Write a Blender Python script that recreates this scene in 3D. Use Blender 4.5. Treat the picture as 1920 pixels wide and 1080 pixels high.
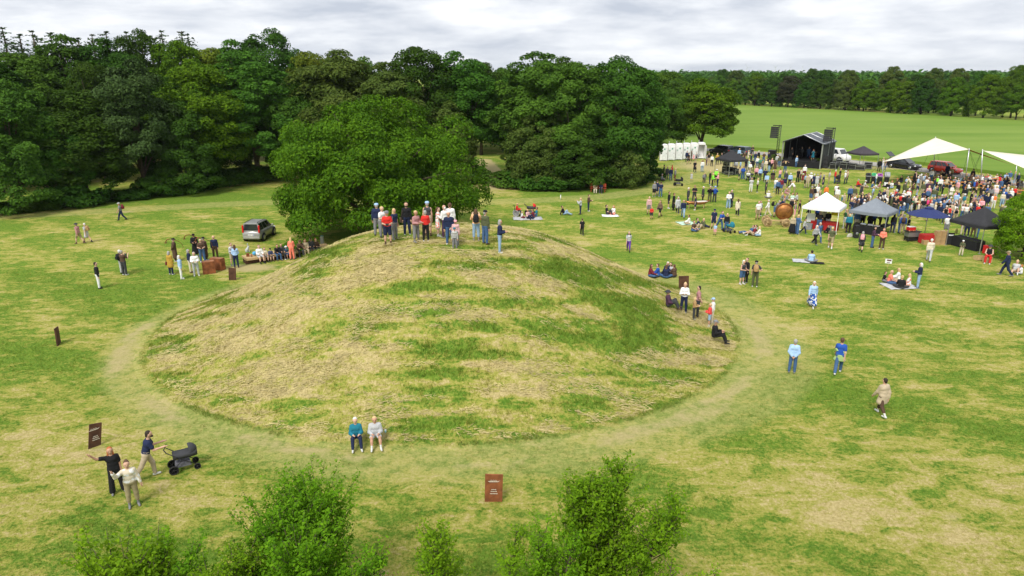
import bpy, bmesh, math, random
import numpy as np
from mathutils import Vector, Matrix
from math import sin, cos, pi, radians as R

for o in list(bpy.data.objects): bpy.data.objects.remove(o)
scene = bpy.context.scene
COL = scene.collection

# ------------------------------------------------------------------ camera
CAM_H, PITCH, LENS = 13.5, R(17.56), 24.0
FPX = 1920 / 36 * LENS
cam_d = bpy.data.cameras.new('camera'); cam_d.lens = LENS; cam_d.sensor_width = 36
cam_d.clip_end = 20000; cam_d.clip_start = 0.2
cam = bpy.data.objects.new('camera', cam_d); COL.objects.link(cam)
cam.location = (0, 0, CAM_H); cam.rotation_euler = (pi/2 - PITCH, 0, 0)
scene.camera = cam

# ------------------------------------------------------------------ sky, sun, exposure
SUN_EL, SUN_AZ = R(50), R(205)          # azimuth clockwise from +Y: behind the camera, a little left
world = bpy.data.worlds.new('World'); scene.world = world; world.use_nodes = True
def build_world():
    nt = world.node_tree; nt.nodes.clear(); N = nt.nodes.new; L = nt.links.new
    out = N('ShaderNodeOutputWorld')
    sky = N('ShaderNodeTexSky'); sky.sky_type = 'NISHITA'; sky.sun_disc = False
    sky.sun_elevation = SUN_EL; sky.sun_rotation = SUN_AZ; sky.air_density = 1.2; sky.dust_density = 2.5
    bs = N('ShaderNodeBackground'); bs.inputs[1].default_value = 0.10
    L(sky.outputs[0], bs.inputs[0])
    tc = N('ShaderNodeTexCoord'); sep = N('ShaderNodeSeparateXYZ'); L(tc.outputs['Generated'], sep.inputs[0])
    # direction projected on a flat cloud deck
    zz = N('ShaderNodeMath'); zz.operation = 'ABSOLUTE'; L(sep.outputs[2], zz.inputs[0])
    za = N('ShaderNodeMath'); za.operation = 'ADD'; za.inputs[1].default_value = 0.17; L(zz.outputs[0], za.inputs[0])
    dx = N('ShaderNodeMath'); dx.operation = 'DIVIDE'; L(sep.outputs[0], dx.inputs[0]); L(za.outputs[0], dx.inputs[1])
    dy = N('ShaderNodeMath'); dy.operation = 'DIVIDE'; L(sep.outputs[1], dy.inputs[0]); L(za.outputs[0], dy.inputs[1])
    cb = N('ShaderNodeCombineXYZ'); L(dx.outputs[0], cb.inputs[0]); L(dy.outputs[0], cb.inputs[1])
    def noise(sc, det, rough, dist, off):
        m = N('ShaderNodeMapping'); m.inputs['Location'].default_value = off; L(cb.outputs[0], m.inputs[0])
        n = N('ShaderNodeTexNoise'); n.inputs['Scale'].default_value = sc; n.inputs['Detail'].default_value = det
        n.inputs['Roughness'].default_value = rough; n.inputs['Distortion'].default_value = dist
        L(m.outputs[0], n.inputs['Vector']); return n
    n1 = noise(0.85, 7, .52, .3, (3.1, 7.7, 0)); n2 = noise(2.6, 6, .58, .2, (1.3, 4.4, 2))
    r1 = N('ShaderNodeValToRGB')
    e = r1.color_ramp.elements; e[0].position = .36; e[0].color = (.33, .36, .415, 1)
    e[1].position = .60; e[1].color = (.63, .64, .65, 1)
    x = r1.color_ramp.elements.new(.48); x.color = (.475, .495, .53, 1)
    mx = N('ShaderNodeMath'); mx.operation = 'MULTIPLY_ADD'; mx.inputs[1].default_value = .65
    m2 = N('ShaderNodeMath'); m2.operation = 'MULTIPLY'; m2.inputs[1].default_value = .35; L(n2.outputs[0], m2.inputs[0])
    L(n1.outputs[0], mx.inputs[0]); L(m2.outputs[0], mx.inputs[2]); L(mx.outputs[0], r1.inputs[0])
    bc = N('ShaderNodeBackground'); bc.inputs[1].default_value = 1.0; L(r1.outputs[0], bc.inputs[0])
    # small thin gaps in the cloud
    n3 = noise(0.22, 5, .55, .2, (9.5, 2.2, 5)); r3 = N('ShaderNodeValToRGB')
    r3.color_ramp.elements[0].position = .60; r3.color_ramp.elements[0].color = (1, 1, 1, 1)
    r3.color_ramp.elements[1].position = .78; r3.color_ramp.elements[1].color = (.75, .75, .75, 1)
    L(n3.outputs[0], r3.inputs[0])
    ms = N('ShaderNodeMixShader'); L(r3.outputs[0], ms.inputs[0]); L(bs.outputs[0], ms.inputs[1]); L(bc.outputs[0], ms.inputs[2])
    L(ms.outputs[0], out.inputs[0])
build_world()
sun_d = bpy.data.lights.new('sun', 'SUN'); sun_d.energy = 2.0; sun_d.angle = R(22); sun_d.color = (1, .955, .88)
sun = bpy.data.objects.new('sun', sun_d); COL.objects.link(sun)
sd = Vector((sin(SUN_AZ)*cos(SUN_EL), cos(SUN_AZ)*cos(SUN_EL), sin(SUN_EL)))
sun.rotation_euler = (-sd).to_track_quat('-Z', 'Y').to_euler()
vs = scene.view_settings; vs.view_transform = 'Standard'; vs.look = 'None'; vs.gamma = 1; vs.exposure = 0.88
vs.use_curve_mapping = False
scene.render.engine = 'CYCLES'
scene.cycles.use_denoising = True
scene.cycles.max_bounces = 6; scene.cycles.diffuse_bounces = 3; scene.cycles.glossy_bounces = 2
scene.cycles.transmission_bounces = 3; scene.cycles.transparent_max_bounces = 6

# ------------------------------------------------------------------ helpers
RNG = np.random.default_rng(7)
def ray(u, v):
    """direction of a photograph pixel (1920x1080) in the world"""
    x, y = (u - 960) / FPX, (540 - v) / FPX
    return Vector((x, cos(PITCH) + y*sin(PITCH), -sin(PITCH) + y*cos(PITCH)))
def G(u, v, z=0.0):
    d = ray(u, v); t = (z - CAM_H) / d.z
    return Vector((d.x*t, d.y*t, z))
def at_depth(u, v, Y):
    d = ray(u, v); t = Y / d.y
    return Vector((d.x*t, Y, CAM_H + d.z*t))
def facing(u, v):
    """yaw that turns a figure's front to the camera at that spot"""
    p = G(u, v); return math.atan2(-p.x, -p.y)

MATS = {}
def mat(name, col, rough=.8, metal=0., var=.12, scale=3., bump=0., spec=.3, emit=None):
    if name in MATS: return MATS[name]
    m = bpy.data.materials.new(name); m.use_nodes = True; MATS[name] = m
    nt = m.node_tree; N = nt.nodes.new; L = nt.links.new; b = nt.nodes['Principled BSDF']
    b.inputs['Roughness'].default_value = rough; b.inputs['Metallic'].default_value = metal
    b.inputs['Specular IOR Level'].default_value = spec
    tc = N('ShaderNodeTexCoord'); n = N('ShaderNodeTexNoise'); n.inputs['Scale'].default_value = scale
    n.inputs['Detail'].default_value = 5; L(tc.outputs['Object'], n.inputs['Vector'])
    r = N('ShaderNodeValToRGB'); r.color_ramp.elements[0].position = .3; r.color_ramp.elements[1].position = .7
    r.color_ramp.elements[0].color = tuple(c*(1-var) for c in col) + (1,)
    r.color_ramp.elements[1].color = tuple(min(1, c*(1+var)) for c in col) + (1,)
    L(n.outputs[0], r.inputs[0]); L(r.outputs[0], b.inputs['Base Color'])
    if bump:
        bp = N('ShaderNodeBump'); bp.inputs['Strength'].default_value = bump; bp.inputs['Distance'].default_value = .02
        L(n.outputs[0], bp.inputs['Height']); L(bp.outputs[0], b.inputs['Normal'])
    return m

def mesh_np(name, verts, faces, smooth=False):
    """verts (n,3), faces (m,k) numpy -> mesh, quickly"""
    me = bpy.data.meshes.new(name); verts = np.asarray(verts, np.float32); faces = np.asarray(faces, np.int32)
    m, k = faces.shape
    me.vertices.add(len(verts)); me.vertices.foreach_set('co', verts.ravel())
    me.loops.add(m*k); me.loops.foreach_set('vertex_index', faces.ravel())
    me.polygons.add(m); me.polygons.foreach_set('loop_start', np.arange(0, m*k, k, dtype=np.int32))
    me.polygons.foreach_set('loop_total', np.full(m, k, np.int32))
    if smooth: me.polygons.foreach_set('use_smooth', np.ones(m, bool))
    me.update(calc_edges=True); me.validate(); return me

def obj(name, me, m=None, parent=None, loc=None, rot=None, scale=None):
    o = bpy.data.objects.new(name, me); COL.objects.link(o)
    if m is not None:
        ms = m if isinstance(m, (list, tuple)) else [m]
        if len(me.materials) == 0:
            for q in ms: me.materials.append(q)
        elif me.materials[0] is not ms[0]:
            for i, q in enumerate(ms):
                if i < len(o.material_slots):
                    o.material_slots[i].link = 'OBJECT'; o.material_slots[i].material = q
    if parent: o.parent = parent
    if loc is not None: o.location = loc
    if rot is not None: o.rotation_euler = rot
    if scale is not None: o.scale = scale
    return o
def empty(name, loc, rz=0, label=None, cat=None, group=None):
    o = bpy.data.objects.new(name, None); COL.objects.link(o); o.location = loc; o.rotation_euler = (0, 0, rz)
    o.empty_display_size = .2
    if label: tag(o, label, cat, group)
    return o
def tag(o, label, cat, group=None):
    o['label'] = label; o['category'] = cat
    if group: o['group'] = group
    return o
def kind(o, k): o['kind'] = k; return o

class MB:
    """collects boxes, tubes, prisms; build() links them as one mesh object"""
    def __init__(s): s.v = []; s.f = []; s.sm = []
    def add(s, vs, fs, smooth=False):
        n = len(s.v); s.v += [tuple(v) for v in vs]; s.f += [tuple(i+n for i in f) for f in fs]; s.sm += [smooth]*len(fs); return s
    def box(s, c, d, rz=0, rx=0, ry=0, taper=1.):
        """centre, full sizes; taper scales the top"""
        M = Matrix.Rotation(rz, 3, 'Z') @ Matrix.Rotation(ry, 3, 'Y') @ Matrix.Rotation(rx, 3, 'X')
        vs = []
        for z in (-.5, .5):
            k = taper if z > 0 else 1
            for x, y in ((-.5, -.5), (.5, -.5), (.5, .5), (-.5, .5)):
                vs.append(Vector(c) + M @ Vector((x*d[0]*k, y*d[1]*k, z*d[2])))
        return s.add(vs, [(3, 2, 1, 0), (4, 5, 6, 7), (0, 1, 5, 4), (1, 2, 6, 5), (2, 3, 7, 6), (3, 0, 4, 7)])
    def tube(s, pts, rad, n=8, cap=True, smooth=True):
        pts = [Vector(p) for p in pts]; k = len(pts)
        rads = rad if isinstance(rad, (list, tuple)) else [rad]*k
        vs = []; prev = None
        for i, p in enumerate(pts):
            t = (pts[min(i+1, k-1)] - pts[max(i-1, 0)]).normalized()
            if prev is None: a = t.orthogonal().normalized()
            else:
                a = prev - t*prev.dot(t)
                a = a.normalized() if a.length > 1e-5 else t.orthogonal().normalized()
            prev = a; b = t.cross(a)
            for j in range(n):
                q = 2*pi*j/n; vs.append(p + (a*cos(q) + b*sin(q))*rads[i])
        fs = [(i*n+j, i*n+(j+1) % n, (i+1)*n+(j+1) % n, (i+1)*n+j) for i in range(k-1) for j in range(n)]
        s.add(vs, fs, smooth)
        if cap:
            s.f += [tuple(len(s.v)-k*n+j for j in reversed(range(n))), tuple(len(s.v)-n+j for j in range(n))]; s.sm += [False, False]
        return s
    def lathe(s, prof, c=(0, 0, 0), n=16, axis='Z', smooth=True):
        vs = []; k = len(prof)
        for r, z in prof:
            for j in range(n):
                q = 2*pi*j/n
                p = (r*cos(q), r*sin(q), z)
                if axis == 'Y': p = (r*cos(q), z, -r*sin(q))
                if axis == 'X': p = (z, r*cos(q), r*sin(q))
                vs.append(Vector(c) + Vector(p))
        fs = [(i*n+j, i*n+(j+1) % n, (i+1)*n+(j+1) % n, (i+1)*n+j) for i in range(k-1) for j in range(n)]
        fs += [tuple(reversed(range(n))), tuple((k-1)*n+j for j in range(n))]
        return s.add(vs, fs, smooth)
    def prism(s, poly, z0, z1, axis='Z'):
        n = len(poly); vs = []
        for z in (z0, z1):
            for a, b in poly: vs.append((a, b, z) if axis == 'Z' else ((a, z, b) if axis == 'Y' else (z, a, b)))
        fs = [tuple(reversed(range(n))), tuple(range(n, 2*n))] + [(i, (i+1) % n, n+(i+1) % n, n+i) for i in range(n)]
        return s.add(vs, fs)
    def quad(s, a, b, c, d, smooth=False): return s.add([a, b, c, d], [(0, 1, 2, 3)], smooth)
    def mesh(s, name):
        me = bpy.data.meshes.new(name); me.from_pydata(s.v, [], s.f); me.polygons.foreach_set('use_smooth', s.sm)
        bm = bmesh.new(); bm.from_mesh(me); bmesh.ops.recalc_face_normals(bm, faces=bm.faces); bm.to_mesh(me); bm.free()
        me.update(); return me
    def build(s, name, m, parent=None, loc=None, rot=None, bevel=0):
        o = obj(name, s.mesh(name), m, parent, loc, rot)
        if bevel:
            b = o.modifiers.new('bevel', 'BEVEL'); b.width = bevel; b.segments = 2; b.limit_method = 'ANGLE'
        return o
def copy_tree(o, parent=None):
    c = o.copy(); COL.objects.link(c); c.parent = parent
    for ch in list(o.children): copy_tree(ch, c)
    return c

# value noise in numpy (world metres)
_perm = np.random.default_rng(3).random((256, 256)).astype(np.float32)
def vnoise(x, y):
    xi = np.floor(x).astype(int); yi = np.floor(y).astype(int); fx = x-xi; fy = y-yi
    fx = fx*fx*(3-2*fx); fy = fy*fy*(3-2*fy)
    g = lambda a, b: _perm[a & 255, b & 255]
    return (g(xi, yi)*(1-fx)+g(xi+1, yi)*fx)*(1-fy) + (g(xi, yi+1)*(1-fx)+g(xi+1, yi+1)*fx)*fy
def fbm(x, y, o=4):
    s = 0; a = .5
    for i in range(o): s = s + a*vnoise(x*2**i+17*i, y*2**i+31*i); a *= .5
    return s / (1-.5**o)
def sstep(a, b, x):
    t = np.clip((x-a)/(b-a), 0, 1); return t*t*(3-2*t)
def seg_dist(x, y, pts):
    d = np.full(np.shape(x), 1e9)
    for (ax, ay), (bx, by) in zip(pts[:-1], pts[1:]):
        vx, vy = bx-ax, by-ay; t = np.clip(((x-ax)*vx+(y-ay)*vy)/(vx*vx+vy*vy), 0, 1)
        d = np.minimum(d, np.hypot(x-ax-t*vx, y-ay-t*vy))
    return d
# ------------------------------------------------------------------ terrain
MC = (-3.6, 36.4); MR = 15.7; MH = 5.05; MY = 1.17   # the mound is a little longer across than deep
_r = np.array([0, 2, 3.5, 5, 6, 7, 8, 9, 10, 11, 12, 13, 14, 14.8, 15.4, 15.8, 16.5]); _z = np.array([5.1, 5.06, 4.98, 4.72, 4.40, 3.98, 3.50, 2.98, 2.46, 1.95, 1.45, .98, .56, .28, .10, .02, 0])
PRO_R = np.linspace(0, 16.5, 200); PRO_Z = np.convolve(np.pad(np.interp(PRO_R, _r, _z), 6, 'edge'), np.ones(13)/13, 'valid')
def mound_h(x, y):
    dx, dy = np.asarray(x)-MC[0], np.asarray(y)-MC[1]
    dy = dy*MY; a = np.arctan2(dy, dx); r = np.hypot(dx, dy) / (1 + .03*np.sin(2*a+.6) + .02*np.sin(3*a))
    return np.interp(r, PRO_R, PRO_Z)
def ground_z(x, y): return float(mound_h(x, y))
def Gm(u, v):
    """pixel -> point on the ground or the mound"""
    d = ray(u, v); t = 5.
    lo = None
    while t < 400:
        p = Vector((0, 0, CAM_H)) + d*t
        if p.z < ground_z(p.x, p.y):
            a, b = t-.25, t
            for _ in range(14):
                m = (a+b)/2; p = Vector((0, 0, CAM_H)) + d*m
                if p.z < ground_z(p.x, p.y): b = m
                else: a = m
            return p
        t += .25
    return G(u, v)
def px(pts): return [tuple(G(u, v)[:2]) for u, v in pts]
TRACK = px([(-120, 412), (120, 400), (280, 391), (400, 384), (520, 379), (700, 378), (870, 380), (1000, 376), (1130, 369), (1225, 356), (1290, 337), (1325, 318), (1330, 306)])
GAPPATH = px([(905, 300), (925, 322), (930, 342), (935, 352)])
ROADL = px([(1180, 273), (1330, 281), (1420, 287), (1560, 300), (1690, 313), (1800, 328), (1920, 346)])
def extend(pl, k0, k1):
    a = np.array(pl[0])-np.array(pl[1]); a = a/np.linalg.norm(a); b = np.array(pl[-1])-np.array(pl[-2]); b = b/np.linalg.norm(b)
    return [tuple(np.array(pl[0])+a*k0)] + pl + [tuple(np.array(pl[-1])+b*k1)]
ROAD = extend(ROADL, 40, 60)
BLOBS = []   # (channel, x, y, rx, ry, amount)
def blob(ch, u, v, ru, rv, amt):
    p = Gm(u, v); q = Gm(u+ru, v); w = Gm(u, v-rv) if v-rv > 150 else Gm(u, v+rv); w2 = Gm(u, v+rv)
    BLOBS.append((ch, p.x, p.y, max(.4, abs(q.x-p.x)), max(.4, (abs(w.y-p.y)+abs(w2.y-p.y))/2), amt))
for a in [  # large patches of dry or green growth, as they lie on the ground
    ('dry', 560, 610, 220, 80, .18), ('dry', 420, 660, 150, 60, .18), ('dry', 700, 700, 180, 60, .14), ('dry', 640, 520, 120, 40, .28),
    ('dry', 960, 520, 120, 35, .2), ('dry', 480, 720, 140, 40, .25), ('dry', 1330, 690, 80, 50, .2), ('dry', 900, 740, 150, 40, .1),
    ('dry', 780, 540, 120, 22, -.5), ('dry', 1080, 620, 130, 40, -.22), ('dry', 1200, 600, 90, 50, -.35), ('dry', 1120, 540, 110, 30, -.35),
    ('dry', 830, 690, 60, 30, -.45), ('dry', 860, 640, 80, 30, -.25), ('dry', 1060, 760, 200, 35, -.25), ('dry', 840, 475, 160, 14, -.35),
    ('dry', 1240, 690, 120, 50, -.2), ('dry', 780, 800, 240, 25, -.15), ('dry', 400, 775, 60, 25, -.3),
    ('dry', 930, 350, 75, 12, .7), ('dry', 1720, 930, 200, 120, .25), ('dry', 1450, 920, 150, 60, .2), ('dry', 1600, 620, 140, 40, .12), ('dry', 100, 850, 160, 60, .22),
    ('dry', 1500, 430, 250, 60, .12), ('dry', 1100, 440, 160, 25, .2), ('dry', 400, 470, 160, 40, .1), ('dry', 60, 470, 120, 50, .1), ('dry', 60, 940, 120, 50, .25),
    ('dry', 80, 650, 90, 90, -.25), ('dry', 320, 370, 260, 16, -.55), ('dry', 1080, 360, 130, 10, -.5), ('dry', 560, 880, 300, 40, -.1), ('dry', 1480, 760, 120, 60, -.15),
    ('dirt', 1340, 312, 90, 14, 1.), ('dirt', 1440, 308, 60, 8, .7), ('dirt', 470, 502, 55, 9, 1.1), ('dirt', 640, 496, 30, 8, .3), ('dirt', 927, 335, 22, 20, 1.1), ('dirt', 1650, 315, 60, 5, .7),
    ('dirt', 1500, 320, 60, 5, .6), ('dirt', 182, 842, 22, 8, .9), ('dirt', 1785, 970, 30, 12, .7), ('dirt', 235, 397, 22, 3, .8), ('dirt', 910, 310, 26, 12, .9), ('dirt', 430, 300, 90, 8, .9)]: blob(*a)
def masks(x, y):
    r = np.hypot(x-MC[0], (y-MC[1])*MY)
    n = fbm(x*.26+5, y*.26+9); n2 = fbm(x*.8+2, y*1.5+3)
    dry = .375 + (n-.5)*.62 + (n2-.5)*.45
    on = r < MR
    n3 = fbm(x*.30+40, y*1.1+mound_h(x, y)*2.2+7); dry = np.where(on, .58 + (n2-.5)*.4 + (n3-.5)*1.5, dry)
    dirt = np.zeros_like(dry); worn = np.zeros_like(dry)
    for ch, bx, by, rx, ry, amt in BLOBS:
        w = np.exp(-(((x-bx)/rx)**2 + ((y-by)/ry)**2))
        if ch == 'dry': dry = dry + amt*w
        else: dirt = np.maximum(dirt, amt*w)
    wob = .5*(fbm(x*.3, y*.3)-.5)*2
    ro = 18.5+1.0*np.cos(np.arctan2(y-MC[1], x-MC[0]))+np.where(y < MC[1], .2, -.6); ring = sstep(MR-.2, MR+.5, r+wob*.4)*(1-sstep(ro-.5, ro+.4, r+wob*.9))
    worn = ring*(1.-.25*sstep(17, 18.6, r+wob))
    dirt = np.maximum(dirt, ring*np.exp(-((r-16.9+wob)/1.25)**2)*(.12+.62*sstep(.3, .7, fbm(np.arctan2(y-MC[1], x-MC[0])*5+9, r*1.6))))
    td = seg_dist(x, y, TRACK)
    worn = np.maximum(worn, (1-sstep(1.3, 1.9, td))*.85)
    dirt = np.maximum(dirt, np.exp(-((td-1.1)/.35)**2)*.5*sstep(.4, .65, fbm(x*.25, y*.25)))
    gd = seg_dist(x, y, GAPPATH); dirt = np.maximum(dirt, 1-sstep(.8, 2., gd))
    # mown stripes on the open lawn to the right
    dry = dry + np.where(on, 0, .13*np.sin((x*.55+y*.83)*1.15 + 3*n))
    return np.clip(dry, 0, 1), np.clip(worn, 0, 1), np.clip(dirt, 0, 1)
def set_masks(me):
    n = len(me.vertices); co = np.empty(n*3, np.float32); me.vertices.foreach_get('co', co); co = co.reshape(-1, 3)
    d, w, t = masks(co[:, 0].astype(float), co[:, 1].astype(float))
    a = me.attributes.new('growth', 'FLOAT_COLOR', 'POINT')
    a.data.foreach_set('color', np.stack([d, w, t, np.ones(n)], 1).astype(np.float32).ravel())

def grass_material(name, blade=False):
    m = bpy.data.materials.new(name); m.use_nodes = True; nt = m.node_tree; N = nt.nodes.new; L = nt.links.new
    b = nt.nodes['Principled BSDF']; b.inputs['Roughness'].default_value = .9; b.inputs['Specular IOR Level'].default_value = .04
    at = N('ShaderNodeAttribute'); at.attribute_name = 'growth'
    sp = N('ShaderNodeSeparateColor'); L(at.outputs['Color'], sp.inputs[0])
    geo = N('ShaderNodeNewGeometry')
    def noise(sc, det, rough, vec=(1, 1, 1), dist=0.):
        mp = N('ShaderNodeMapping'); mp.inputs['Scale'].default_value = vec; L(geo.outputs['Position'], mp.inputs[0])
        n = N('ShaderNodeTexNoise'); n.inputs['Scale'].default_value = sc; n.inputs['Detail'].default_value = det; n.inputs['Roughness'].default_value = rough
        n.inputs['Distortion'].default_value = dist; L(mp.outputs[0], n.inputs[0]); return n.outputs[0]
    def math_(op, a, c, d=None):
        q = N('ShaderNodeMath'); q.operation = op
        for i, v in enumerate((a, c, d)):
            if v is None: continue
            if isinstance(v, (int, float)): q.inputs[i].default_value = v
            else: L(v, q.inputs[i])
        return q.outputs[0]
    def mix(f, a, c):
        q = N('ShaderNodeMix'); q.data_type = 'RGBA'
        if isinstance(f, float): q.inputs[0].default_value = f
        else: L(f, q.inputs[0])
        for i, v in ((6, a), (7, c)):
            if isinstance(v, tuple): q.inputs[i].default_value = v + (1,)
            else: L(v, q.inputs[i])
        return q.outputs[2]
    def ramp(v, lo, hi):
        q = N('ShaderNodeMapRange'); q.inputs[1].default_value = lo; q.inputs[2].default_value = hi; L(v, q.inputs[0]); return q.outputs[0]
    streak = noise(1.0, 8, .72, (.72, 1.45, 2.6), .8)      # cut hay lying in drifts
    fine = noise(8., 6, .78); mid = noise(2.2, 5, .68)
    dr = math_('ADD', sp.outputs[0], math_('MULTIPLY', math_('SUBTRACT', streak, .5), 2.3))
    dr = math_('ADD', dr, math_('MULTIPLY', math_('SUBTRACT', fine, .5), 1.5))
    dr = math_('ADD', dr, math_('MULTIPLY', math_('SUBTRACT', mid, .5), .9))
    green = mix(ramp(mid, .35, .65), (.068, .155, .016), (.135, .235, .026))
    green = mix(ramp(fine, .45, .62), green, (.205, .280, .042))
    hay = mix(ramp(fine, .35, .65), (.35, .28, .11), (.57, .475, .235))
    yell = (.325, .318, .066)
    c = mix(ramp(dr, .25, .60), green, yell)
    c = mix(ramp(dr, .60, 1.0), c, hay)
    worn = mix(ramp(fine, .3, .7), (.315, .320, .085), (.47, .410, .180))
    wf = math_('MULTIPLY', sp.outputs[1], ramp(mid, .2, .75)); c = mix(wf, c, worn)
    soil = mix(ramp(fine, .3, .7), (.335, .285, .125), (.49, .415, .205))
    df = ramp(math_('ADD', sp.outputs[2], math_('MULTIPLY', math_('SUBTRACT', mid, .5), .8)), .35, .8)
    c = mix(df, c, soil)
    if blade:
        ri = geo.outputs['Random Per Island']; c = mix(math_('MULTIPLY', ri, .30), c, (.30, .33, .05))
    L(c, b.inputs['Base Color'])
    if blade:
        tr = N('ShaderNodeBsdfTranslucent'); L(c, tr.inputs[0]); ms = N('ShaderNodeMixShader'); ms.inputs[0].default_value = .35
        L(b.outputs[0], ms.inputs[1]); L(tr.outputs[0], ms.inputs[2]); L(ms.outputs[0], nt.nodes['Material Output'].inputs[0])
    else:
        bp = N('ShaderNodeBump'); bp.inputs['Strength'].default_value = .9; bp.inputs['Distance'].default_value = .09
        L(math_('ADD', fine, math_('MULTIPLY', streak, .8)), bp.inputs['Height']); L(bp.outputs[0], b.inputs['Normal'])
    return m
M_GRASS = grass_material('grass_ground'); M_BLADE = grass_material('grass_blades', True)

def build_ground():
    def axis(a, b, st, far):
        mid = np.arange(a, b+st/2, st); k = np.geomspace(st*2, far, 26)
        return np.concatenate([(a-k)[::-1], mid, b+k])
    xs = axis(-62, 92, .5, 9000); ys = axis(10, 135, .5, 9000)
    X, Y = np.meshgrid(xs, ys); nx, ny = len(xs), len(ys)
    V = np.stack([X.ravel(), Y.ravel(), np.zeros(X.size)], 1)
    i = np.arange(nx*ny).reshape(ny, nx)
    F = np.stack([i[:-1, :-1], i[:-1, 1:], i[1:, 1:], i[1:, :-1]], -1).reshape(-1, 4)
    me = mesh_np('ground', V, F, True); set_masks(me)
    kind(obj('ground', me, M_GRASS), 'structure')
    # mound: a disc sheet in polar steps, rim tucked into the lawn
    nr, na = 110, 360; V = []
    rr = np.linspace(0, MR*1.05+.1, nr); aa = np.arange(na)*2*pi/na
    Rr, A = np.meshgrid(rr, aa, indexing='ij')
    x = MC[0]+Rr*np.cos(A); y = MC[1]+Rr*np.sin(A)/MY
    z = mound_h(x, y) + .16*(fbm(x*.8, y*1.6)-.5)*sstep(MR*1.05, MR*.85, Rr) + .05*(fbm(x*3, y*5, 2)-.5) + .012
    z = np.where(Rr > MR*1.04, -.06, z)
    V = np.stack([x.ravel(), y.ravel(), z.ravel()], 1)
    i = np.arange(nr*na).reshape(nr, na); j = np.roll(i, -1, 1)
    F = np.stack([i[:-1], i[1:], j[1:], j[:-1]], -1).reshape(-1, 4)
    me = mesh_np('burial_mound', V, F, True); set_masks(me)
    kind(obj('mound', me, M_GRASS), 'structure')
build_ground()

def strip(name, pl, w, z, m, sub=4, wob=0.):
    pts = []
    for (ax, ay), (bx, by) in zip(pl[:-1], pl[1:]):
        for k in range(sub): pts.append((ax+(bx-ax)*k/sub, ay+(by-ay)*k/sub))
    pts.append(pl[-1]); b = MB(); vs = []; fs = []
    for k, p in enumerate(pts):
        a = np.array(pts[max(k-1, 0)]); c = np.array(pts[min(k+1, len(pts)-1)]); t = (c-a)/np.linalg.norm(c-a); n = np.array([-t[1], t[0]])
        w1 = w/2+random.uniform(-wob, wob); w2 = w/2+random.uniform(-wob, wob)
        vs += [(*(np.array(p)-n*w1), z), (*(np.array(p)+n*w2), z)]
        if k: fs.append((2*k-2, 2*k-1, 2*k+1, 2*k))
    return b.add(vs, fs).build(name, m)
random.seed(5)
kind(strip('road', ROAD, 4.6, .02, mat('asphalt_pale', (.30, .285, .26), .95, var=.16, scale=.6, bump=.3), 4, .12), 'structure')

def crop_material():
    m = bpy.data.materials.new('young_crop'); m.use_nodes = True; nt = m.node_tree; N = nt.nodes.new; L = nt.links.new; b = nt.nodes['Principled BSDF']
    b.inputs['Roughness'].default_value = .85; b.inputs['Specular IOR Level'].default_value = .1
    tc = N('ShaderNodeTexCoord'); mp = N('ShaderNodeMapping'); mp.inputs['Rotation'].default_value = (0, 0, R(58)); mp.inputs['Scale'].default_value = (.03, .45, 1)
    L(tc.outputs['Object'], mp.inputs[0]); n = N('ShaderNodeTexNoise'); n.inputs['Scale'].default_value = .5; n.inputs['Detail'].default_value = 6; L(mp.outputs[0], n.inputs[0])
    n2 = N('ShaderNodeTexNoise'); n2.inputs['Scale'].default_value = .035; n2.inputs['Detail'].default_value = 4; L(tc.outputs['Object'], n2.inputs[0])
    ad = N('ShaderNodeMath'); ad.operation = 'ADD'; L(n.outputs[0], ad.inputs[0]); L(n2.outputs[0], ad.inputs[1])
    r = N('ShaderNodeValToRGB'); L(ad.outputs[0], r.inputs[0]); e = r.color_ramp.elements
    ad2 = N('ShaderNodeMath'); ad2.operation = 'MULTIPLY'; ad2.inputs[1].default_value = .5; L(ad.outputs[0], ad2.inputs[0]); L(ad2.outputs[0], r.inputs[0])
    e[0].position = .36; e[0].color = (.115, .205, .022, 1); e[1].position = .66; e[1].color = (.185, .265, .045, 1)
    L(r.outputs[0], b.inputs['Base Color']); return m
M_CROP = crop_material()
# far hedge line of the field
FE = [tuple(G(1330, 196)[:2]), tuple(G(1370, 198)[:2]), tuple(G(1640, 213)[:2]), tuple(G(1920, 229)[:2])]
FE = extend(FE, 60, 120)
def build_field():
    near = []
    pl = ROAD
    for k, p in enumerate(pl):
        a = np.array(pl[max(k-1, 0)]); c = np.array(pl[min(k+1, len(pl)-1)]); t = (c-a)/np.linalg.norm(c-a); n = np.array([-t[1], t[0]])
        if n[1] < 0: n = -n
        near.append(tuple(np.array(p)+n*4.6))
    poly = [(x, y, .5) for x, y in near] + [(x, y, .5) for x, y in reversed(FE)]
    low = [(x, y, -.05) for x, y, z in poly]; n = len(poly)
    b = MB(); b.add(poly+low, [tuple(range(n))] + [(i, (i+1) % n, n+(i+1) % n, n+i) for i in range(n)])
    kind(b.build('crop_field', M_CROP), 'structure')
build_field()
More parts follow.
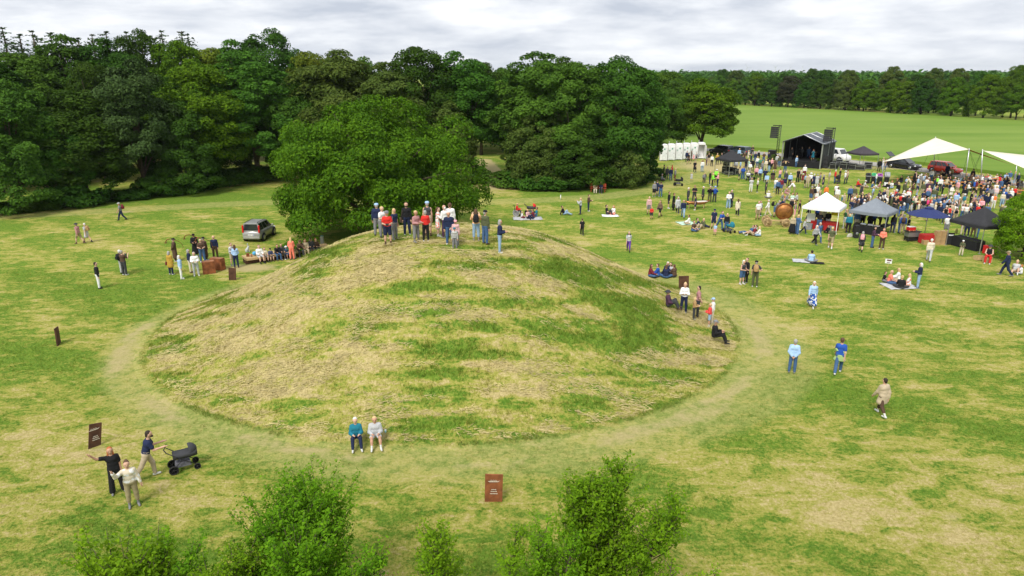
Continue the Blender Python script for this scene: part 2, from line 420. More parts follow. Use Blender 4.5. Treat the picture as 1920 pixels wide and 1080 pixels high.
# ------------------------------------------------------------------ vegetation
def leaf_material(name, dark, light, trans=.3, spread=.5):
    m = bpy.data.materials.new(name); m.use_nodes = True; nt = m.node_tree; N = nt.nodes.new; L = nt.links.new; b = nt.nodes['Principled BSDF']
    b.inputs['Roughness'].default_value = .65; b.inputs['Specular IOR Level'].default_value = .07
    g = N('ShaderNodeNewGeometry'); oi = N('ShaderNodeObjectInfo'); tc = N('ShaderNodeTexCoord')
    n = N('ShaderNodeTexNoise'); n.inputs['Scale'].default_value = .35; n.inputs['Detail'].default_value = 3; L(g.outputs['Position'], n.inputs[0])
    a = N('ShaderNodeMath'); a.operation = 'MULTIPLY_ADD'; a.inputs[1].default_value = .55; L(g.outputs['Random Per Island'], a.inputs[0])
    s = N('ShaderNodeMath'); s.operation = 'MULTIPLY_ADD'; s.inputs[1].default_value = .9; s.inputs[2].default_value = -.22; L(n.outputs[0], s.inputs[0]); L(s.outputs[0], a.inputs[2])
    c = N('ShaderNodeMix'); c.data_type = 'RGBA'; c.inputs[6].default_value = dark+(1,); c.inputs[7].default_value = light+(1,); L(a.outputs[0], c.inputs[0])
    h = N('ShaderNodeHueSaturation'); L(c.outputs[2], h.inputs['Color'])
    v = N('ShaderNodeMapRange'); v.inputs[3].default_value = 1-spread*.5; v.inputs[4].default_value = 1+spread*.5; L(oi.outputs['Random'], v.inputs[0]); L(v.outputs[0], h.inputs['Value'])
    hm = N('ShaderNodeMath'); hm.operation = 'FRACT'; q = N('ShaderNodeMath'); q.operation = 'MULTIPLY'; q.inputs[1].default_value = 7.31; L(oi.outputs['Random'], q.inputs[0]); L(q.outputs[0], hm.inputs[0])
    hr = N('ShaderNodeMapRange'); hr.inputs[3].default_value = .485; hr.inputs[4].default_value = .512; L(hm.outputs[0], hr.inputs[0]); L(hr.outputs[0], h.inputs['Hue'])
    L(h.outputs[0], b.inputs['Base Color'])
    t = N('ShaderNodeBsdfTranslucent'); L(h.outputs[0], t.inputs[0]); ms = N('ShaderNodeMixShader'); ms.inputs[0].default_value = trans
    L(b.outputs[0], ms.inputs[1]); L(t.outputs[0], ms.inputs[2]); L(ms.outputs[0], nt.nodes['Material Output'].inputs[0])
    return m
M_LEAF = leaf_material('leaf_forest', (.022, .066, .009), (.088, .188, .018), spread=.6)
M_OAK = leaf_material('leaf_oak', (.020, .070, .005), (.150, .268, .010), spread=.1)
M_PALE = leaf_material('leaf_pale', (.040, .085, .014), (.130, .185, .032), spread=.2)
M_LIME = leaf_material('leaf_lime', (.075, .135, .012), (.210, .250, .020), spread=.15)
M_SHRUB = leaf_material('leaf_shrub', (.070, .185, .008), (.260, .460, .016), .45, spread=.1)
M_FIR = leaf_material('needles', (.024, .055, .014), (.070, .120, .030), .1)
M_COPPER = leaf_material('leaf_copper', (.030, .040, .018), (.065, .070, .030), spread=.1)
M_BARK = mat('bark', (.085, .065, .045), .95, var=.35, scale=4, bump=.6)
M_BARKP = mat('bark_grey', (.20, .18, .15), .95, var=.35, scale=4, bump=.6)

def leaf_quads(rng, cen, nor, size, curl=.25):
    """one bent kite of two triangles per leaf spray"""
    n = len(cen); t = rng.normal(size=(n, 3)); t -= nor*np.sum(t*nor, 1, keepdims=True); t /= np.linalg.norm(t, axis=1, keepdims=True)+1e-9
    b = np.cross(nor, t); s = size*rng.uniform(.6, 1.35, (n, 1)); w = s*rng.uniform(.42, .7, (n, 1))
    p0 = cen-t*s*.5; p1 = cen+b*w*.5+nor*s*curl*.3; p2 = cen+t*s*.5-nor*s*curl; p3 = cen-b*w*.5+nor*s*curl*.3
    V = np.stack([p0, p1, p2, p3], 1).reshape(-1, 3); i = np.arange(n)*4
    F = np.concatenate([np.stack([i, i+1, i+2], 1), np.stack([i, i+2, i+3], 1)])
    return V, F
def unit(v): return v/(np.linalg.norm(v, axis=1, keepdims=True)+1e-9)
def dome(rng, n, low=-.45):
    z = rng.uniform(low, 1, n); a = rng.uniform(0, 2*pi, n); q = np.sqrt(1-z*z)
    return np.stack([q*np.cos(a), q*np.sin(a), z], 1)
def crown_mesh(name, seed, rad, z0, z1, puffs, per, leaf, low=-.6, power=1., pr=.26, skirt=False, taper=0., fill=.12):
    """foliage: clumps of leaf sprays spread over an uneven crown volume of radius rad between z0 and z1"""
    rng = np.random.default_rng(seed); cz = z0+(z1-z0)*.45; up = z1-cz; dn = cz-z0
    d = dome(rng, puffs, low); lob = 1+.16*np.sin(3*np.arctan2(d[:, 1], d[:, 0])+seed)+.12*np.sin(5*np.arctan2(d[:, 1], d[:, 0])+2*seed)*d[:, 2]
    k = np.minimum(rng.uniform(.70, 1.0, puffs)**power*lob, np.where(d[:, 2] > .6, .93, 1.08)); inner = rng.random(puffs) < fill; k[inner] *= rng.uniform(.3, .8, inner.sum())
    if skirt:     # foliage falls to the ground as wide as the crown
        q = np.hypot(d[:, 0], d[:, 1])+1e-6; lowr = d[:, 2] < 0; d[lowr, :2] *= (.97/q[lowr])[:, None]
    c = d*k[:, None]; c[:, 2] = np.where(c[:, 2] > 0, c[:, 2]*up, c[:, 2]*dn)
    wid = rad*(1-taper*np.clip((c[:, 2]+dn)/(up+dn), 0, 1)); c[:, :2] *= wid[:, None]; c[:, 2] += cz
    R_ = rad*pr*rng.uniform(.55, 1.25, puffs)
    cnt = np.maximum(8, (per*(R_/(rad*pr))**2).astype(int)); idx = np.repeat(np.arange(puffs), cnt); n = len(idx)
    out = unit(d*np.array([1, 1, .6])+np.array([0, 0, .45]))
    s = dome(rng, n, -1.); s = unit(s+out[idx]*.75)
    rr = R_[idx]*rng.uniform(.35, 1.0, n)**.5
    P = c[idx]+s*rr[:, None]*np.array([1.1, 1.1, .78])
    nor = unit(s*.7+out[idx]*.5+np.array([0, 0, .35])+rng.normal(size=(n, 3))*.45)
    keep = P[:, 2] > max(.02, z0-.2*dn); P, nor = P[keep], nor[keep]
    V, F = leaf_quads(rng, P, nor, leaf)
    return mesh_np(name, V, F), c
def trunk_mesh(name, seed, h, r, tips, n_limb=9, base=.0, bend=.04, stems=1):
    rng = np.random.default_rng(seed); b = MB()
    for s in range(stems):
        off = rng.normal(size=2)*(.0 if stems == 1 else .25)
        pts = []; 
        for k in range(6):
            t = k/5; pts.append((off[0]*(1+t*2)+rng.normal()*bend*h*t*.4, off[1]*(1+t*2)+rng.normal()*bend*h*t*.4, -.1+h*t*(1-.1*s)))
        b.tube(pts, [r*(1.25 if k == 0 else 1-.16*k) for k in range(6)], 7)
        top = Vector(pts[-1])
    order = rng.permutation(len(tips))[:n_limb]
    for i in order:
        tip = Vector(tips[i]); t = rng.uniform(.3, .8); st = Vector(pts[min(5, int(t*5))])
        if tip.z < st.z: st = Vector(pts[1])
        mid = st.lerp(tip, .5)+Vector((0, 0, .06*h))
        b.tube([st, mid, tip], [r*.42, r*.25, r*.07], 5)
    return b.mesh(name)

# shared shapes for the wood: (crown mesh, trunk mesh, height, radius)
KINDS = []
def make_kinds():
    for k, (rad, h, z0, puffs, per, low, pr, tap) in enumerate([
            (5.6, 16, 1.6, 210, 150, -.75, .22, .1), (5.0, 17, 1.8, 200, 150, -.7, .23, .22), (6.2, 15, 1.2, 230, 150, -.7, .20, .0),
            (4.4, 15, 1.5, 180, 150, -.8, .25, .3), (5.2, 14, .2, 220, 150, -.9, .22, .12), (4.8, 18, 2.0, 210, 150, -.7, .22, .15)]):
        cm, tips = crown_mesh('crown', 40+k, rad, z0, h, puffs, int(per*1.25), .345, low, 1., pr, taper=tap, skirt=(k == 4))
        KINDS.append((cm, trunk_mesh('trunk', 60+k, h*.75, .32, tips, 12), h, rad))
make_kinds()
def make_fir(seed, h, r):
    rng = np.random.default_rng(seed); P = []; Nn = []
    z = h
    while z > h*.12:
        t = 1-z/h; L = r*(t**.62)*rng.uniform(.7, 1.15)+.15; nb = int(3+5*t)
        for i in range(nb):
            a = rng.uniform(0, 2*pi); k = max(4, int(L*9)); q = np.linspace(.05, 1, k)
            droop = -.28*L*q**1.5 + .10*L*q
            bx = np.stack([np.cos(a)*L*q, np.sin(a)*L*q, z+droop], 1)
            P.append(bx+rng.normal(size=bx.shape)*.09); Nn.append(np.tile([np.cos(a)*.25, np.sin(a)*.25, 1.], (k, 1))+rng.normal(size=(k, 3))*1.0)
        z -= h*rng.uniform(.012, .026)
    V, F = leaf_quads(rng, np.concatenate(P), unit(np.concatenate(Nn)), .34)
    return mesh_np('crown', V, F), MB().tube([(0, 0, -.1), (0, 0, h*.5), (0, 0, h*1.01)], [.3, .18, .03], 7).mesh('trunk'), h, r
FIRS = [make_fir(5, 19, 3.2), make_fir(6, 17, 2.7)]
def tree(name, kd, loc, h, rad, rz, m, label, cat='tree', group=None, bark=None):
    cm, tm, H0, R0 = kd
    e = empty(name, loc, rz, label, cat, group); s = (rad/R0, rad/R0, h/H0)
    obj('trunk', tm, bark or M_BARK, e, scale=(max(.7, s[0]), max(.7, s[0]), s[2])); obj('crown', cm, m, e, scale=s)
    return e
GW = 'trees of the wood behind the lawn'
# u centre, v of the foot (or None: depth given), v of the top, half width in px, shape, leaf, label
WOOD = [
    (22, 392, 150, 95, 4, 'M_LEAF', 'dark leafy tree at the left edge of the photograph, foliage down to the lawn'),
    (150, 376, 175, 88, 3, 'M_LEAF', 'broad tree with bare lower trunk at the wood edge left of the conical tree'),
    (262, 366, 112, 70, 1, 'M_FIR', 'tall dense cone-shaped dark tree standing out of the left wood edge'),
    (345, 356, 190, 72, 4, 'M_LEAF', 'low spreading green tree on the wood edge beside the tall conical tree'),
    (95, 384, 215, 62, 2, 'M_LEAF', 'low drooping tree on the lawn edge between the two leftmost trees'),
    (392, 345, 122, 88, 0, 'M_OAK', 'bright green rounded tree in the wood left of the round oak'),
    (478, 338, 95, 88, 5, 'M_LEAF', 'tall dark round-topped tree behind the parked silver car'),
    (560, 338, 150, 62, 3, 'M_LEAF', 'dark tree at the wood edge just left above the round oak'),
    (640, 338, 95, 85, 1, 'M_PALE', 'tall grey-green tree rising behind the left half of the round oak'),
    (735, 338, 115, 85, 5, 'M_PALE', 'pale feathery tree rising behind the top of the round oak'),
    (790, 333, 90, 80, 0, 'M_LEAF', 'tall tree with the highest crown right behind the round oak'),
    (868, 328, 98, 72, 1, 'M_LEAF', 'dark tree on the left side of the sandy gap in the wood'),
    (838, 340, 190, 55, 4, 'M_PALE', 'grey-green undergrowth tree low beside the sandy gap'),
    (1008, 338, 95, 82, 5, 'M_LEAF', 'tall pale-stemmed tree on the right side of the sandy gap'),
    (1010, 345, 195, 66, 4, 'M_PALE', 'lower greyish tree in front, right of the sandy gap'),
    (1080, 342, 118, 75, 0, 'M_LEAF', 'middle tree of the big clump right of the sandy gap'),
    (1152, 338, 112, 92, 2, 'M_LEAF', 'broad dark tree leaning over the portable toilets'),
    (1178, 330, 160, 52, 4, 'M_LEAF', 'dark lower tree at the right end of the big clump'),
    (1090, 347, 222, 70, 4, 'M_LEAF', 'leafy low tree above the two people on the red bench'),
    (1235, 286, 165, 52, 2, 'M_LEAF', 'round tree behind the left end of the portable toilets'),
    (1318, 286, 148, 60, 1, 'M_OAK', 'loose tree with see-through crown behind the right end of the portable toilets')]
GB = 'trees further back in the wood'
WOOD_BACK = [  # u, distance, v top, half width px, shape, leaf
    (30, 92, 100, 90, 0, 'M_LEAF'), (110, 96, 62, 70, 5, 'M_LEAF'), (190, 98, 72, 70, 1, 'M_LEAF'), (250, 104, 62, 62, 2, 'M_LEAF'),
    (330, 104, 78, 70, 0, 'M_OAK'), (395, 108, 95, 55, 3, 'M_LIME'), (430, 112, 72, 62, 5, 'M_LEAF'), (505, 116, 60, 75, 2, 'M_LEAF'),
    (575, 112, 98, 55, 0, 'M_LIME'), (620, 120, 110, 55, 4, 'M_LEAF'), (690, 110, 112, 60, 2, 'M_LEAF'), (900, 118, 118, 55, 0, 'M_LEAF'),
    (945, 140, 128, 50, 4, 'M_LEAF'), (1060, 112, 108, 62, 1, 'M_LEAF'), (1135, 112, 122, 58, 5, 'M_LEAF'), (0, 84, 135, 70, 2, 'M_LEAF'),
    (60, 86, 128, 60, 3, 'M_LEAF'), (160, 88, 118, 55, 0, 'M_LEAF'), (300, 92, 140, 55, 5, 'M_LEAF'), (440, 97, 150, 55, 4, 'M_LEAF'),
    (-60, 80, 90, 90, 5, 'M_LEAF'), (1250, 150, 135, 55, 0, 'M_LEAF'), (1300, 175, 142, 45, 2, 'M_LEAF'), (1205, 135, 138, 45, 4, 'M_LEAF'), (960, 124, 140, 55, 2, 'M_LEAF'), (885, 128, 140, 60, 5, 'M_LEAF')]
NTH = 'first second third fourth fifth sixth seventh eighth ninth tenth eleventh twelfth thirteenth fourteenth fifteenth sixteenth'.split()
def nth(k): return NTH[k] if k < 16 else '%dth' % (k+1)
BACK_LAB = ['dense dark green tree top deep in the left wood', 'dense green tree top in the wood behind the oak', 'tree top behind the big clump right of the sandy gap']
def build_wood():
    rng = random.Random(11); g = globals()
    for u, v, vt, hw, kd, ml, lab in WOOD:
        p = G(u, v+6); p.y += 1.5; zc = p.y*cos(PITCH)+CAM_H*sin(PITCH)
        h = at_depth(u, vt, p.y).z; rad = hw/FPX*zc
        tree('broadleaf_tree', KINDS[kd], p, h, rad, rng.uniform(0, 6), g[ml], lab, 'tree', GW, M_BARKP if ml == 'M_PALE' else None)
    for u, Y, vt, hw, kd, ml in WOOD_BACK:
        t = at_depth(u, vt, Y); zc = Y*cos(PITCH); zn = lambda w: 0 if w < 540 else 1 if w < 940 else 2; lab = BACK_LAB[zn(u)]+', '+nth(sorted(q[0] for q in WOOD_BACK if zn(q[0]) == zn(u)).index(u))+' from left'
        if ml == 'M_LIME': lab = 'yellow-green tree top among darker trees, ' + ('left of' if u < 500 else 'right behind') + ' the dark round-topped tree'
        if u > 1180: lab = 'tree behind the portable toilets at distance %s of three' % ('one' if u < 1220 else 'two' if u < 1280 else 'three')
        if u > 1180: lab = {1250: 'rounded tree top just left of the see-through tree', 1300: 'small far tree top behind the see-through tree', 1205: 'tree top showing behind the dark leaning tree'}[u]
        tree('broadleaf_tree', KINDS[kd], (t.x, Y, 0), t.z, hw/FPX*zc, rng.uniform(0, 6), g[ml], lab, 'tree', GB)
    for i, (u, vt, Y) in enumerate([(4, 42, 108), (36, 55, 112), (60, 48, 116), (94, 52, 112), (172, 55, 118), (198, 50, 116), (236, 50, 118), (280, 58, 120), (302, 48, 118), (340, 50, 122), (352, 54, 120), (146, 62, 120)]):
        t = at_depth(u, vt+11, Y)
        tree('spruce_tree', FIRS[i % 2], (t.x, Y, 0), t.z, 5.6, rng.uniform(0, 6), M_FIR, nth(sorted((4, 36, 60, 94, 172, 198, 236, 280, 302, 340, 352, 146)).index(u))+' pointed spruce top from the left edge, against the sky', 'spruce', 'spruces above the left wood')
build_wood()

# low shrubs along the edge of the wood
SH_M, SH_T = crown_mesh('crown', 91, 1.8, .0, 2.1, 46, 60, .34, -.9, 1., .34)
def build_edge():
    rng = random.Random(4); tm = trunk_mesh('stem', 92, 1.2, .06, SH_T, 6)
    pts = [(20, 402), (75, 396), (128, 390), (185, 383), (240, 377), (300, 368), (352, 360), (405, 351), (455, 344), (505, 338), (880, 346), (960, 352), (1000, 356), (1045, 356), (1090, 354), (1150, 352), (1190, 348), (1215, 340)]
    for i, (u, v) in enumerate(pts):
        p = G(u, v); p.y += 1.2
        s = rng.uniform(.7, 1.25)
        e = empty('edge_shrub', p, rng.uniform(0, 6), '%s low green shrub from the left along the foot of the %s wood' % (nth(i) if u < 600 else nth(i-10), 'left' if u < 600 else 'right-hand'), 'shrub', 'shrubs along the edge of the wood')
        obj('stem', tm, M_BARK, e, scale=(s, s, s)); obj('foliage', SH_M, M_LEAF, e, scale=(s*1.2, s*1.2, s*rng.uniform(.6, 1)))
    p = G(1165, 352); p.y += 1
    cm, tips = crown_mesh('foliage', 93, 3.0, .0, 5.2, 90, 90, .3, -.9, 1., .3)
    e = empty('pale_shrub', p, 0, 'large pale green rounded shrub in front of the dark clump, left of the toilets', 'shrub')
    obj('stem', trunk_mesh('stem', 94, 3.5, .1, tips, 9), M_BARK, e); obj('foliage', cm, M_PALE, e)
build_edge()

def build_oak():
    # the round oak behind the mound
    c = at_depth(702, 330, 58); base = (c.x, 58.5, 0)
    cm, tips = crown_mesh('crown', 21, 8.2, .2, 11.2, 330, 330, .25, -.95, 1.3, .165, skirt=True, fill=.20)
    e = empty('oak_tree', base, 0, 'big round green oak with foliage to the ground just behind the mound top', 'tree')
    obj('trunk', trunk_mesh('trunk', 22, 7.5, .5, tips, 26), M_BARK, e); obj('crown', cm, M_OAK, e)
    # tree cut by the right edge
    p = G(1912, 492); cm, tips = crown_mesh('crown', 23, 2.1, .1, 5.3, 170, 130, .15, -.95, 1., .22, skirt=True)
    e = empty('field_maple', (p.x+.9, p.y+1.0, 0), 0, 'bushy bright green tree cut by the right edge, beside the black gazebo', 'tree')
    obj('trunk', trunk_mesh('trunk', 24, 3.4, .13, tips, 14), M_BARK, e); obj('crown', cm, M_SHRUB, e)
build_oak()

def twig_shrub(seed, H, rad, taper, n_branch, leaf, stems):
    """stems with rising branches, twigs on the branches, leaves in two ranks along the twigs"""
    rng = np.random.default_rng(seed); wood = MB(); P = []; Nn = []
    base = [np.array([rng.normal()*.12, rng.normal()*.12, 0]) for _ in range(stems)]; lean = [np.array([rng.normal()*.16, rng.normal()*.16, 1.]) for _ in range(stems)]
    for q, l in zip(base, lean): wood.tube([tuple(q+l*H*t*.74) for t in (-.02, .3, .6, 1)], [.05, .038, .024, .008], 6)
    for i in range(n_branch):
        s_ = rng.integers(stems); f = rng.uniform(.12, 1.)**.75; z = H*f*.80; env = rad*(1-taper*f**1.4)*(.55+.45*min(1, f*2.2))
        az = rng.uniform(0, 2*pi); ln = env*rng.uniform(.55, 1.12); d = np.array([np.cos(az)*.85, np.sin(az)*.85, rng.uniform(.35, 1.0)+.5*f]); d /= np.linalg.norm(d)
        st = base[s_]+lean[s_]*(z/1.0)*1.0; st = np.array([st[0], st[1], z-ln*.25]); mid = st+d*ln*.55; tip = mid+(d+np.array([0, 0, .35]))*ln*.42
        wood.tube([tuple(st), tuple(mid), tuple(tip)], [.014, .009, .003], 4)
        nt = max(4, int(ln/.085))
        for k in range(nt):
            t = rng.uniform(.12, 1.); o = st+(mid-st)*min(1, t/.55) if t < .55 else mid+(tip-mid)*(t-.55)/.45
            td = d*.7+rng.normal(size=3)*.55+np.array([0, 0, .45]); td /= np.linalg.norm(td); tl = rng.uniform(.14, .36)*(1.15-.4*t); m = max(4, int(tl/(leaf*.42)))
            q = np.linspace(.1, 1, m)[:, None]; side = np.cross(td, [0, 0, 1.]); side /= np.linalg.norm(side)+1e-6; sg = np.where(np.arange(m) % 2, 1, -1)[:, None]
            P.append(o+td*tl*q+side*sg*leaf*.45+rng.normal(size=(m, 3))*leaf*.2); Nn.append(np.tile([0, 0, 1.], (m, 1))*.8+side*sg*.35+rng.normal(size=(m, 3))*.45)
    P = np.concatenate(P); Nn = unit(np.concatenate(Nn)); keep = P[:, 2] > .05; V, F = leaf_quads(rng, P[keep], Nn[keep], leaf, .2)
    return mesh_np('foliage', V, F), wood.mesh('stem')
def shrub_near(u, v_top, Y, rad, seed, n_branch, leaf, label, taper=.5, stems=4):
    t = at_depth(u, v_top, Y); fm, wm = twig_shrub(seed, t.z, rad, taper, n_branch, leaf, stems)
    e = empty('young_tree', (t.x, Y, 0), 0, label, 'young tree'); obj('stem', wm, M_BARK, e); obj('foliage', fm, M_SHRUB, e)
def build_near():
    shrub_near(1150, 838, 14.2, 1.8, 201, 400, .092, 'tallest young tree in the foreground, right of the rusty sign', .72, 5)
    shrub_near(1040, 935, 13.6, 1.05, 203, 130, .08, 'thin leafy sapling between the rusty sign and the tallest young tree', .5, 3)
    shrub_near(575, 916, 13.6, 1.75, 205, 450, .09, 'broad dense shrub in the foreground left of centre', .30, 7)
    shrub_near(430, 962, 12.9, 1.15, 207, 190, .084, 'smaller shrub leaning against the left side of the broad foreground shrub', .45, 5)
    shrub_near(835, 900, 14.0, 1.0, 209, 80, .082, 'airy sapling with thin branches below the seated pair', .55, 2)
    shrub_near(945, 948, 13.4, .75, 211, 64, .075, 'small wispy sapling in front of the rusty sign', .6, 2)
    shrub_near(240, 962, 12.6, 1.35, 213, 160, .11, 'large-leaved young tree in the lower left foreground', .35, 4)
    shrub_near(335, 985, 12.5, .95, 221, 120, .085, 'mid-height shrub between the large-leaved young tree and the broad shrub', .35, 4)
    shrub_near(665, 985, 12.9, .8, 223, 90, .08, 'shrub filling the right flank of the broad foreground shrub', .4, 3)
    shrub_near(115, 1030, 12.2, .55, 215, 40, .10, 'lone leafy shoot in the bottom left corner', .4, 2)
    shrub_near(1300, 1015, 12.4, .7, 217, 40, .08, 'low twiggy shoot right of the tallest young tree', .4, 2)
    shrub_near(745, 1015, 12.4, .8, 219, 55, .075, 'low leafy shrub at the bottom edge between broad shrub and airy sapling', .3, 3)
build_near()

def build_hedge():
    """trees along the far side of the crop field, then woods to the horizon"""
    HC = {}; rng = random.Random(8); g = globals(); P = [np.array(q) for q in FE]
    seglen = [np.linalg.norm(P[i+1]-P[i]) for i in range(len(P)-1)]; tot = sum(seglen); s = 30.; k = 0
    while s < tot-6:
        q = s; i = 0
        while q > seglen[i]: q -= seglen[i]; i += 1
        p = P[i]+(P[i+1]-P[i])*q/seglen[i]
        dirv = (P[i+1]-P[i])/seglen[i]; nrm = np.array([-dirv[1], dirv[0]])
        if nrm[1] < 0: nrm = -nrm
        for row in (0, 1):
            pp = p+nrm*(2.5+row*13+rng.uniform(0, 3))+dirv*rng.uniform(-2, 2)
            uu = 960+FPX*pp[0]/(pp[1]*cos(PITCH)+CAM_H*sin(PITCH))
            if not 1330 < uu < 1965: continue
            h = rng.uniform(9.5, 13.5)*(1.0 if row == 0 else 1.15)
            cop = (k == 9 and row == 0)
            uu = 960+FPX*pp[0]/(pp[1]*cos(PITCH)+CAM_H*sin(PITCH)); spot = next(w for lim, w in ((1400, 'right beside the see-through tree'), (1460, 'above the left speaker tower'), (1530, 'above the stage roof'), (1580, 'above the right speaker tower'), (1650, 'above the plum gazebo'), (1720, 'above the open black car'), (1790, 'above the sail peak'), (1850, 'above the leaning tent poles'), (9e9, 'towards the right edge')) if uu < lim)
            lab = '%s tree %s the far field row, %s' % (nth(HC.setdefault((row, spot), -1)+1), 'in' if row == 0 else 'just behind', spot); HC[row, spot] += 1
            if cop: lab = 'dark copper-leaved tree in the row beyond the green field above the stage'
            tree('hedgerow_tree', KINDS[rng.choice((0, 4, 4, 4, 4))], (pp[0], pp[1], 0), h, rng.uniform(3.8, 5.2), rng.uniform(0, 6), M_COPPER if cop else g[rng.choice(('M_LEAF', 'M_LEAF', 'M_OAK', 'M_PALE'))], lab, 'tree', None if cop else ('trees in the row beyond the field' if row == 0 else 'trees behind the row beyond the field'))
        s += rng.uniform(6.5, 9.5); k += 1
    # distant woods: one mass out to the horizon
    r2 = np.random.default_rng(12); cen = []; size = []
    for band, (y0, y1, n, h) in enumerate([(330, 430, 380, 11.5), (430, 700, 800, 12.5), (700, 1300, 1100, 14), (1300, 2600, 1200, 16)]):
        y = r2.uniform(y0, y1, n); x = r2.uniform(-.15, 1.0, n)*y+20
        keep = fbm(x*.004+band, y*.012+3) > (.44 if band < 3 else .40); x, y = x[keep], y[keep]
        for a, b in zip(x, y): cen.append((a, b, h*r2.uniform(.6, 1.15)))
    V = []; F = []; off = 0
    for (x, y, h) in cen:
        n = int(np.clip(30000/y, 26, 80)); d = dome(r2, n, -.6); rr = h*.5*r2.uniform(.75, 1.3)
        P_ = d*r2.uniform(.7, 1, (n, 1))*np.array([rr, rr, h*.52])+np.array([x, y, h*.5])
        v, f = leaf_quads(r2, P_, unit(d+r2.normal(size=(n, 3))*.3), rr*.55); V.append(v); F.append(f+off); off += len(v)
    kind(obj('distant_wood', mesh_np('distant_wood', np.concatenate(V), np.concatenate(F)), M_LEAF), 'stuff')
    o = bpy.data.objects['distant_wood']; o['label'] = 'mass of woods and hedges reaching to the horizon'; o['category'] = 'wood'
build_hedge()

# ------------------------------------------------------------------ grass blades and hay
def build_grass():
    rng = np.random.default_rng(31)
    def blades(x, y, z, h, w, n_per, lean, lie=False):
        n = len(x); k = n*n_per; i = np.repeat(np.arange(n), n_per)
        a = rng.uniform(0, 2*pi, k); px_ = x[i]+rng.normal(size=k)*.05; py_ = y[i]+rng.normal(size=k)*.05; pz = z[i]-.01
        hh = h[i]*rng.uniform(.5, 1.2, k); le = lean*rng.uniform(.2, 1.2, k)*hh
        dx, dy = np.cos(a), np.sin(a); b = a+pi/2+rng.normal(size=k)*.5
        ww = w*rng.uniform(.6, 1.4, k)
        p0 = np.stack([px_-np.cos(b)*ww/2, py_-np.sin(b)*ww/2, pz], 1); p1 = np.stack([px_+np.cos(b)*ww/2, py_+np.sin(b)*ww/2, pz], 1)
        p2 = np.stack([px_+dx*le, py_+dy*le, pz+hh], 1)
        return np.stack([p0, p1, p2], 1).reshape(-1, 3)
    def finish(name, V, label):
        F = np.arange(len(V)).reshape(-1, 3); me = mesh_np(name, V, F); set_masks(me)
        o = kind(obj(name, me, M_BLADE), 'stuff'); o['label'] = label; o['category'] = 'grass'
    # on the mound
    n = 52000; r = MR*1.02*np.sqrt(rng.random(n)); a = rng.uniform(0, 2*pi, n); x = MC[0]+r*np.cos(a); y = MC[1]+r*np.sin(a)/MY
    keep = (y < MC[1]+6); x, y, r = x[keep], y[keep], r[keep]
    d, w_, t = masks(x, y); z = mound_h(x, y)
    tall = .07+.14*sstep(.5, .15, d)+.06*rng.random(len(x))
    finish('mound_grass', blades(x, y, z, tall, .024, 4, .8), 'rough tufted grass growing on the mound')
    # cut hay lying on the mound in drifts
    n = 90000; r = MR*np.sqrt(rng.random(n)); a = rng.uniform(0, 2*pi, n); x = MC[0]+r*np.cos(a); y = MC[1]+r*np.sin(a)/MY
    d, w_, t = masks(x, y); nz = fbm(x*.6+3, y*2.6+8); keep = (y < MC[1]+5) & (d+(nz-.5)*2.4 > .58+.25*rng.random(n)); x, y = x[keep], y[keep]; k = len(x)
    z = mound_h(x, y)+.03+.09*rng.random(k); a = rng.normal(size=k)*.7; L_ = rng.uniform(.10, .34, k)
    x2, y2 = x+np.cos(a)*L_, y+np.sin(a)*L_; z2 = mound_h(x2, y2)+.03+.10*rng.random(k); w = .012
    V = np.stack([np.stack([x, y-w, z], 1), np.stack([x, y+w, z+.02], 1), np.stack([x2, y2, z2], 1)], 1).reshape(-1, 3)
    me = mesh_np('cut_hay', V, np.arange(len(V)).reshape(-1, 3))
    o = kind(obj('cut_hay', me, mat('hay', (.40, .335, .150), .9, var=.35, scale=2.)), 'stuff'); o['label'] = 'dry cut hay lying in drifts on the mound'; o['category'] = 'hay'
    # lawn
    n = 110000; y = 15+32*rng.random(n)**1.3; x = (rng.random(n)*2-1)*(y*.8+3)
    keep = np.hypot(x-MC[0], (y-MC[1])*MY) > MR-.3; x, y = x[keep], y[keep]
    d, w_, t = masks(x, y); keep = rng.random(len(x)) > (w_*.55+t*.8); x, y, d = x[keep], y[keep], d[keep]
    tall = .035+.06*sstep(.5, .15, d)+.03*rng.random(len(x))
    finish('lawn_grass', blades(x, y, np.zeros(len(x)), tall, .020, 3, .9), 'short grass of the lawn in the foreground')
build_grass()
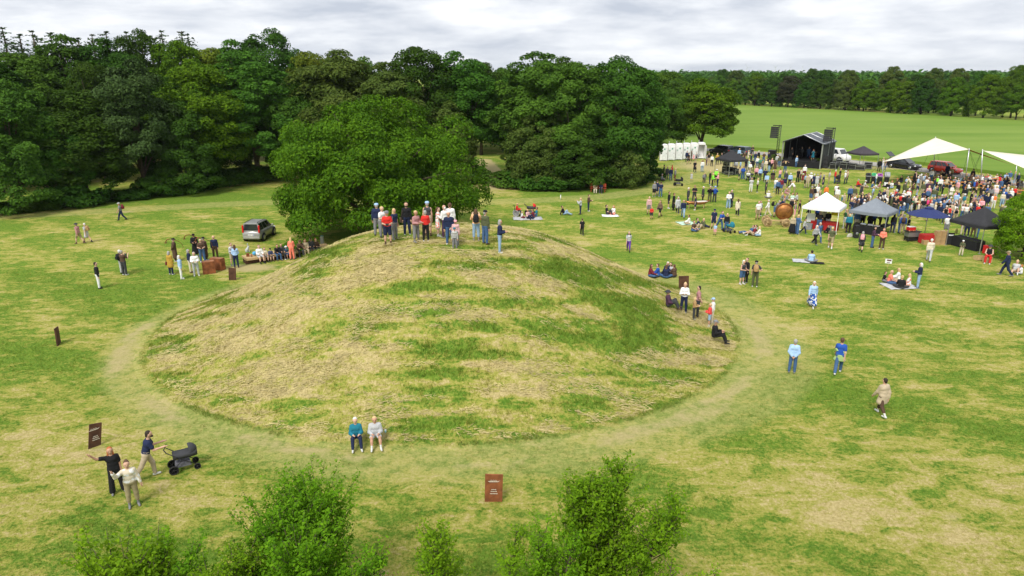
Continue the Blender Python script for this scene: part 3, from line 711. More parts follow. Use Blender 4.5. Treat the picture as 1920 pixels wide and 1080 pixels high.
# ------------------------------------------------------------------ people: one continuous body grown from a posed skeleton
def surface_nets(vals, lo, h):
    ins = vals < 0; nx, ny, nz = vals.shape
    c = np.zeros((nx-1, ny-1, nz-1), np.int8)
    for a in (0, 1):
        for b in (0, 1):
            for d in (0, 1): c += ins[a:nx-1+a, b:ny-1+b, d:nz-1+d]
    act = np.argwhere((c > 0) & (c < 8)); idx = -np.ones(c.shape, np.int32); idx[tuple(act.T)] = np.arange(len(act))
    acc = np.zeros((len(act), 3)); cnt = np.zeros((len(act), 1))
    co = [np.array(k) for k in np.ndindex(2, 2, 2)]
    for i, p in enumerate(co):
        for q in co[i+1:]:
            if np.abs(p-q).sum() != 1: continue
            va = vals[tuple((act+p).T)]; vb = vals[tuple((act+q).T)]; m = (va < 0) != (vb < 0)
            t = np.where(m, va/np.where(m, va-vb, 1), 0)[:, None]
            acc += np.where(m[:, None], p+(q-p)*t, 0); cnt += m[:, None]
    V = lo+(act+acc/np.maximum(cnt, 1))*h; F = []
    for ax in range(3):
        sl0 = [slice(None)]*3; sl1 = [slice(None)]*3; sl0[ax] = slice(0, -1); sl1[ax] = slice(1, None)
        A, B = ins[tuple(sl0)], ins[tuple(sl1)]; u, v = (ax+1) % 3, (ax+2) % 3
        for flip in (0, 1):
            e = np.argwhere((A & ~B) if not flip else (~A & B))
            if not len(e): continue
            e = e[(e[:, u] > 0) & (e[:, v] > 0)]
            def at(du, dv):
                k = e.copy(); k[:, u] += du; k[:, v] += dv; return idx[tuple(np.clip(k, 0, np.array(idx.shape)-1).T)]
            q = np.stack([at(-1, -1), at(0, -1), at(0, 0), at(-1, 0)], 1)
            F.append(q[:, ::-1] if flip else q)
    F = np.concatenate(F); F = F[(F >= 0).all(1)]
    return V, F
def grow(prims, h, k=.025, pad=.0, sub=None):
    """prims: (a, b, ra, rb[, flat]) tapered rods, smoothly blended"""
    A = np.array([p[0] for p in prims], float); B = np.array([p[1] for p in prims], float); r = max(max(p[2], p[3]) for p in prims)+pad+2.2*h
    lo = np.minimum(A, B).min(0)-r; hi = np.maximum(A, B).max(0)+r; n = np.ceil((hi-lo)/h).astype(int)+1
    ax = [lo[i]+np.arange(n[i])*h for i in range(3)]
    vals = np.full(tuple(n), 9., np.float32)
    for p in prims:
        a, b = np.array(p[0], float), np.array(p[1], float); rr = max(p[2], p[3])+pad+k+2.2*h
        l = np.minimum(a, b)-rr; u = np.maximum(a, b)+rr; s = []
        for i in range(3):
            i0 = int(np.clip(np.floor((l[i]-lo[i])/h), 0, n[i]-1)); i1 = int(np.clip(np.ceil((u[i]-lo[i])/h)+1, 1, n[i])); s.append(slice(i0, i1))
        X, Y, Z = np.meshgrid(ax[0][s[0]], ax[1][s[1]], ax[2][s[2]], indexing='ij'); d = b-a; dd = max(d @ d, 1e-9)
        t = np.clip(((X-a[0])*d[0]+(Y-a[1])*d[1]+(Z-a[2])*d[2])/dd, 0, 1)
        dist = np.sqrt((X-a[0]-t*d[0])**2+(Y-a[1]-t*d[1])**2+(Z-a[2]-t*d[2])**2)-(p[2]+(p[3]-p[2])*t)-pad
        o = vals[tuple(s)]; hmix = np.clip(.5+.5*(o-dist)/k, 0, 1)
        vals[tuple(s)] = o*(1-hmix)+dist*hmix-k*hmix*(1-hmix)
    return surface_nets(vals, lo, h)

def nv(*v): v = np.array(v, float); return v/np.linalg.norm(v)
# (torso direction, right arm upper/lower, left arm upper/lower, right thigh/shin, left thigh/shin, pelvis height or None)
DN = (0, 0, -1)
POSES = {
 'stand': ((0, .02, 1), (.16, 0, -1), (.03, .16, -1), (-.16, 0, -1), (-.03, .16, -1), (.07, 0, -1), (.03, -.02, -1), (-.07, 0, -1), (-.03, -.02, -1), None),
 'ease': ((.03, 0, 1), (.22, -.1, -1), (.0, .35, -1), (-.18, .05, -1), (.35, .55, -.5), (.04, .02, -1), (.02, -.04, -1), (-.16, .14, -1), (-.1, -.04, -1), None),
 'walk': ((0, .06, 1), (.12, .35, -1), (0, .6, -1), (-.12, -.38, -1), (0, -.05, -1), (.03, -.34, -1), (.02, -.6, -1), (-.03, .42, -1), (-.02, .16, -1), None),
 'stride': ((0, .08, 1), (.14, -.4, -1), (0, -.05, -1), (-.12, .35, -1), (0, .7, -1), (.03, .45, -1), (.0, .22, -1), (-.03, -.28, -1), (-.02, -.8, -1), None),
 'front': ((0, .04, 1), (.2, .1, -1), (-.35, .9, .05), (-.2, .1, -1), (.35, .9, .05), (.07, 0, -1), (.03, -.02, -1), (-.08, .03, -1), (-.03, -.02, -1), None),
 'cross': ((0, -.02, 1), (.25, .2, -1), (-.95, .45, .15), (-.25, .2, -1), (.95, .45, .1), (.09, 0, -1), (.03, -.02, -1), (-.09, 0, -1), (-.03, -.02, -1), None),
 'phone': ((0, .0, 1), (.3, .6, -.7), (-.25, .55, .8), (-.3, .6, -.7), (.25, .55, .8), (.07, 0, -1), (.03, -.02, -1), (-.07, 0, -1), (-.03, -.02, -1), None),
 'behind': ((0, .03, 1), (.22, -.3, -1), (-.5, -.25, -.65), (-.22, -.3, -1), (.5, -.25, -.65), (.06, 0, -1), (.03, -.02, -1), (-.06, 0, -1), (-.03, -.02, -1), None),
 'wave': ((.02, .0, 1), (.75, .25, .25), (.55, .25, .75), (-.18, 0, -1), (-.05, .2, -1), (.12, .05, -1), (.06, -.02, -1), (-.16, -.02, -1), (-.1, -.02, -1), None),
 'wave2': ((.0, .0, 1), (.5, .45, -.1), (.25, .4, 1), (-.3, 0, -1), (-.2, .2, -1), (.07, .06, -1), (.03, -.02, -1), (-.08, 0, -1), (-.03, -.02, -1), None),
 'push': ((0, .3, 1), (.15, .4, -1), (.0, 1, .12), (-.15, .4, -1), (0, 1, .12), (.03, -.5, -1), (.02, -.75, -1), (-.03, .4, -1), (-.02, .05, -1), None),
 'bend': ((0, .75, 1), (.1, .5, -1), (-.1, .7, -.7), (-.1, .5, -1), (.1, .7, -.7), (.07, -.05, -1), (.03, -.02, -1), (-.07, -.02, -1), (-.03, -.02, -1), None),
 'up': ((0, -.05, 1), (.8, .1, .5), (-.75, .1, .6), (-.8, .1, .5), (.75, .1, .6), (.08, 0, -1), (.03, -.02, -1), (-.1, .03, -1), (-.03, -.02, -1), None),
 'hip': ((-.03, 0, 1), (.75, -.1, -.75), (-.75, .2, -.6), (-.2, 0, -1), (-.05, .25, -1), (.12, 0, -1), (.04, -.02, -1), (-.05, 0, -1), (-.03, -.02, -1), None),
 'sit': ((0, -.12, 1), (.2, .35, -1), (-.25, .9, -.15), (-.2, .35, -1), (.25, .9, -.15), (.2, .75, .62), (.0, .5, -1), (-.2, .75, .62), (0, .5, -1), .11),
 'sit2': ((0, -.3, 1), (.2, -.5, -1), (.05, -.25, -1), (-.2, .4, -1), (.2, .9, -.1), (.25, 1, .28), (.05, 1, -.34), (-.15, .7, .7), (0, .55, -1), .11),
 'sit3': ((0, .12, 1), (.2, .5, -1), (-.3, .85, -.3), (-.2, .5, -1), (.3, .85, -.3), (.8, .75, .12), (-.8, .35, -.2), (-.8, .75, .12), (.8, .25, -.2), .11),
 'bench': ((0, .06, 1), (.2, .35, -1), (-.2, .9, .0), (-.2, .35, -1), (.2, .9, .0), (.12, 1, -.06), (.0, .1, -1), (-.12, 1, -.06), (0, .1, -1), None),
 'benchl': ((0, .34, 1), (.2, .55, -1), (-.1, .9, .1), (-.2, .55, -1), (.1, .9, .1), (.12, 1, -.06), (.0, -.15, -1), (-.12, 1, -.06), (0, .15, -1), None),
 'slope': ((0, .02, 1), (.22, .25, -1), (-.35, .9, .15), (-.22, .25, -1), (.35, .9, .15), (.16, 1, .30), (.05, .42, -1), (-.16, 1, .30), (-.05, .42, -1), None),
 'recline': ((0, -.62, 1), (.25, -.55, -1), (.05, -.3, -1), (-.25, .3, -1), (0, .9, .1), (.12, 1, .2), (.02, 1, -.2), (-.12, 1, .35), (0, 1, -.4), .11),
 'crouch': ((0, .35, 1), (.1, .7, -.8), (-.1, .9, .1), (-.1, .7, -.8), (.1, .9, .1), (.25, .9, .1), (.0, -.55, -1), (-.2, .9, -.25), (0, -.35, -1), None),
}
def skeleton(pose):
    td, ru, rl, lu, ll, rt, rs, lt, ls, pz = POSES[pose]; S = {}
    td = nv(*td); pel = np.array([0, 0, 0.]); chest = pel+td*.36; sh = pel+td*.475; neck = pel+td*.53
    hd = nv(td[0]*.4, td[1]*.55+.06, 1.); head = neck+hd*.135
    S.update(pel=pel, td=td, chest=chest, sh=sh, neck=neck, head=head, hd=hd)
    for s, U, L_, T, Q in ((1, ru, rl, rt, rs), (-1, lu, ll, lt, ls)):
        U, L_, T, Q = nv(*U), nv(*L_), nv(*T), nv(*Q)
        a = sh+np.array([s*.158, 0, -.045]); el = a+U*.285; wr = el+L_*.245; S['arm', s] = (a, el, wr, wr+L_*.085, L_, U)
        hp = pel+np.array([s*.085, 0, -.03]); kn = hp+T*.42; an = kn+Q*.41; S['leg', s] = (hp, kn, an)
        f = np.array([s*.12, 1., 0.])
        if abs(Q[2]) < .55: f = np.array([0, .35, 1.])
        S['foot', s] = nv(*f)
    zmin = min(S['leg', s][2][2] for s in (1, -1))-.075
    S['lift'] = -zmin if pz is None else max(pz, -zmin)
    return S
def body_prims(S, mitten):
    td = S['td']; P = []; x = np.array([1., 0, 0]); fwd = np.cross(td, x)*-1
    P += [(S['sh']-x*.10-td*.025, S['sh']+x*.10-td*.025, .058, .058), (S['chest']-x*.07, S['chest']+x*.07, .105, .105),
          (S['pel']+td*.19-x*.05, S['pel']+td*.19+x*.05, .1, .1), (S['pel']+td*.02-x*.075, S['pel']+td*.02+x*.075, .108, .108),
          (S['pel'], S['chest'], .1, .1), (S['sh'], S['head'], .056, .05),
          (S['head']-S['hd']*.035, S['head']+S['hd']*.03, .078, .092), (S['head']-S['hd']*.07+np.array([0, .035, 0]), S['head']+np.array([0, .02, 0]), .045, .07),
          (S['head']+np.array([0, .085, -.005]), S['head']+np.array([0, .108, -.03]), .012, .018)]   # nose
    for s in (1, -1):
        a, e, w, hnd, L_, U = S['arm', s]; P += [(a, e, .052, .042), (e, w, .042, .029), (w, hnd if not mitten else hnd+L_*.07, .034, .036 if not mitten else .03)]
        hp, k, an = S['leg', s]; P += [(hp, k, .088, .058), (k, k+(an-k)*.4, .055, .056), (k+(an-k)*.3, an, .056, .038)]
        f = S['foot', s]; P += [(an+np.array([0, 0, -.03])-f*.04, an+f*.15+np.array([0, 0, -.042]), .044, .036)]
        P += [(S['head']+x*s*.088+np.array([0, -.01, -.02]), S['head']+x*s*.092+np.array([0, -.015, .015]), .014, .016)]   # ear
    return P
MESH = {}
def to_mesh(name, V, F, lift, zones=None):
    V = V+np.array([0, 0, lift]); me = mesh_np(name, V, F, True)
    if zones is not None: me.polygons.foreach_set('material_index', zones.astype(np.int32))
    return me
def body_mesh(pose, fine):
    key = ('body', pose, fine)
    if key in MESH: return MESH[key]
    S = skeleton(pose); V, F = grow(body_prims(S, not fine), .024 if fine else .064)
    c = V[F].mean(1); z = np.zeros(len(F), int)
    for s in (1, -1):
        an = S['leg', s][2]; f = S['foot', s]; d = np.linalg.norm(c-(an+f*.05+np.array([0, 0, -.03])), axis=1); z[d < .155] = 1
    # face: eyes, mouth; hands: five fingers each
    ev, ef, ez = [], [], []
    def addq(V2, F2, zone):
        n = len(V)+sum(len(q) for q in ev); ev.append(np.array(V2)); ef.append(np.array(F2)+n); ez.append(np.full(len(F2), zone))
    if fine:
        H = S['head']; 
        for s in (1, -1):
            e = H+np.array([s*.034, .083, .012]); addq([e+np.array(q) for q in ((-.014, .004, 0), (0, .012, -.009), (.014, .004, 0), (0, .010, .009))], [(0, 1, 2, 3)], 2)
        m = H+np.array([0, .088, -.058]); addq([m+np.array(q) for q in ((-.022, .0, 0), (0, .006, -.008), (.022, .0, 0), (0, .009, .006))], [(0, 1, 2, 3)], 3)
        for s in (1, -1):
            a, el, w, hd, L_, U = S['arm', s]; side = np.cross(L_, np.cross(U+np.array([0, .01, .013]), L_)); side = np.cross(L_, U+np.array([.01*s, .02, 0])); side = side/(np.linalg.norm(side)+1e-9); palm = np.cross(side, L_)
            fs = [(q, .078-.012*abs(q-.4), L_) for q in (-.9, -.3, .3, .9)] + [(1.25, .06, nv(*(L_*.75+side*.75)))]
            for j, (q, ln, dr) in enumerate(fs):
                r0 = .0095; p0 = hd+side*q*.028-(L_*.045 if j == 4 else -L_*.012); p1 = p0+dr*ln*.55; p2 = p1+nv(*(dr+palm*.55))*ln*.55; mb = MB().tube(list(map(tuple, (p0, p1, p2))), [r0, r0*.95, r0*.7], 4)
                vv = np.array([tuple(t) for t in mb.v]); qq = [f_ for f_ in mb.f if len(f_) == 4]; addq(vv, qq, 0)
    if ev: V = np.concatenate([V]+ev); F = np.concatenate([F]+ef); z = np.concatenate([z]+ez)
    me = to_mesh('body', V, F, S['lift'], z); MESH[key] = me; return me
def top_mesh(pose, g, fine):
    """g: tee, shirt, jacket, tank, coat, dress, cloak"""
    key = ('top', pose, g, fine)
    if key in MESH: return MESH[key]
    S = skeleton(pose); td = S['td']; x = np.array([1., 0, 0]); P = []; pad = {'tee': .018, 'tank': .014, 'shirt': .02, 'jacket': .026, 'coat': .028, 'dress': .016, 'cloak': .03}[g]
    P += [(S['sh']-x*.095-td*.03, S['sh']+x*.095-td*.03, .054, .054), (S['chest']-x*.07, S['chest']+x*.07, .108, .108), (S['pel']+td*.19-x*.055, S['pel']+td*.19+x*.055, .102, .102), (S['pel']+td*.05-x*.07, S['pel']+td*.05+x*.07, .104, .104), (S['pel']+td*.05, S['chest'], .1, .1)]
    if g != 'tank':
        for s in (1, -1):
            a, e, w, hd, L_, U = S['arm', s]
            if g in ('tee', 'dress'): P.append((a, a+(e-a)*.62, .056, .056))
            else: P += [(a, e, .056, .046), (e, w-L_*.015, .046, .036)]
    if g in ('coat', 'dress', 'cloak'):
        kn = (S['leg', 1][1]+S['leg', -1][1])/2; q = {'coat': .62, 'dress': .8, 'cloak': 1.35}[g]; w = {'coat': .055, 'dress': .075, 'cloak': .07}[g]
        low = S['pel']+(kn-S['pel'])*q
        for s in (1, -1):
            P.append((S['pel']+x*s*.05, low+x*s*(.05+w), .105, .112))
        P.append((S['pel'], low, .11, .13))
    V, F = grow(P, .026 if fine else .066, .03, pad); me = to_mesh('top', V, F, S['lift']); MESH[key] = me; return me
def bottom_mesh(pose, g, fine):
    """g: trousers, wide, capri, shorts, skirt"""
    key = ('bottom', pose, g, fine)
    if key in MESH: return MESH[key]
    S = skeleton(pose); x = np.array([1., 0, 0]); td = S['td']; P = [(S['pel']+td*.07-x*.07, S['pel']+td*.07+x*.07, .1, .1), (S['pel']-x*.075, S['pel']+x*.075, .108, .108)]; pad = .016
    for s in (1, -1):
        hp, k, an = S['leg', s]
        if g == 'shorts': P.append((hp, hp+(k-hp)*.82, .09, .078))
        elif g == 'capri': P += [(hp, k, .088, .062), (k, k+(an-k)*.55, .062, .054)]
        elif g == 'wide': P += [(hp, k, .09, .072), (k, k+(an-k)*.92, .072, .082)]
        elif g == 'skirt': P.append((hp, k+(an-k)*.5+x*s*.05, .1, .13))
        else: P += [(hp, k, .088, .062), (k, k+(an-k)*.92, .062, .046)]
    if g == 'skirt':
        k = (S['leg', 1][1]+S['leg', -1][1])/2; a = (S['leg', 1][2]+S['leg', -1][2])/2; P.append((S['pel'], k+(a-k)*.5, .1, .17))
    V, F = grow(P, .026 if fine else .066, .02, pad); me = to_mesh('bottom', V, F, S['lift']); MESH[key] = me; return me
def hair_mesh(pose, style, fine):
    key = ('hair', pose, style, fine)
    if key in MESH: return MESH[key]
    S = skeleton(pose); H = S['head']; hd = S['hd']; b = np.array([0, -1., 0]); P = [(H+hd*.035+b*.012, H+hd*.055+b*.025, .092, .088), (H+b*.035+hd*.01, H+b*.045-hd*.03, .082, .062)]
    if style == 'long': P += [(H+b*.05, H+b*.085-np.array([0, 0, .22]), .078, .07), (H+np.array([.06, -.01, -.01]), H+np.array([.085, 0, -.17]), .035, .03), (H+np.array([-.06, -.01, -.01]), H+np.array([-.085, 0, -.17]), .035, .03)]
    if style == 'bob': P += [(H+b*.045, H+b*.06-np.array([0, 0, .1]), .078, .07), (H+np.array([.065, -.01, 0]), H+np.array([.075, 0, -.08]), .035, .03), (H+np.array([-.065, -.01, 0]), H+np.array([-.075, 0, -.08]), .035, .03)]
    if style == 'bun': P += [(H+hd*.09+b*.07, H+hd*.11+b*.085, .045, .045)]
    if style == 'tail': P += [(H+b*.10+hd*.03, H+b*.15-np.array([0, 0, .16]), .035, .022)]
    if style == 'bald': P = [(H+b*.045-hd*.02, H+b*.045-hd*.045, .072, .06)]
    if style in ('cap', 'hat'): P = [(H+b*.045-hd*.0, H+b*.045-hd*.045, .074, .06)]
    V, F = grow(P, .02 if fine else .048, .02); me = to_mesh('hair', V, F, S['lift']); MESH[key] = me; return me
def hat_mesh(pose, style):
    key = ('hat', pose, style)
    if key in MESH: return MESH[key]
    S = skeleton(pose); H = S['head']+np.array([0, 0, S['lift']]); b = MB()
    prof = [(.104, .025), (.106, .05), (.1, .085), (.078, .112), (.03, .126), (.001, .128)]
    if style == 'hat': prof = [(.175, .022), (.178, .03), (.108, .04), (.102, .1), (.085, .12), (.001, .124)]
    b.lathe(prof, (H[0], H[1]-.006, H[2]), 14)
    if style == 'cap':
        b.add([(H[0]+.09*sin(a)*k, H[1]+.075*cos(a)*1.0+.02+(.085*cos(a) if k > 1 else 0)*1.0, H[2]+.036-(.012 if k > 1 else 0)) for k in (1, 1.02) for a in np.linspace(-1.2, 1.2, 7)], [(i, i+1, i+8, i+7) for i in range(6)])
    me = b.mesh('hat'); MESH[key] = me; return me

COLS = dict(black=(.012, .012, .014), charcoal=(.045, .047, .052), grey=(.20, .20, .21), lightgrey=(.44, .45, .46), white=(.74, .74, .73), cream=(.62, .55, .42), beige=(.44, .36, .25), khaki=(.30, .25, .14),
    brown=(.085, .05, .032), tan=(.40, .25, .11), navy=(.014, .022, .062), blue=(.02, .08, .36), denim=(.055, .115, .24), paledenim=(.26, .38, .52), lightblue=(.34, .50, .74), teal=(.015, .17, .24), green=(.03, .11, .05), mint=(.45, .65, .5),
    olive=(.085, .095, .045), lime=(.24, .72, .06), yellow=(.80, .55, .04), mustard=(.42, .26, .04), orange=(.80, .20, .04), coral=(.82, .22, .15), peach=(.80, .45, .24), red=(.58, .028, .022), maroon=(.17, .02, .03), pink=(.76, .36, .40), hotpink=(.80, .06, .22), purple=(.13, .05, .32), rose=(.40, .20, .20), plum=(.07, .03, .06))
HAIRC = dict(white=(.66, .65, .62), grey=(.34, .33, .32), blond=(.58, .42, .20), brown=(.10, .055, .03), dark=(.03, .02, .014), black=(.012, .01, .009), ginger=(.42, .13, .04), silver=(.5, .5, .5))
def pattern(name, kindp, a, b, scale):
    if name in MATS: return MATS[name]
    m = mat(name, a, .9, var=0.02); nt = m.node_tree; N = nt.nodes.new; L = nt.links.new; bs = nt.nodes['Principled BSDF']; tc = N('ShaderNodeTexCoord')
    if kindp == 'stripe':
        t = N('ShaderNodeTexWave'); t.bands_direction = 'Z'; t.inputs['Scale'].default_value = scale
    elif kindp == 'check':
        t = N('ShaderNodeTexChecker'); t.inputs['Scale'].default_value = scale
    else:
        t = N('ShaderNodeTexVoronoi'); t.inputs['Scale'].default_value = scale
    L(tc.outputs['Object'], t.inputs['Vector']); r = N('ShaderNodeValToRGB'); r.color_ramp.interpolation = 'CONSTANT'; r.color_ramp.elements[0].color = a+(1,); r.color_ramp.elements[1].position = .5 if kindp != 'floral' else .42; r.color_ramp.elements[1].color = b+(1,)
    L(t.outputs['Distance'] if kindp == 'floral' else t.outputs[1 if kindp == 'check' else 0], r.inputs[0]); L(r.outputs[0], bs.inputs['Base Color']); return m
def cloth(words):
    w = words.split()
    if 'striped' in w:
        a = COLS[[q for q in w if q in COLS][0]]; return pattern('cloth_striped_'+'_'.join(w), 'stripe', a, COLS['white'], 3.4)
    if 'floral' in w:
        a = COLS[[q for q in w if q in COLS][0]]; return pattern('cloth_floral_'+'_'.join(w), 'floral', COLS['coral'] if 'white' in w else COLS['white'], a, 9.)
    if 'plaid' in w or 'patterned' in w:
        a = COLS[[q for q in w if q in COLS][0]]; return pattern('cloth_check_'+'_'.join(w), 'check', a, tuple(min(.8, c*2.4+.05) for c in a), 22.)
    for q in w:
        if q in COLS: return mat('cloth_'+q, COLS[q], .92, var=.16, scale=6, bump=.15)
    raise KeyError(words)
SKINS = [mat('skin_%d' % i, c, .6, var=.08, scale=12) for i, c in enumerate([(.56, .34, .24), (.50, .28, .19), (.60, .38, .28), (.42, .23, .15)])]
SHOES = [mat('shoe_%s' % n, c, .7) for n, c in (('black', (.015, .015, .016)), ('white', (.6, .6, .58)), ('brown', (.09, .05, .03)), ('grey', (.2, .2, .2)))]
M_EYE = mat('eye_dark', (.02, .015, .012), .3); M_LIP = mat('lip', (.36, .12, .1), .5)
TOPK = dict(tee='tee', polo='tee', tank='tank', vest='tank', shirt='shirt', blouse='shirt', sweater='shirt', top='shirt', cardigan='shirt', tunic='tee', hoodie='jacket', jacket='jacket', blazer='jacket', suit='jacket', coat='coat', dress='dress', cloak='cloak', poncho='jacket', kimono='coat')
BOTK = dict(trousers='trousers', jeans='trousers', leggings='trousers', capris='capri', shorts='shorts', skirt='skirt', flares='wide')
PR = random.Random(99)
def yaw_of(p, face):
    a = math.atan2(-p.x, p.y)      # turned away from the camera
    return a + {'b': 0, 'f': pi, 'l': pi/2, 'r': -pi/2, 'bl': .8, 'br': -.8, 'fl': pi-.8, 'fr': pi+.8}[face]
def words_of(c): return c.replace('paledenim', 'pale denim').replace('hotpink', 'hot pink').replace('lightblue', 'light blue').replace('lightgrey', 'light grey')
PEOPLE = []; EXTRA = []
def person(p, pose, face, h, top, bottom, hair, label, fine=False, group=None, zoff=0., yaw=None):
    yz = yaw_of(p, face) if yaw is None else yaw
    bm = body_mesh(pose, fine); s = h/1.72; gx = s*PR.uniform(.95, 1.1)
    if h < 1.45: gx = s*1.02
    skin = PR.choice(SKINS[:3] if PR.random() < .9 else SKINS); sh = PR.choice(SHOES)
    if bottom.startswith('none'): pass
    o = obj('person', bm, [skin, sh, M_EYE, M_LIP], loc=(p.x, p.y, p.z+zoff), rot=(0, 0, yz), scale=(gx, gx, s))
    for i, q in enumerate([skin, sh, M_EYE, M_LIP]):
        if i < len(o.material_slots): o.material_slots[i].link = 'OBJECT'; o.material_slots[i].material = q
    tag(o, label, 'person', group)
    if bottom and not bottom.startswith('none'):
        g = BOTK[bottom.split()[-1]]; c = obj(bottom.split()[-1], bottom_mesh(pose, g, fine), cloth(bottom), o)
    g = TOPK[top.split()[-1]]; c = obj(top.split()[-1], top_mesh(pose, g, fine), cloth(top), o)
    hw = hair.split(); col = hw[0]; st = hw[1] if len(hw) > 1 else 'short'
    if st in ('cap', 'hat'):
        obj(st, hat_mesh(pose, st), mat('hat_'+col, COLS[col], .9), o)
        obj('hair', hair_mesh(pose, 'cap', fine), mat('hair_'+(hw[2] if len(hw) > 2 else 'grey'), HAIRC[hw[2] if len(hw) > 2 else 'grey'], .7, var=.2, scale=30), o)
    else:
        obj('hair', hair_mesh(pose, st, fine), mat('hair_'+col, HAIRC[col], .7, var=.2, scale=30), o)
    PEOPLE.append(o); return o
def hand_of(o, pose, side, h):
    S = skeleton(pose); q = S['arm', side][3]+np.array([0, 0, S['lift']]); return o.matrix_basis @ Vector(q)
def backpack(o, col, label):
    """a packed rucksack hanging on somebody's back: top-level, with pocket and straps"""
    h = o.scale[2]; M = o.matrix_basis
    e = empty('backpack', M @ Vector((0, -.2, 1.27)), o.rotation_euler.z, label, 'backpack')
    m = mat('pack_'+col, COLS[col], .85, var=.2, scale=8)
    b = MB(); b.lathe([(.11, -.22), (.155, -.19), (.16, 0), (.14, .15), (.08, .21), (.001, .22)], (0, -.0, 0), 10); me = b.build('bag_body', m, e); me.scale = (h, .72*h, h)
    q = MB().box((0, -.125*h, -.07*h), (.2*h, .07*h, .18*h)).build('pocket', m, e)
    for s in (-1, 1): MB().tube([(s*.09*h, .08*h, .16*h), (s*.11*h, .2*h, .2*h), (s*.13*h, .31*h, .06*h), (s*.12*h, .24*h, -.14*h), (s*.1*h, .06*h, -.2*h)], .016*h, 5).build('strap', m, e)
    return e
def handbag(o, col, label, side=1, z=.82):
    h = o.scale[2]; M = o.matrix_basis; e = empty('handbag', M @ Vector((side*.3, .02, z)), o.rotation_euler.z, label, 'bag')
    m = mat('leather_'+col, COLS[col], .6, var=.2, scale=8)
    MB().box((0, 0, 0), (.11*h, .27*h, .24*h), taper=.8).build('bag_body', m, e, bevel=.02)
    MB().tube([(0, -.1*h, .1*h), (-side*.1*h, -.03*h, .5*h), (-side*.18*h, 0, .6*h), (-side*.1*h, .05*h, .5*h), (0, .1*h, .1*h)], .011*h, 5).build('strap', m, e)
    return e
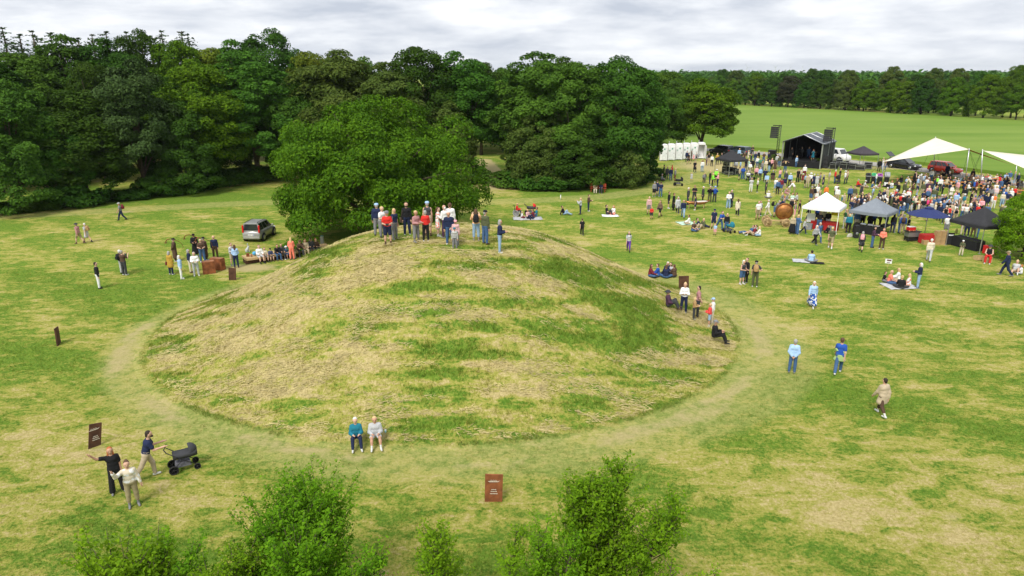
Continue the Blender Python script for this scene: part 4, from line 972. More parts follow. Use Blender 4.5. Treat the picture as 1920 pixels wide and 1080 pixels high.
# ------------------------------------------------------------------ the people in the photograph
# u v pose face height; top; bottom; hair; where or what else
NEAR = '''
281 896 push r 1.84; navy tee; beige trousers; dark short; bearded, pushing the grey pram
222 923 wave f 1.72; black tee; black flares; ginger long; waving, arm stretched out, lower left
252 948 wave2 f 1.66; floral cream blouse; khaki capris; brown bun; waving in front of the woman in black
669 832 slope f 1.66; teal poncho; navy trousers; white short; sitting eating at the foot of the mound
705 829 slope f 1.62; lightgrey hoodie; lightgrey shorts; blond short; boy sitting eating at the foot of the mound
150 457 walk bl 1.78; rose shirt; khaki shorts; charcoal hat; walking away on the far left lawn
165 455 walk bl 1.68; lightgrey dress; none; white short; with brown rucksack walking on the far left lawn
229 413 stride l 1.76; grey tee; navy trousers; lightgrey cap; walking left along the pale track
187 541 stand r 1.78; black sweater; white trousers; dark short; standing alone left of the mound
231 513 phone br 1.72; charcoal jacket; lightgrey trousers; white short; half hidden behind the photographing man
235 516 phone br 1.78; brown tee; charcoal trousers; grey short; photographing left of the horn players
330 490 behind r 1.78; brown cloak; charcoal trousers; black cap; leftmost curved-horn player
368 481 front f 1.80; black cloak; white capris; black cap; middle horn player, white shirt front
386 488 stand br 1.80; brown cloak; charcoal trousers; black cap; rightmost horn player by the rust blocks
322 515 stand br 1.68; mustard coat; navy jeans; grey bob; with red shoulder bag watching the horn players
341 523 stand r 1.66; lightblue jacket; white trousers; white bob; nearest onlooker at the horn players
358 511 stand r 1.68; navy jacket; cream trousers; grey bob; between two onlookers at the horn players
369 517 front f 1.70; white jacket; lightgrey trousers; grey bob; with bright scarf beside the rust blocks
381 491 front f 1.78; brown tee; denim jeans; brown short; behind the rust steel blocks
405 484 stand f 1.74; navy sweater; brown trousers; blond short; bowing his head right behind the rust blocks
437 498 front fr 1.70; navy striped jacket; beige shorts; brown short; standing before the long bench's left end
444 502 front b 1.70; lightblue shirt; navy trousers; brown long; back turned, near the long bench's left end
709 442 stand b 1.80; navy jacket; grey trousers; lightblue cap; leftmost on the mound top, back turned
718 445 front fr 1.68; white tee; grey jeans; blond short; second from left on the mound top
728 459 front f 1.80; red tee; navy shorts; grey cap; holding a camera on the mound top
741 449 stand fr 1.66; navy tee; grey trousers; blond long; with grey shoulder bag on the mound top
764 441 stand f 1.80; black shirt; navy jeans; brown short; bearded, behind others on the mound top
781 454 front fr 1.66; rose sweater; grey capris; blond short; in profile on the mound top
803 443 stand b 1.90; charcoal vest; beige shorts; lightblue cap; tallest on the mound top, back turned
799 453 front b 1.64; red sweater; black leggings; grey short; back turned on the mound top
822 443 front r 1.58; floral white dress; none; brown tail; girl in the middle of the mound top
835 446 front bl 1.76; white shirt; plum trousers; white bald; bald, in the middle of the mound top
845 443 stand b 1.80; white shirt; grey trousers; brown short; farthest back on the mound top
843 458 ease f 1.70; navy jacket; denim jeans; white short; in sunglasses on the mound top
855 461 stand f 1.36; plaid rose shirt; grey trousers; pink cap blond; girl behind the striped boy on the mound top
853 467 stand f 1.12; black striped sweater; grey trousers; teal cap blond; small boy at the front of the mound top
893 452 phone b 1.70; peach sweater; paledenim capris; brown long; with black rucksack right on the mound top
910 458 stand br 1.80; olive jacket; denim jeans; black cap; back turned, right on the mound top
937 474 front r 1.70; navy jacket; paledenim jeans; grey bob; rightmost on the mound top
1088 402 phone l 1.66; lightgrey shirt; navy trousers; blond tail; taking a photo on the far lawn behind the mound
1103 396 front r 1.70; brown jacket; navy trousers; brown short; behind the photographing woman on the far lawn
1091 441 walk b 1.50; black tee; black trousers; brown short; walking away alone on the far lawn
1178 472 walk f 1.66; lightgrey tee; purple capris; grey short; walking towards the mound
1057 403 sit2 r 1.70; black jacket; paledenim jeans; brown short; sitting alone on the far lawn
1138 403 sit r 1.74; black tee; charcoal trousers; dark short; sitting beside a companion in coral skirt
1151 402 sit3 fl 1.66; white cardigan; coral skirt; ginger long; sitting on the far lawn
1116 362 bench f 1.66; beige jacket; cream trousers; grey short; left on the red bench under the trees
1126 362 bench f 1.70; navy jacket; charcoal trousers; blond short; right on the red bench under the trees
978 409 sit3 r 1.25; white tee; maroon trousers; blond bob; child on the picnic blanket with the wheelchair
990 411 sit fr 1.66; plaid rose shirt; navy jeans; blond bun; on the picnic blanket with the wheelchair
1000 410 sit3 l 1.74; maroon tee; navy jeans; brown short; on the right of the blanket with the wheelchair
1005 407 sit l 1.66; teal tee; denim jeans; brown bun; at the back of the blanket with the wheelchair
1218 519 sit3 r 1.66; maroon sweater; denim jeans; brown bob; leftmost in the seated circle
1234 519 sit3 l 1.70; blue sweater; denim jeans; brown bun; tall in the seated circle
1248 522 sit3 b 1.74; navy sweater; denim jeans; brown tail; back turned in the seated circle
1251 514 sit3 f 1.66; navy jacket; charcoal trousers; white bob; white hair at the back of the seated circle
1264 520 sit3 bl 1.66; brown jacket; charcoal trousers; brown tail; rightmost in the seated circle
1258 515 sit3 fl 1.60; lightgrey sweater; grey trousers; brown long; half hidden in the seated circle
1253 577 sit r 1.74; plum jacket; charcoal trousers; charcoal hat; sitting behind the right shoulder of the mound
1281 586 cross f 1.70; white sweater; navy jeans; blond bun; arms folded before the dark plate
1307 595 behind l 1.80; rose tee; charcoal trousers; dark short; with hands behind his back right of the mound
1300 599 front r 1.25; tan sweater; charcoal trousers; blond bob; child right of the mound, before a man
1329 612 front l 1.30; red patterned jacket; paledenim shorts; blond short; child eating right of the mound
1334 607 stand l 1.50; white hoodie; cream trousers; lightblue cap; behind the child in red
1338 640 slope r 1.76; black jacket; black trousers; grey cap; reading on the mound's right slope
1390 533 front fr 1.66; charcoal vest; denim shorts; white bob; talking in a pair beyond the mound
1397 530 stand fl 1.72; black coat; black trousers; brown short; facing a companion beyond the mound
1414 538 hip b 1.80; charcoal tee; olive trousers; black cap; with tan rucksack, feet apart
1521 576 walk f 1.66; lightblue cardigan; floral blue skirt; white long; walking alone on the right lawn
1484 699 behind b 1.68; lightblue poncho; denim jeans; grey short; hands behind back on the ring path
1570 700 stride b 1.82; blue polo; denim jeans; brown short; with pale green cloth tied at the waist
1650 778 stride bl 1.68; beige coat; brown capris; dark short; walking alone at lower right
1520 493 sit3 b 1.72; lightblue shirt; grey trousers; dark short; sitting alone on a grey blanket
1720 540 front l 1.70; navy jacket; paledenim jeans; white bob; with tan bag beside the picnic group
1656 528 sit3 r 1.30; black tee; grey shorts; brown short; child left in the right picnic group
1666 532 sit3 r 1.76; coral tee; denim jeans; blond bald; in the right picnic group
1684 527 sit3 l 1.66; white blouse; beige trousers; blond long; at the back of the right picnic group
1688 542 sit3 b 1.66; black top; charcoal trousers; blond bun; back turned in the right picnic group
1704 537 sit3 l 1.60; floral white dress; none; blond long; rightmost in the right picnic group
1740 490 walk b 1.76; cream jacket; lightgrey trousers; white short; walking towards the parasol stall
1801 479 front f 1.22; olive jacket; cream trousers; white cap brown; child before the black gazebo on the right
1851 492 bench f 1.76; black vest; red trousers; charcoal hat; sitting on a crate by the right-hand tree
1884 517 stride l 1.82; navy jacket; navy trousers; khaki cap; striding left near the right edge
1903 512 sit2 f 1.68; lightgrey tee; beige shorts; blond bun; sitting at the right edge
1914 514 sit3 l 1.25; white tee; lightgrey trousers; ginger short; child sitting at the right edge
1634 464 front r 1.70; plum top; denim flares; black long; with pink bag before the grey gazebo
1652 467 front f 1.68; coral sweater; brown trousers; ginger short; eating before the grey gazebo
1613 472 walk b 1.66; charcoal coat; black shorts; grey bob; with pink rucksack before the grey gazebo
1527 458 stride fr 1.64; patterned grey blouse; black trousers; white bob; walking before the white gazebo
1533 455 walk fr 1.76; denim shirt; denim jeans; grey short; behind the woman in patterned blouse
1556 466 walk b 1.80; olive tee; khaki shorts; blond short; walking towards the white gazebo
1506 438 stride r 1.35; lightgrey hoodie; navy trousers; brown short; boy running beside the white gazebo
1493 439 front br 1.72; denim jacket; denim flares; blond tail; near the copper disc
1484 439 stand b 1.70; beige top; black skirt; blond long; with long curls near the copper disc
1412 442 sit2 l 1.76; maroon tee; beige shorts; brown short; sitting on the grass left of the copper disc
1404 439 recline l 1.74; denim shirt; denim jeans; brown short; lying back left of the copper disc
1424 443 sit3 l 1.62; white shirt; paledenim jeans; blond long; sitting left of the copper disc
1417 436 sit3 fl 1.30; lightgrey tee; grey shorts; brown short; child half hidden behind the pair on the grass
1420 412 stand f 1.80; white polo; khaki shorts; blond bald; standing left of the copper disc
1424 405 stand fr 1.50; navy striped jacket; navy trousers; dark short; behind the man in khaki shorts
1439 405 stride l 1.66; white jacket; cream trousers; white short; striding left of the copper disc
1451 407 bend r 1.78; grey tee; denim shorts; grey short; with black rucksack leaning at the copper disc
1337 429 stand f 1.82; navy polo; navy shorts; navy cap; walking the lawn beside the teal stroller
1349 431 push fr 1.78; blue tee; denim jeans; brown short; pushing the teal stroller
1361 435 stand f 1.68; black top; denim jeans; blond long; right of the teal stroller
1340 441 stand b 1.00; lightblue tee; pink shorts; blond short; small child left of the teal stroller
1382 404 walk b 1.68; cream coat; black leggings; brown long; walking alone left of the copper disc
1292 421 sit3 l 1.66; white sweater; beige trousers; brown bun; on the white picnic blanket mid lawn
1299 433 sit3 fr 1.74; brown tee; denim jeans; brown short; front of the mid lawn picnic
1313 426 recline r 1.72; navy tee; navy jeans; dark short; lying in the mid lawn picnic
1317 429 sit fl 1.66; olive top; beige capris; blond bob; right side of the mid lawn picnic
1216 402 stand f 1.78; plaid rose shirt; grey shorts; blond short; beside the small child in red mid lawn
1221 411 front f 1.20; red jacket; charcoal shorts; blond short; small child on the mid lawn
1237 407 walk fl 1.68; patterned brown top; black shorts; brown long; with grey bag mid lawn
1253 391 stand r 1.76; black jacket; charcoal shorts; brown short; left of the person in long black coat
1262 394 stand r 1.76; black cloak; black trousers; brown short; long coat, by the bronze table
1270 400 walk f 1.70; lightgrey coat; charcoal leggings; white bob; walking by the bronze table
1280 408 walk f 1.78; navy jacket; paledenim jeans; grey bald; walking towards the camera by the bronze table
1289 384 stand r 1.84; charcoal suit; navy trousers; white short; grey-suited behind the bronze table
1301 378 cross f 1.78; black tee; charcoal trousers; brown short; arms folded behind the bronze table
1303 394 stand l 1.40; navy dress; none; brown long; girl leaning at the bronze table
1317 379 stand l 1.72; patterned black coat; black trousers; white short; right of the bronze table
1330 379 phone f 1.76; black jacket; olive trousers; grey short; taking a photo above the bronze table
1339 379 phone f 1.76; blue jacket; charcoal trousers; lightblue cap; drinking beside the man with a camera
1365 390 front f 1.70; white shirt; paledenim flares; blond tail; chatting mid lawn right of the bronze table
1370 388 stand fl 1.80; charcoal jacket; navy jeans; grey short; behind the blonde woman in pale jeans
'''
CROWD = '''
1226 370 stand b 1.78; grey jacket; black shorts; grey short; 
1231 367 stand br 1.76; navy jacket; navy shorts; brown short; 
1238 370 stand b 1.76; navy tee; denim jeans; brown short; 
1244 334 stand r 1.76; olive jacket; black trousers; dark short; 
1250 337 stand f 1.74; charcoal jacket; charcoal trousers; grey short; 
1259 333 stand l 1.70; red jacket; charcoal trousers; ginger bob; 
1257 339 stand f 1.72; navy jacket; denim jeans; brown short; 
1265 340 stand r 1.70; grey jacket; maroon trousers; blond bob; 
1240 339 sit3 r 1.70; grey sweater; charcoal trousers; grey short; 
1296 340 stand f 1.15; lightgrey dress; none; blond long; 
1319 343 stand f 1.25; grey jacket; charcoal trousers; blond short; 
1302 324 ease f 1.72; black dress; black leggings; brown short; 
1316 323 stand f 1.70; white shirt; paledenim jeans; brown long; 
1287 304 stand f 1.76; navy jacket; charcoal trousers; brown short; 
1291 308 walk l 1.80; black tee; black shorts; brown short; 
1300 302 stand f 1.10; pink dress; none; brown bob; 
1305 301 stand f 1.20; grey tee; navy shorts; brown short; 
1296 302 stand r 1.68; brown top; brown trousers; brown long; 
1324 311 stand r 1.70; grey tee; plum trousers; brown tail; 
1328 309 stand f 1.82; black tee; beige shorts; brown short; 
1334 312 stand b 1.72; white blouse; black trousers; blond bun; 
1344 309 ease f 1.74; mustard top; black trousers; blond short; 
1352 308 stand f 1.74; black tee; charcoal trousers; brown short; 
1335 351 front r 1.72; lime jacket; black trousers; blond tail; 
1342 343 front f 1.76; lime hoodie; black trousers; white cap; 
1330 347 stand r 1.80; black jacket; navy jeans; blond short; 
1345 350 front l 1.70; pink blouse; navy trousers; blond bob; 
1321 342 stand b 1.24; charcoal jacket; grey trousers; blond short; 
1385 338 stand r 1.72; beige sweater; navy shorts; brown short; 
1392 336 front f 1.70; blue jacket; denim flares; brown tail; 
1402 338 benchl f 1.70; white tee; black trousers; white bob; 
1417 336 stand f 1.70; pink sweater; black trousers; grey bob; 
1424 339 stand b 1.76; lightblue shirt; charcoal trousers; white bald; 
1433 341 phone b 1.72; navy jacket; black trousers; brown short; 
1407 361 phone f 1.76; lightgrey tee; white trousers; blond bald; 
1419 361 stand r 1.70; white tee; black trousers; blond long; 
1435 364 stand r 1.74; charcoal dress; black leggings; grey bob; 
1461 341 stand bl 1.72; pink tee; denim shorts; brown short; 
1472 347 behind b 1.76; charcoal jacket; black trousers; white bald; 
1480 350 stand b 1.68; lightblue jacket; black trousers; white short; 
1448 339 bench b 1.74; black jacket; black trousers; grey short; 
1453 362 stand f 1.80; white tee; paledenim shorts; blond bald; 
1457 365 stand b 1.74; denim jacket; black trousers; blond short; 
1463 361 stand b 1.70; maroon hoodie; denim shorts; brown short; 
1469 358 front f 1.72; navy jacket; beige shorts; navy cap; 
1471 325 up b 1.72; black tee; denim jeans; blond long; 
1452 323 stand b 1.70; brown dress; none; brown long; 
1441 323 stand br 1.70; black jacket; paledenim jeans; blond bob; 
1435 321 front f 1.70; cream jacket; cream trousers; blond bob; 
1424 318 front f 1.70; patterned green shirt; olive trousers; blond bald; 
1419 315 stand b 1.68; white shirt; denim jeans; blond bob; 
1407 310 stand r 1.76; navy jacket; navy jeans; brown short; 
1415 306 stand f 1.72; navy shirt; denim jeans; ginger bob; 
1421 304 stand br 1.78; black jacket; black trousers; white short; 
1431 307 stand f 1.80; brown tee; denim jeans; blond bald; 
1402 303 front r 1.76; cream coat; beige trousers; blond bob; 
1410 293 cross f 1.80; black tee; charcoal trousers; white bald; 
1385 299 stand f 1.76; lightblue shirt; navy trousers; blond short; 
1395 305 stand f 1.70; brown tee; charcoal trousers; grey cap; 
1403 321 stand l 1.70; mint top; denim jeans; blond bob; 
1398 321 stand b 1.72; black tee; navy trousers; blond short; 
1410 321 stand b 1.78; black suit; black trousers; grey short; 
1387 323 stand r 1.72; lightblue blouse; grey trousers; blond bob; 
1379 322 stand f 1.66; lightgrey jacket; beige trousers; white bob; 
1376 312 stand l 1.72; charcoal jacket; navy jeans; brown short; 
1405 327 front f 1.66; patterned white blouse; beige capris; grey short; 
1460 314 stand b 1.70; olive jacket; denim jeans; brown long; 
1456 311 stand f 1.70; lightgrey jacket; grey trousers; white short; 
1440 306 stand l 1.68; navy sweater; navy trousers; grey short; 
1380 306 stand b 1.74; beige jacket; brown trousers; brown short; 
1428 325 stand fl 1.66; grey hoodie; denim jeans; ginger short; 
1446 318 stand fr 1.66; pink cardigan; black leggings; blond long; 
1495 342 stand f 1.74; black tee; black flares; ginger tail; 
1500 340 stand r 1.70; patterned white vest; black trousers; brown short; 
1507 335 stand b 1.84; white shirt; maroon trousers; grey bald; 
1504 343 stand f 1.20; maroon dress; none; white hat; 
1508 352 front r 1.74; lightblue tee; black shorts; brown short; 
1513 353 stand b 1.76; beige suit; beige trousers; grey bald; 
1518 350 front f 1.74; white shirt; black trousers; white hat; 
1524 352 stand bl 1.70; navy dress; none; white short; 
1530 352 stand b 1.68; lightgrey dress; white trousers; grey bun; 
1536 350 front l 1.72; grey tee; olive shorts; brown short; 
1542 353 stand l 1.66; navy dress; black shorts; grey bob; 
1553 346 front r 1.78; lightgrey tee; khaki trousers; brown short; 
1440 372 sit3 b 1.60; white shirt; grey trousers; cream hat; 
1471 371 crouch r 1.66; rose dress; none; brown bun; 
1478 371 stand l .95; maroon tee; white trousers; brown short; 
1480 365 bend r 1.74; cream shirt; cream trousers; blond long; 
1488 366 bend l 1.76; white shirt; khaki trousers; grey short; 
1494 377 sit3 l 1.72; lightgrey hoodie; brown trousers; brown short; 
1485 377 sit3 f 1.66; mint tee; beige trousers; ginger short; 
1489 384 sit3 l .95; floral white dress; none; blond long; 
1469 376 sit2 r 1.66; grey top; grey trousers; blond long; 
1460 402 bend r 1.76; navy shirt; charcoal trousers; grey bald; 
1468 399 stand r 1.70; grey tee; beige trousers; ginger short; 
1482 404 stand bl 1.74; black shirt; black trousers; white hat; 
1489 410 stand r 1.62; denim vest; pink trousers; brown tail; 
1497 407 stand l 1.66; black tee; brown trousers; brown bun; 
1519 380 stand br 1.80; brown jacket; denim shorts; grey short; 
1524 379 stand b 1.74; black jacket; beige shorts; dark short; 
1531 374 stand f 1.68; white tee; lightgrey trousers; brown bun; 
1536 380 stand r 1.35; navy vest; lightgrey trousers; blond long; 
1530 380 stand f 1.20; white jacket; pink trousers; blond bob; 
1547 375 stand f 1.66; orange top; charcoal trousers; brown long; 
1534 433 front b 1.78; black tee; denim jeans; grey bald; 
1542 427 front f 1.78; plaid beige shirt; charcoal trousers; grey short; 
1550 430 front b 1.74; black jacket; lightgrey trousers; dark short; 
1515 417 walk l 1.72; black top; navy jeans; brown short; 
1530 418 stand f 1.74; blue tee; navy shorts; brown short; 
1553 437 sit3 fl 1.30; black hoodie; black trousers; brown short; 
1564 344 stand r 1.74; red jacket; denim jeans; white short; 
1573 342 ease l 1.78; black tee; olive trousers; blond short; 
1583 345 stand l 1.68; white jacket; navy jeans; white cap; 
1587 344 stand l 1.74; beige vest; navy jeans; brown short; 
1607 350 sit3 r 1.76; red jacket; charcoal trousers; grey short; 
1620 352 sit3 r 1.68; lightgrey tee; khaki trousers; white cap; 
1634 354 sit3 r 1.60; denim jacket; beige trousers; blond long; 
1646 354 sit2 l 1.60; rose sweater; white trousers; ginger bob; 
1660 351 sit3 b 1.60; white blouse; navy skirt; dark long; 
1672 353 sit3 fl 1.70; white tee; paledenim jeans; ginger short; 
1682 348 sit3 l 1.74; brown jacket; charcoal trousers; ginger short; 
1641 347 stand r 1.60; white sweater; denim jeans; brown short; 
1613 373 stand b 1.76; charcoal tank; charcoal trousers; dark short; 
1634 378 front r 1.70; lightblue tee; grey trousers; blond short; 
1644 388 front r 1.74; navy jacket; grey trousers; navy cap; 
1654 384 stand fr 1.68; navy dress; black leggings; blond long; 
1663 369 stand r 1.70; black jacket; denim jeans; blond long; 
1666 392 stand r 1.70; black coat; none; white short; 
1672 387 stand r 1.74; rose shirt; charcoal trousers; grey bald; 
1681 371 stand br 1.76; black jacket; denim jeans; blond short; 
1693 369 stand br 1.74; olive jacket; olive trousers; brown short; 
1701 378 stride r 1.74; grey tee; paledenim jeans; dark short; 
1708 371 front r 1.74; brown jacket; olive trousers; dark tail; 
1717 373 stand l 1.76; navy tee; paledenim jeans; brown short; 
1685 394 stand b 1.70; red tee; charcoal trousers; brown short; 
1680 388 stand b 1.74; charcoal shirt; grey trousers; brown short; 
1689 392 stand fr 1.68; white blouse; black leggings; white bob; 
1675 403 cross fl 1.78; black tee; charcoal jeans; blond short; 
1668 398 stand r 1.72; olive jacket; olive trousers; lightblue cap; 
1685 406 stand r 1.20; blue sweater; blue trousers; blond short; 
1692 410 stand l 1.10; yellow sweater; navy trousers; blond short; 
1702 397 bend r 1.72; black jacket; paledenim jeans; white bob; 
1715 397 stand r 1.72; black vest; black trousers; grey short; 
1719 396 stand r 1.25; red jacket; teal trousers; brown short; 
1707 404 stand r 1.74; green jacket; charcoal trousers; blond bald; 
1705 410 stand r 1.60; navy striped shirt; navy trousers; dark short; 
1594 397 front r 1.68; pink tee; black shorts; brown tail; 
1602 393 stand r 1.70; mustard shirt; black trousers; brown short; 
1607 399 bend l 1.70; navy jacket; navy trousers; white bob; 
1613 392 stand f 1.80; black shirt; khaki shorts; brown bald; 
1619 396 front r 1.74; black dress; black leggings; navy cap; 
1623 394 stand f 1.70; black jacket; black trousers; brown bun; 
1606 405 front f 1.70; black tee; khaki trousers; white bob; 
1597 406 front r 1.66; olive vest; beige trousers; brown bun; 
1632 397 bend r 1.74; navy jacket; navy jeans; grey short; 
1647 398 stand f 1.74; black tee; black trousers; black cap; 
1655 399 ease r 1.20; lightblue top; navy trousers; blond long; 
1566 374 stand f 1.76; white tee; charcoal shorts; dark short; 
1568 381 stand b 1.74; white shirt; beige trousers; brown short; 
1577 386 stand l 1.10; teal jacket; beige trousers; white hat; 
1581 384 stand f 1.25; beige sweater; beige shorts; blond short; 
1737 368 stand b 1.76; plum jacket; charcoal trousers; grey bald; 
1738 377 stand b 1.70; pink blouse; paledenim flares; blond long; 
1743 367 stand f 1.62; navy jacket; black trousers; blond bob; 
1753 378 front fl 1.76; navy tee; black trousers; grey bald; 
1781 375 front fr 1.66; patterned cream coat; charcoal leggings; blond bob; 
1793 384 stand b 1.50; black jacket; charcoal jeans; blond bob; 
1788 387 stand fr 1.70; pink shirt; beige trousers; blond short; 
1728 387 stand b 1.72; navy tee; navy trousers; brown short; 
1736 402 front l 1.74; hotpink shirt; charcoal trousers; blond bald; 
1727 398 stand b 1.72; white tee; maroon trousers; brown short; 
1755 398 stand l 1.72; hotpink polo; grey trousers; charcoal cap; 
1761 396 stand f 1.70; grey jacket; navy trousers; white short; 
1770 398 bend r 1.74; lightblue shirt; beige trousers; white short; 
1728 404 front f 1.76; black tee; grey trousers; brown bald; 
1758 410 stand f 1.68; black sweater; charcoal trousers; white cap; 
1765 408 stand bl 1.72; denim jacket; navy trousers; blond bald; 
1775 404 bend f 1.70; black cardigan; black trousers; ginger short; 
1804 368 stand r 1.74; navy jacket; charcoal trousers; blond short; 
1812 370 front r 1.72; white sweater; charcoal trousers; beige cap; 
1828 364 stand l 1.70; maroon cardigan; brown trousers; white cap; 
1817 390 front r 1.80; black tee; black shorts; brown short; 
1805 379 stand b 1.68; black sweater; beige shorts; ginger short; 
1826 380 ease l 1.70; black tee; beige skirt; blond bun; 
1837 380 stand fr 1.80; black blazer; navy jeans; brown short; 
1847 376 stand r 1.66; blue tee; charcoal trousers; white short; 
1852 378 stand r 1.76; navy vest; charcoal jeans; dark short; 
1864 377 stand b 1.68; pink striped top; lightgrey trousers; blond bob; 
1878 376 stand r 1.70; denim jacket; khaki trousers; blond bun; 
1844 391 stand f 1.40; pink tee; pink trousers; blond short; 
1848 392 stand b 1.66; navy hoodie; navy trousers; blond long; 
1856 393 stand r 1.66; white blouse; beige trousers; brown bob; 
1861 392 stand f 1.60; orange vest; white trousers; blond short; 
1832 387 stand r 1.35; brown tee; denim shorts; brown short; 
1831 395 front f 1.60; grey tee; navy trousers; black cap; 
1824 394 stand f 1.50; rose tee; grey shorts; blue cap blond; 
1824 405 phone f 1.68; black dress; black leggings; dark long; 
1804 394 stand b 1.68; teal tank; white trousers; white cap; 
1788 405 stand r 1.68; white jacket; grey trousers; grey bob; 
1794 402 stand r 1.74; olive vest; grey trousers; white short; 
1804 408 stand b 1.66; black tank; charcoal trousers; blond long; 
1815 409 front r 1.76; white tee; navy jeans; brown short; 
1789 418 bend f 1.70; navy tank; beige trousers; white bob; 
1784 414 stand f 1.68; white sweater; grey trousers; grey bob; 
1802 414 front f 1.66; white tank; denim trousers; grey bob; 
1808 415 front f 1.66; white tank; grey trousers; blond bob; 
1769 420 front f 1.74; black vest; charcoal trousers; white short; 
1776 417 stand b 1.60; red vest; charcoal trousers; dark short; 
1780 414 stand b 1.30; pink dress; none; blond long; 
1759 414 stand f 1.66; navy sweater; charcoal trousers; blond bob; 
1772 441 stand f 1.78; white tee; grey shorts; white short; 
1742 408 stand f 1.66; lightgrey blouse; grey trousers; grey bob; 
1750 410 stand r 1.62; cream sweater; beige trousers; blond long; 
1719 408 stand r 1.60; cream top; beige trousers; blond bob; 
1700 441 front r 1.68; black tee; charcoal trousers; brown tail; 
1690 439 stand b 1.74; blue jacket; beige trousers; grey cap; 
1684 437 stand r 1.70; grey jacket; denim jeans; brown short; 
1804 442 stand b 1.70; red patterned blouse; cream trousers; brown bob; 
1811 444 stand b 1.76; lightblue jacket; navy jeans; grey short; 
1823 446 front f 1.70; brown tee; brown trousers; brown long; 
1832 447 front l 1.70; black tee; denim jeans; brown long; 
1836 400 stand fl 1.70; orange tee; beige trousers; brown short; 
1589 437 stand b 1.72; teal jacket; black trousers; blond bob; 
1594 429 stand l 1.60; mint tee; black trousers; dark bun; 
1583 428 hip fl 1.78; green vest; white shorts; brown bald; 
1604 431 stand b 1.72; denim top; cream flares; brown short; 
1615 429 stand f 1.78; charcoal tee; black trousers; blond bald; 
1628 434 front f 1.68; black sweater; black trousers; black long; 
1672 437 stand b 1.70; black cardigan; navy trousers; black long; 
1636 429 front b 1.70; blue sweater; navy trousers; brown short; 
1648 431 front l 1.70; brown sweater; black trousers; dark short; 
1660 432 front l 1.72; navy sweater; charcoal trousers; brown short; 
1713 347 stand br 1.80; black vest; black trousers; dark short; 
1744 342 stand b 1.70; white blouse; denim jeans; brown bun; 
1774 333 stand f 1.82; navy shirt; navy jeans; dark short; 
1781 338 stand b 1.72; khaki jacket; brown trousers; brown short; 
1821 342 stand b 1.72; black hoodie; black trousers; brown bun; 
1845 356 stand b 1.76; grey jacket; charcoal trousers; grey bald; 
1866 360 stand r 1.66; pink cardigan; beige trousers; blond bob; 
1892 382 stand b 1.66; white hoodie; grey trousers; white bob; 
1899 378 stand b 1.70; red vest; black trousers; grey short; 
1886 374 stand l 1.70; cream shirt; beige trousers; blond bald; 
1880 384 stand f 1.66; blue hoodie; denim jeans; grey bald; 
1874 340 sit2 f 1.76; navy blazer; paledenim jeans; brown short; 
1883 344 sit2 f 1.68; black blouse; paledenim capris; brown bun; 
1690 342 sit3 fl 1.66; black cardigan; navy trousers; dark short; 
1698 352 stand bl 1.25; lightblue jacket; grey trousers; blond short; 
1705 356 bend l 1.70; cream cardigan; beige trousers; grey short; 
1647 322 stand f 1.78; black jacket; black trousers; brown short; 
1654 318 stand fl 1.76; beige jacket; denim jeans; blond bald; 
1659 320 stand l 1.74; brown vest; denim jeans; brown short; 
'''
# people seated at the trestle tables under the sail: (colour of top, hair) in the order they are seated
SEATED = ['charcoal tee|ginger short', 'white blouse|ginger long', 'navy tee|green cap', 'beige vest|blond bob', 'grey jacket|grey short', 'black tee|brown short', 'cream blouse|blond bob', 'khaki jacket|brown short', 'lime vest|grey short', 'beige shirt|blond bald',
 'navy jacket|blond short', 'black sweater|dark short', 'paledenim shirt|grey short', 'black jacket|brown short', 'grey tee|white short', 'navy sweater|grey bald', 'brown jacket|brown short', 'white tee|white bald', 'black hoodie|brown bob', 'olive jacket|grey short',
 'blue jacket|white short', 'grey sweater|blond bun', 'teal cardigan|brown short', 'rose blouse|white bob', 'black blazer|grey short', 'denim shirt|brown short', 'charcoal jacket|grey bald', 'black cardigan|black cap', 'white jacket|grey short', 'red jacket|brown long',
 'red hoodie|blond short', 'cream cardigan|grey bob', 'navy polo|brown short', 'plum sweater|grey bob', 'mint blouse|blond bob', 'tan jacket|brown short']
def zone(u, v):
    if u < 1275 and v < 350: return 'under the trees by the path'
    if u < 1310 and v < 330: return 'by the portable toilets'
    if u < 1245: return 'on the track near the trees'
    if u < 1362 and v < 325: return 'left of the sound gazebo'
    if u < 1362: return 'on the lawn left of the sound gazebo'
    if u < 1480 and v < 316: return 'behind the sound gazebo near the road'
    if u < 1480 and v < 330: return 'in the crowd left of the stage'
    if u < 1445 and v < 370: return 'standing right of the sound gazebo'
    if u < 1500 and v < 378: return 'on the lawn facing the stage'
    if u < 1505 and v < 415: return 'around the copper disc'
    if u < 1560 and v < 362: return 'in the circle before the stage'
    if u < 1560 and v < 390: return 'behind the white gazebo roof'
    if u < 1560: return 'under the white gazebo'
    if u < 1665 and v < 330: return 'beside the open black car'
    if u < 1700 and v < 358: return 'on the grass by the waste bins'
    if u < 1592 and v < 400: return 'right behind the white gazebo'
    if u < 1632 and v > 420: return 'left at the grey gazebo'
    if u < 1682 and v > 420: return 'under the grey gazebo'
    if u < 1710 and v > 420: return 'at the grill stall'
    if v > 430: return 'under the black gazebo on the right' if u > 1795 else 'beside the blue parasol'
    if u < 1660 and v < 415: return 'queueing behind the grey gazebo'
    if u < 1725 and v < 380: return 'in the queue below the waste bins'
    if u < 1725: return 'between grey gazebo and parasol'
    if v < 350: return 'at the sail tent near the road'
    if u < 1800 and v < 390: return 'on the open grass below the sail tent'
    if u < 1800: return 'in the crowd behind the blue parasol'
    if v < 372: return 'standing by the trestle tables'
    if u < 1840: return 'in the crowd behind the black gazebo'
    return 'beyond the tree at the right edge'
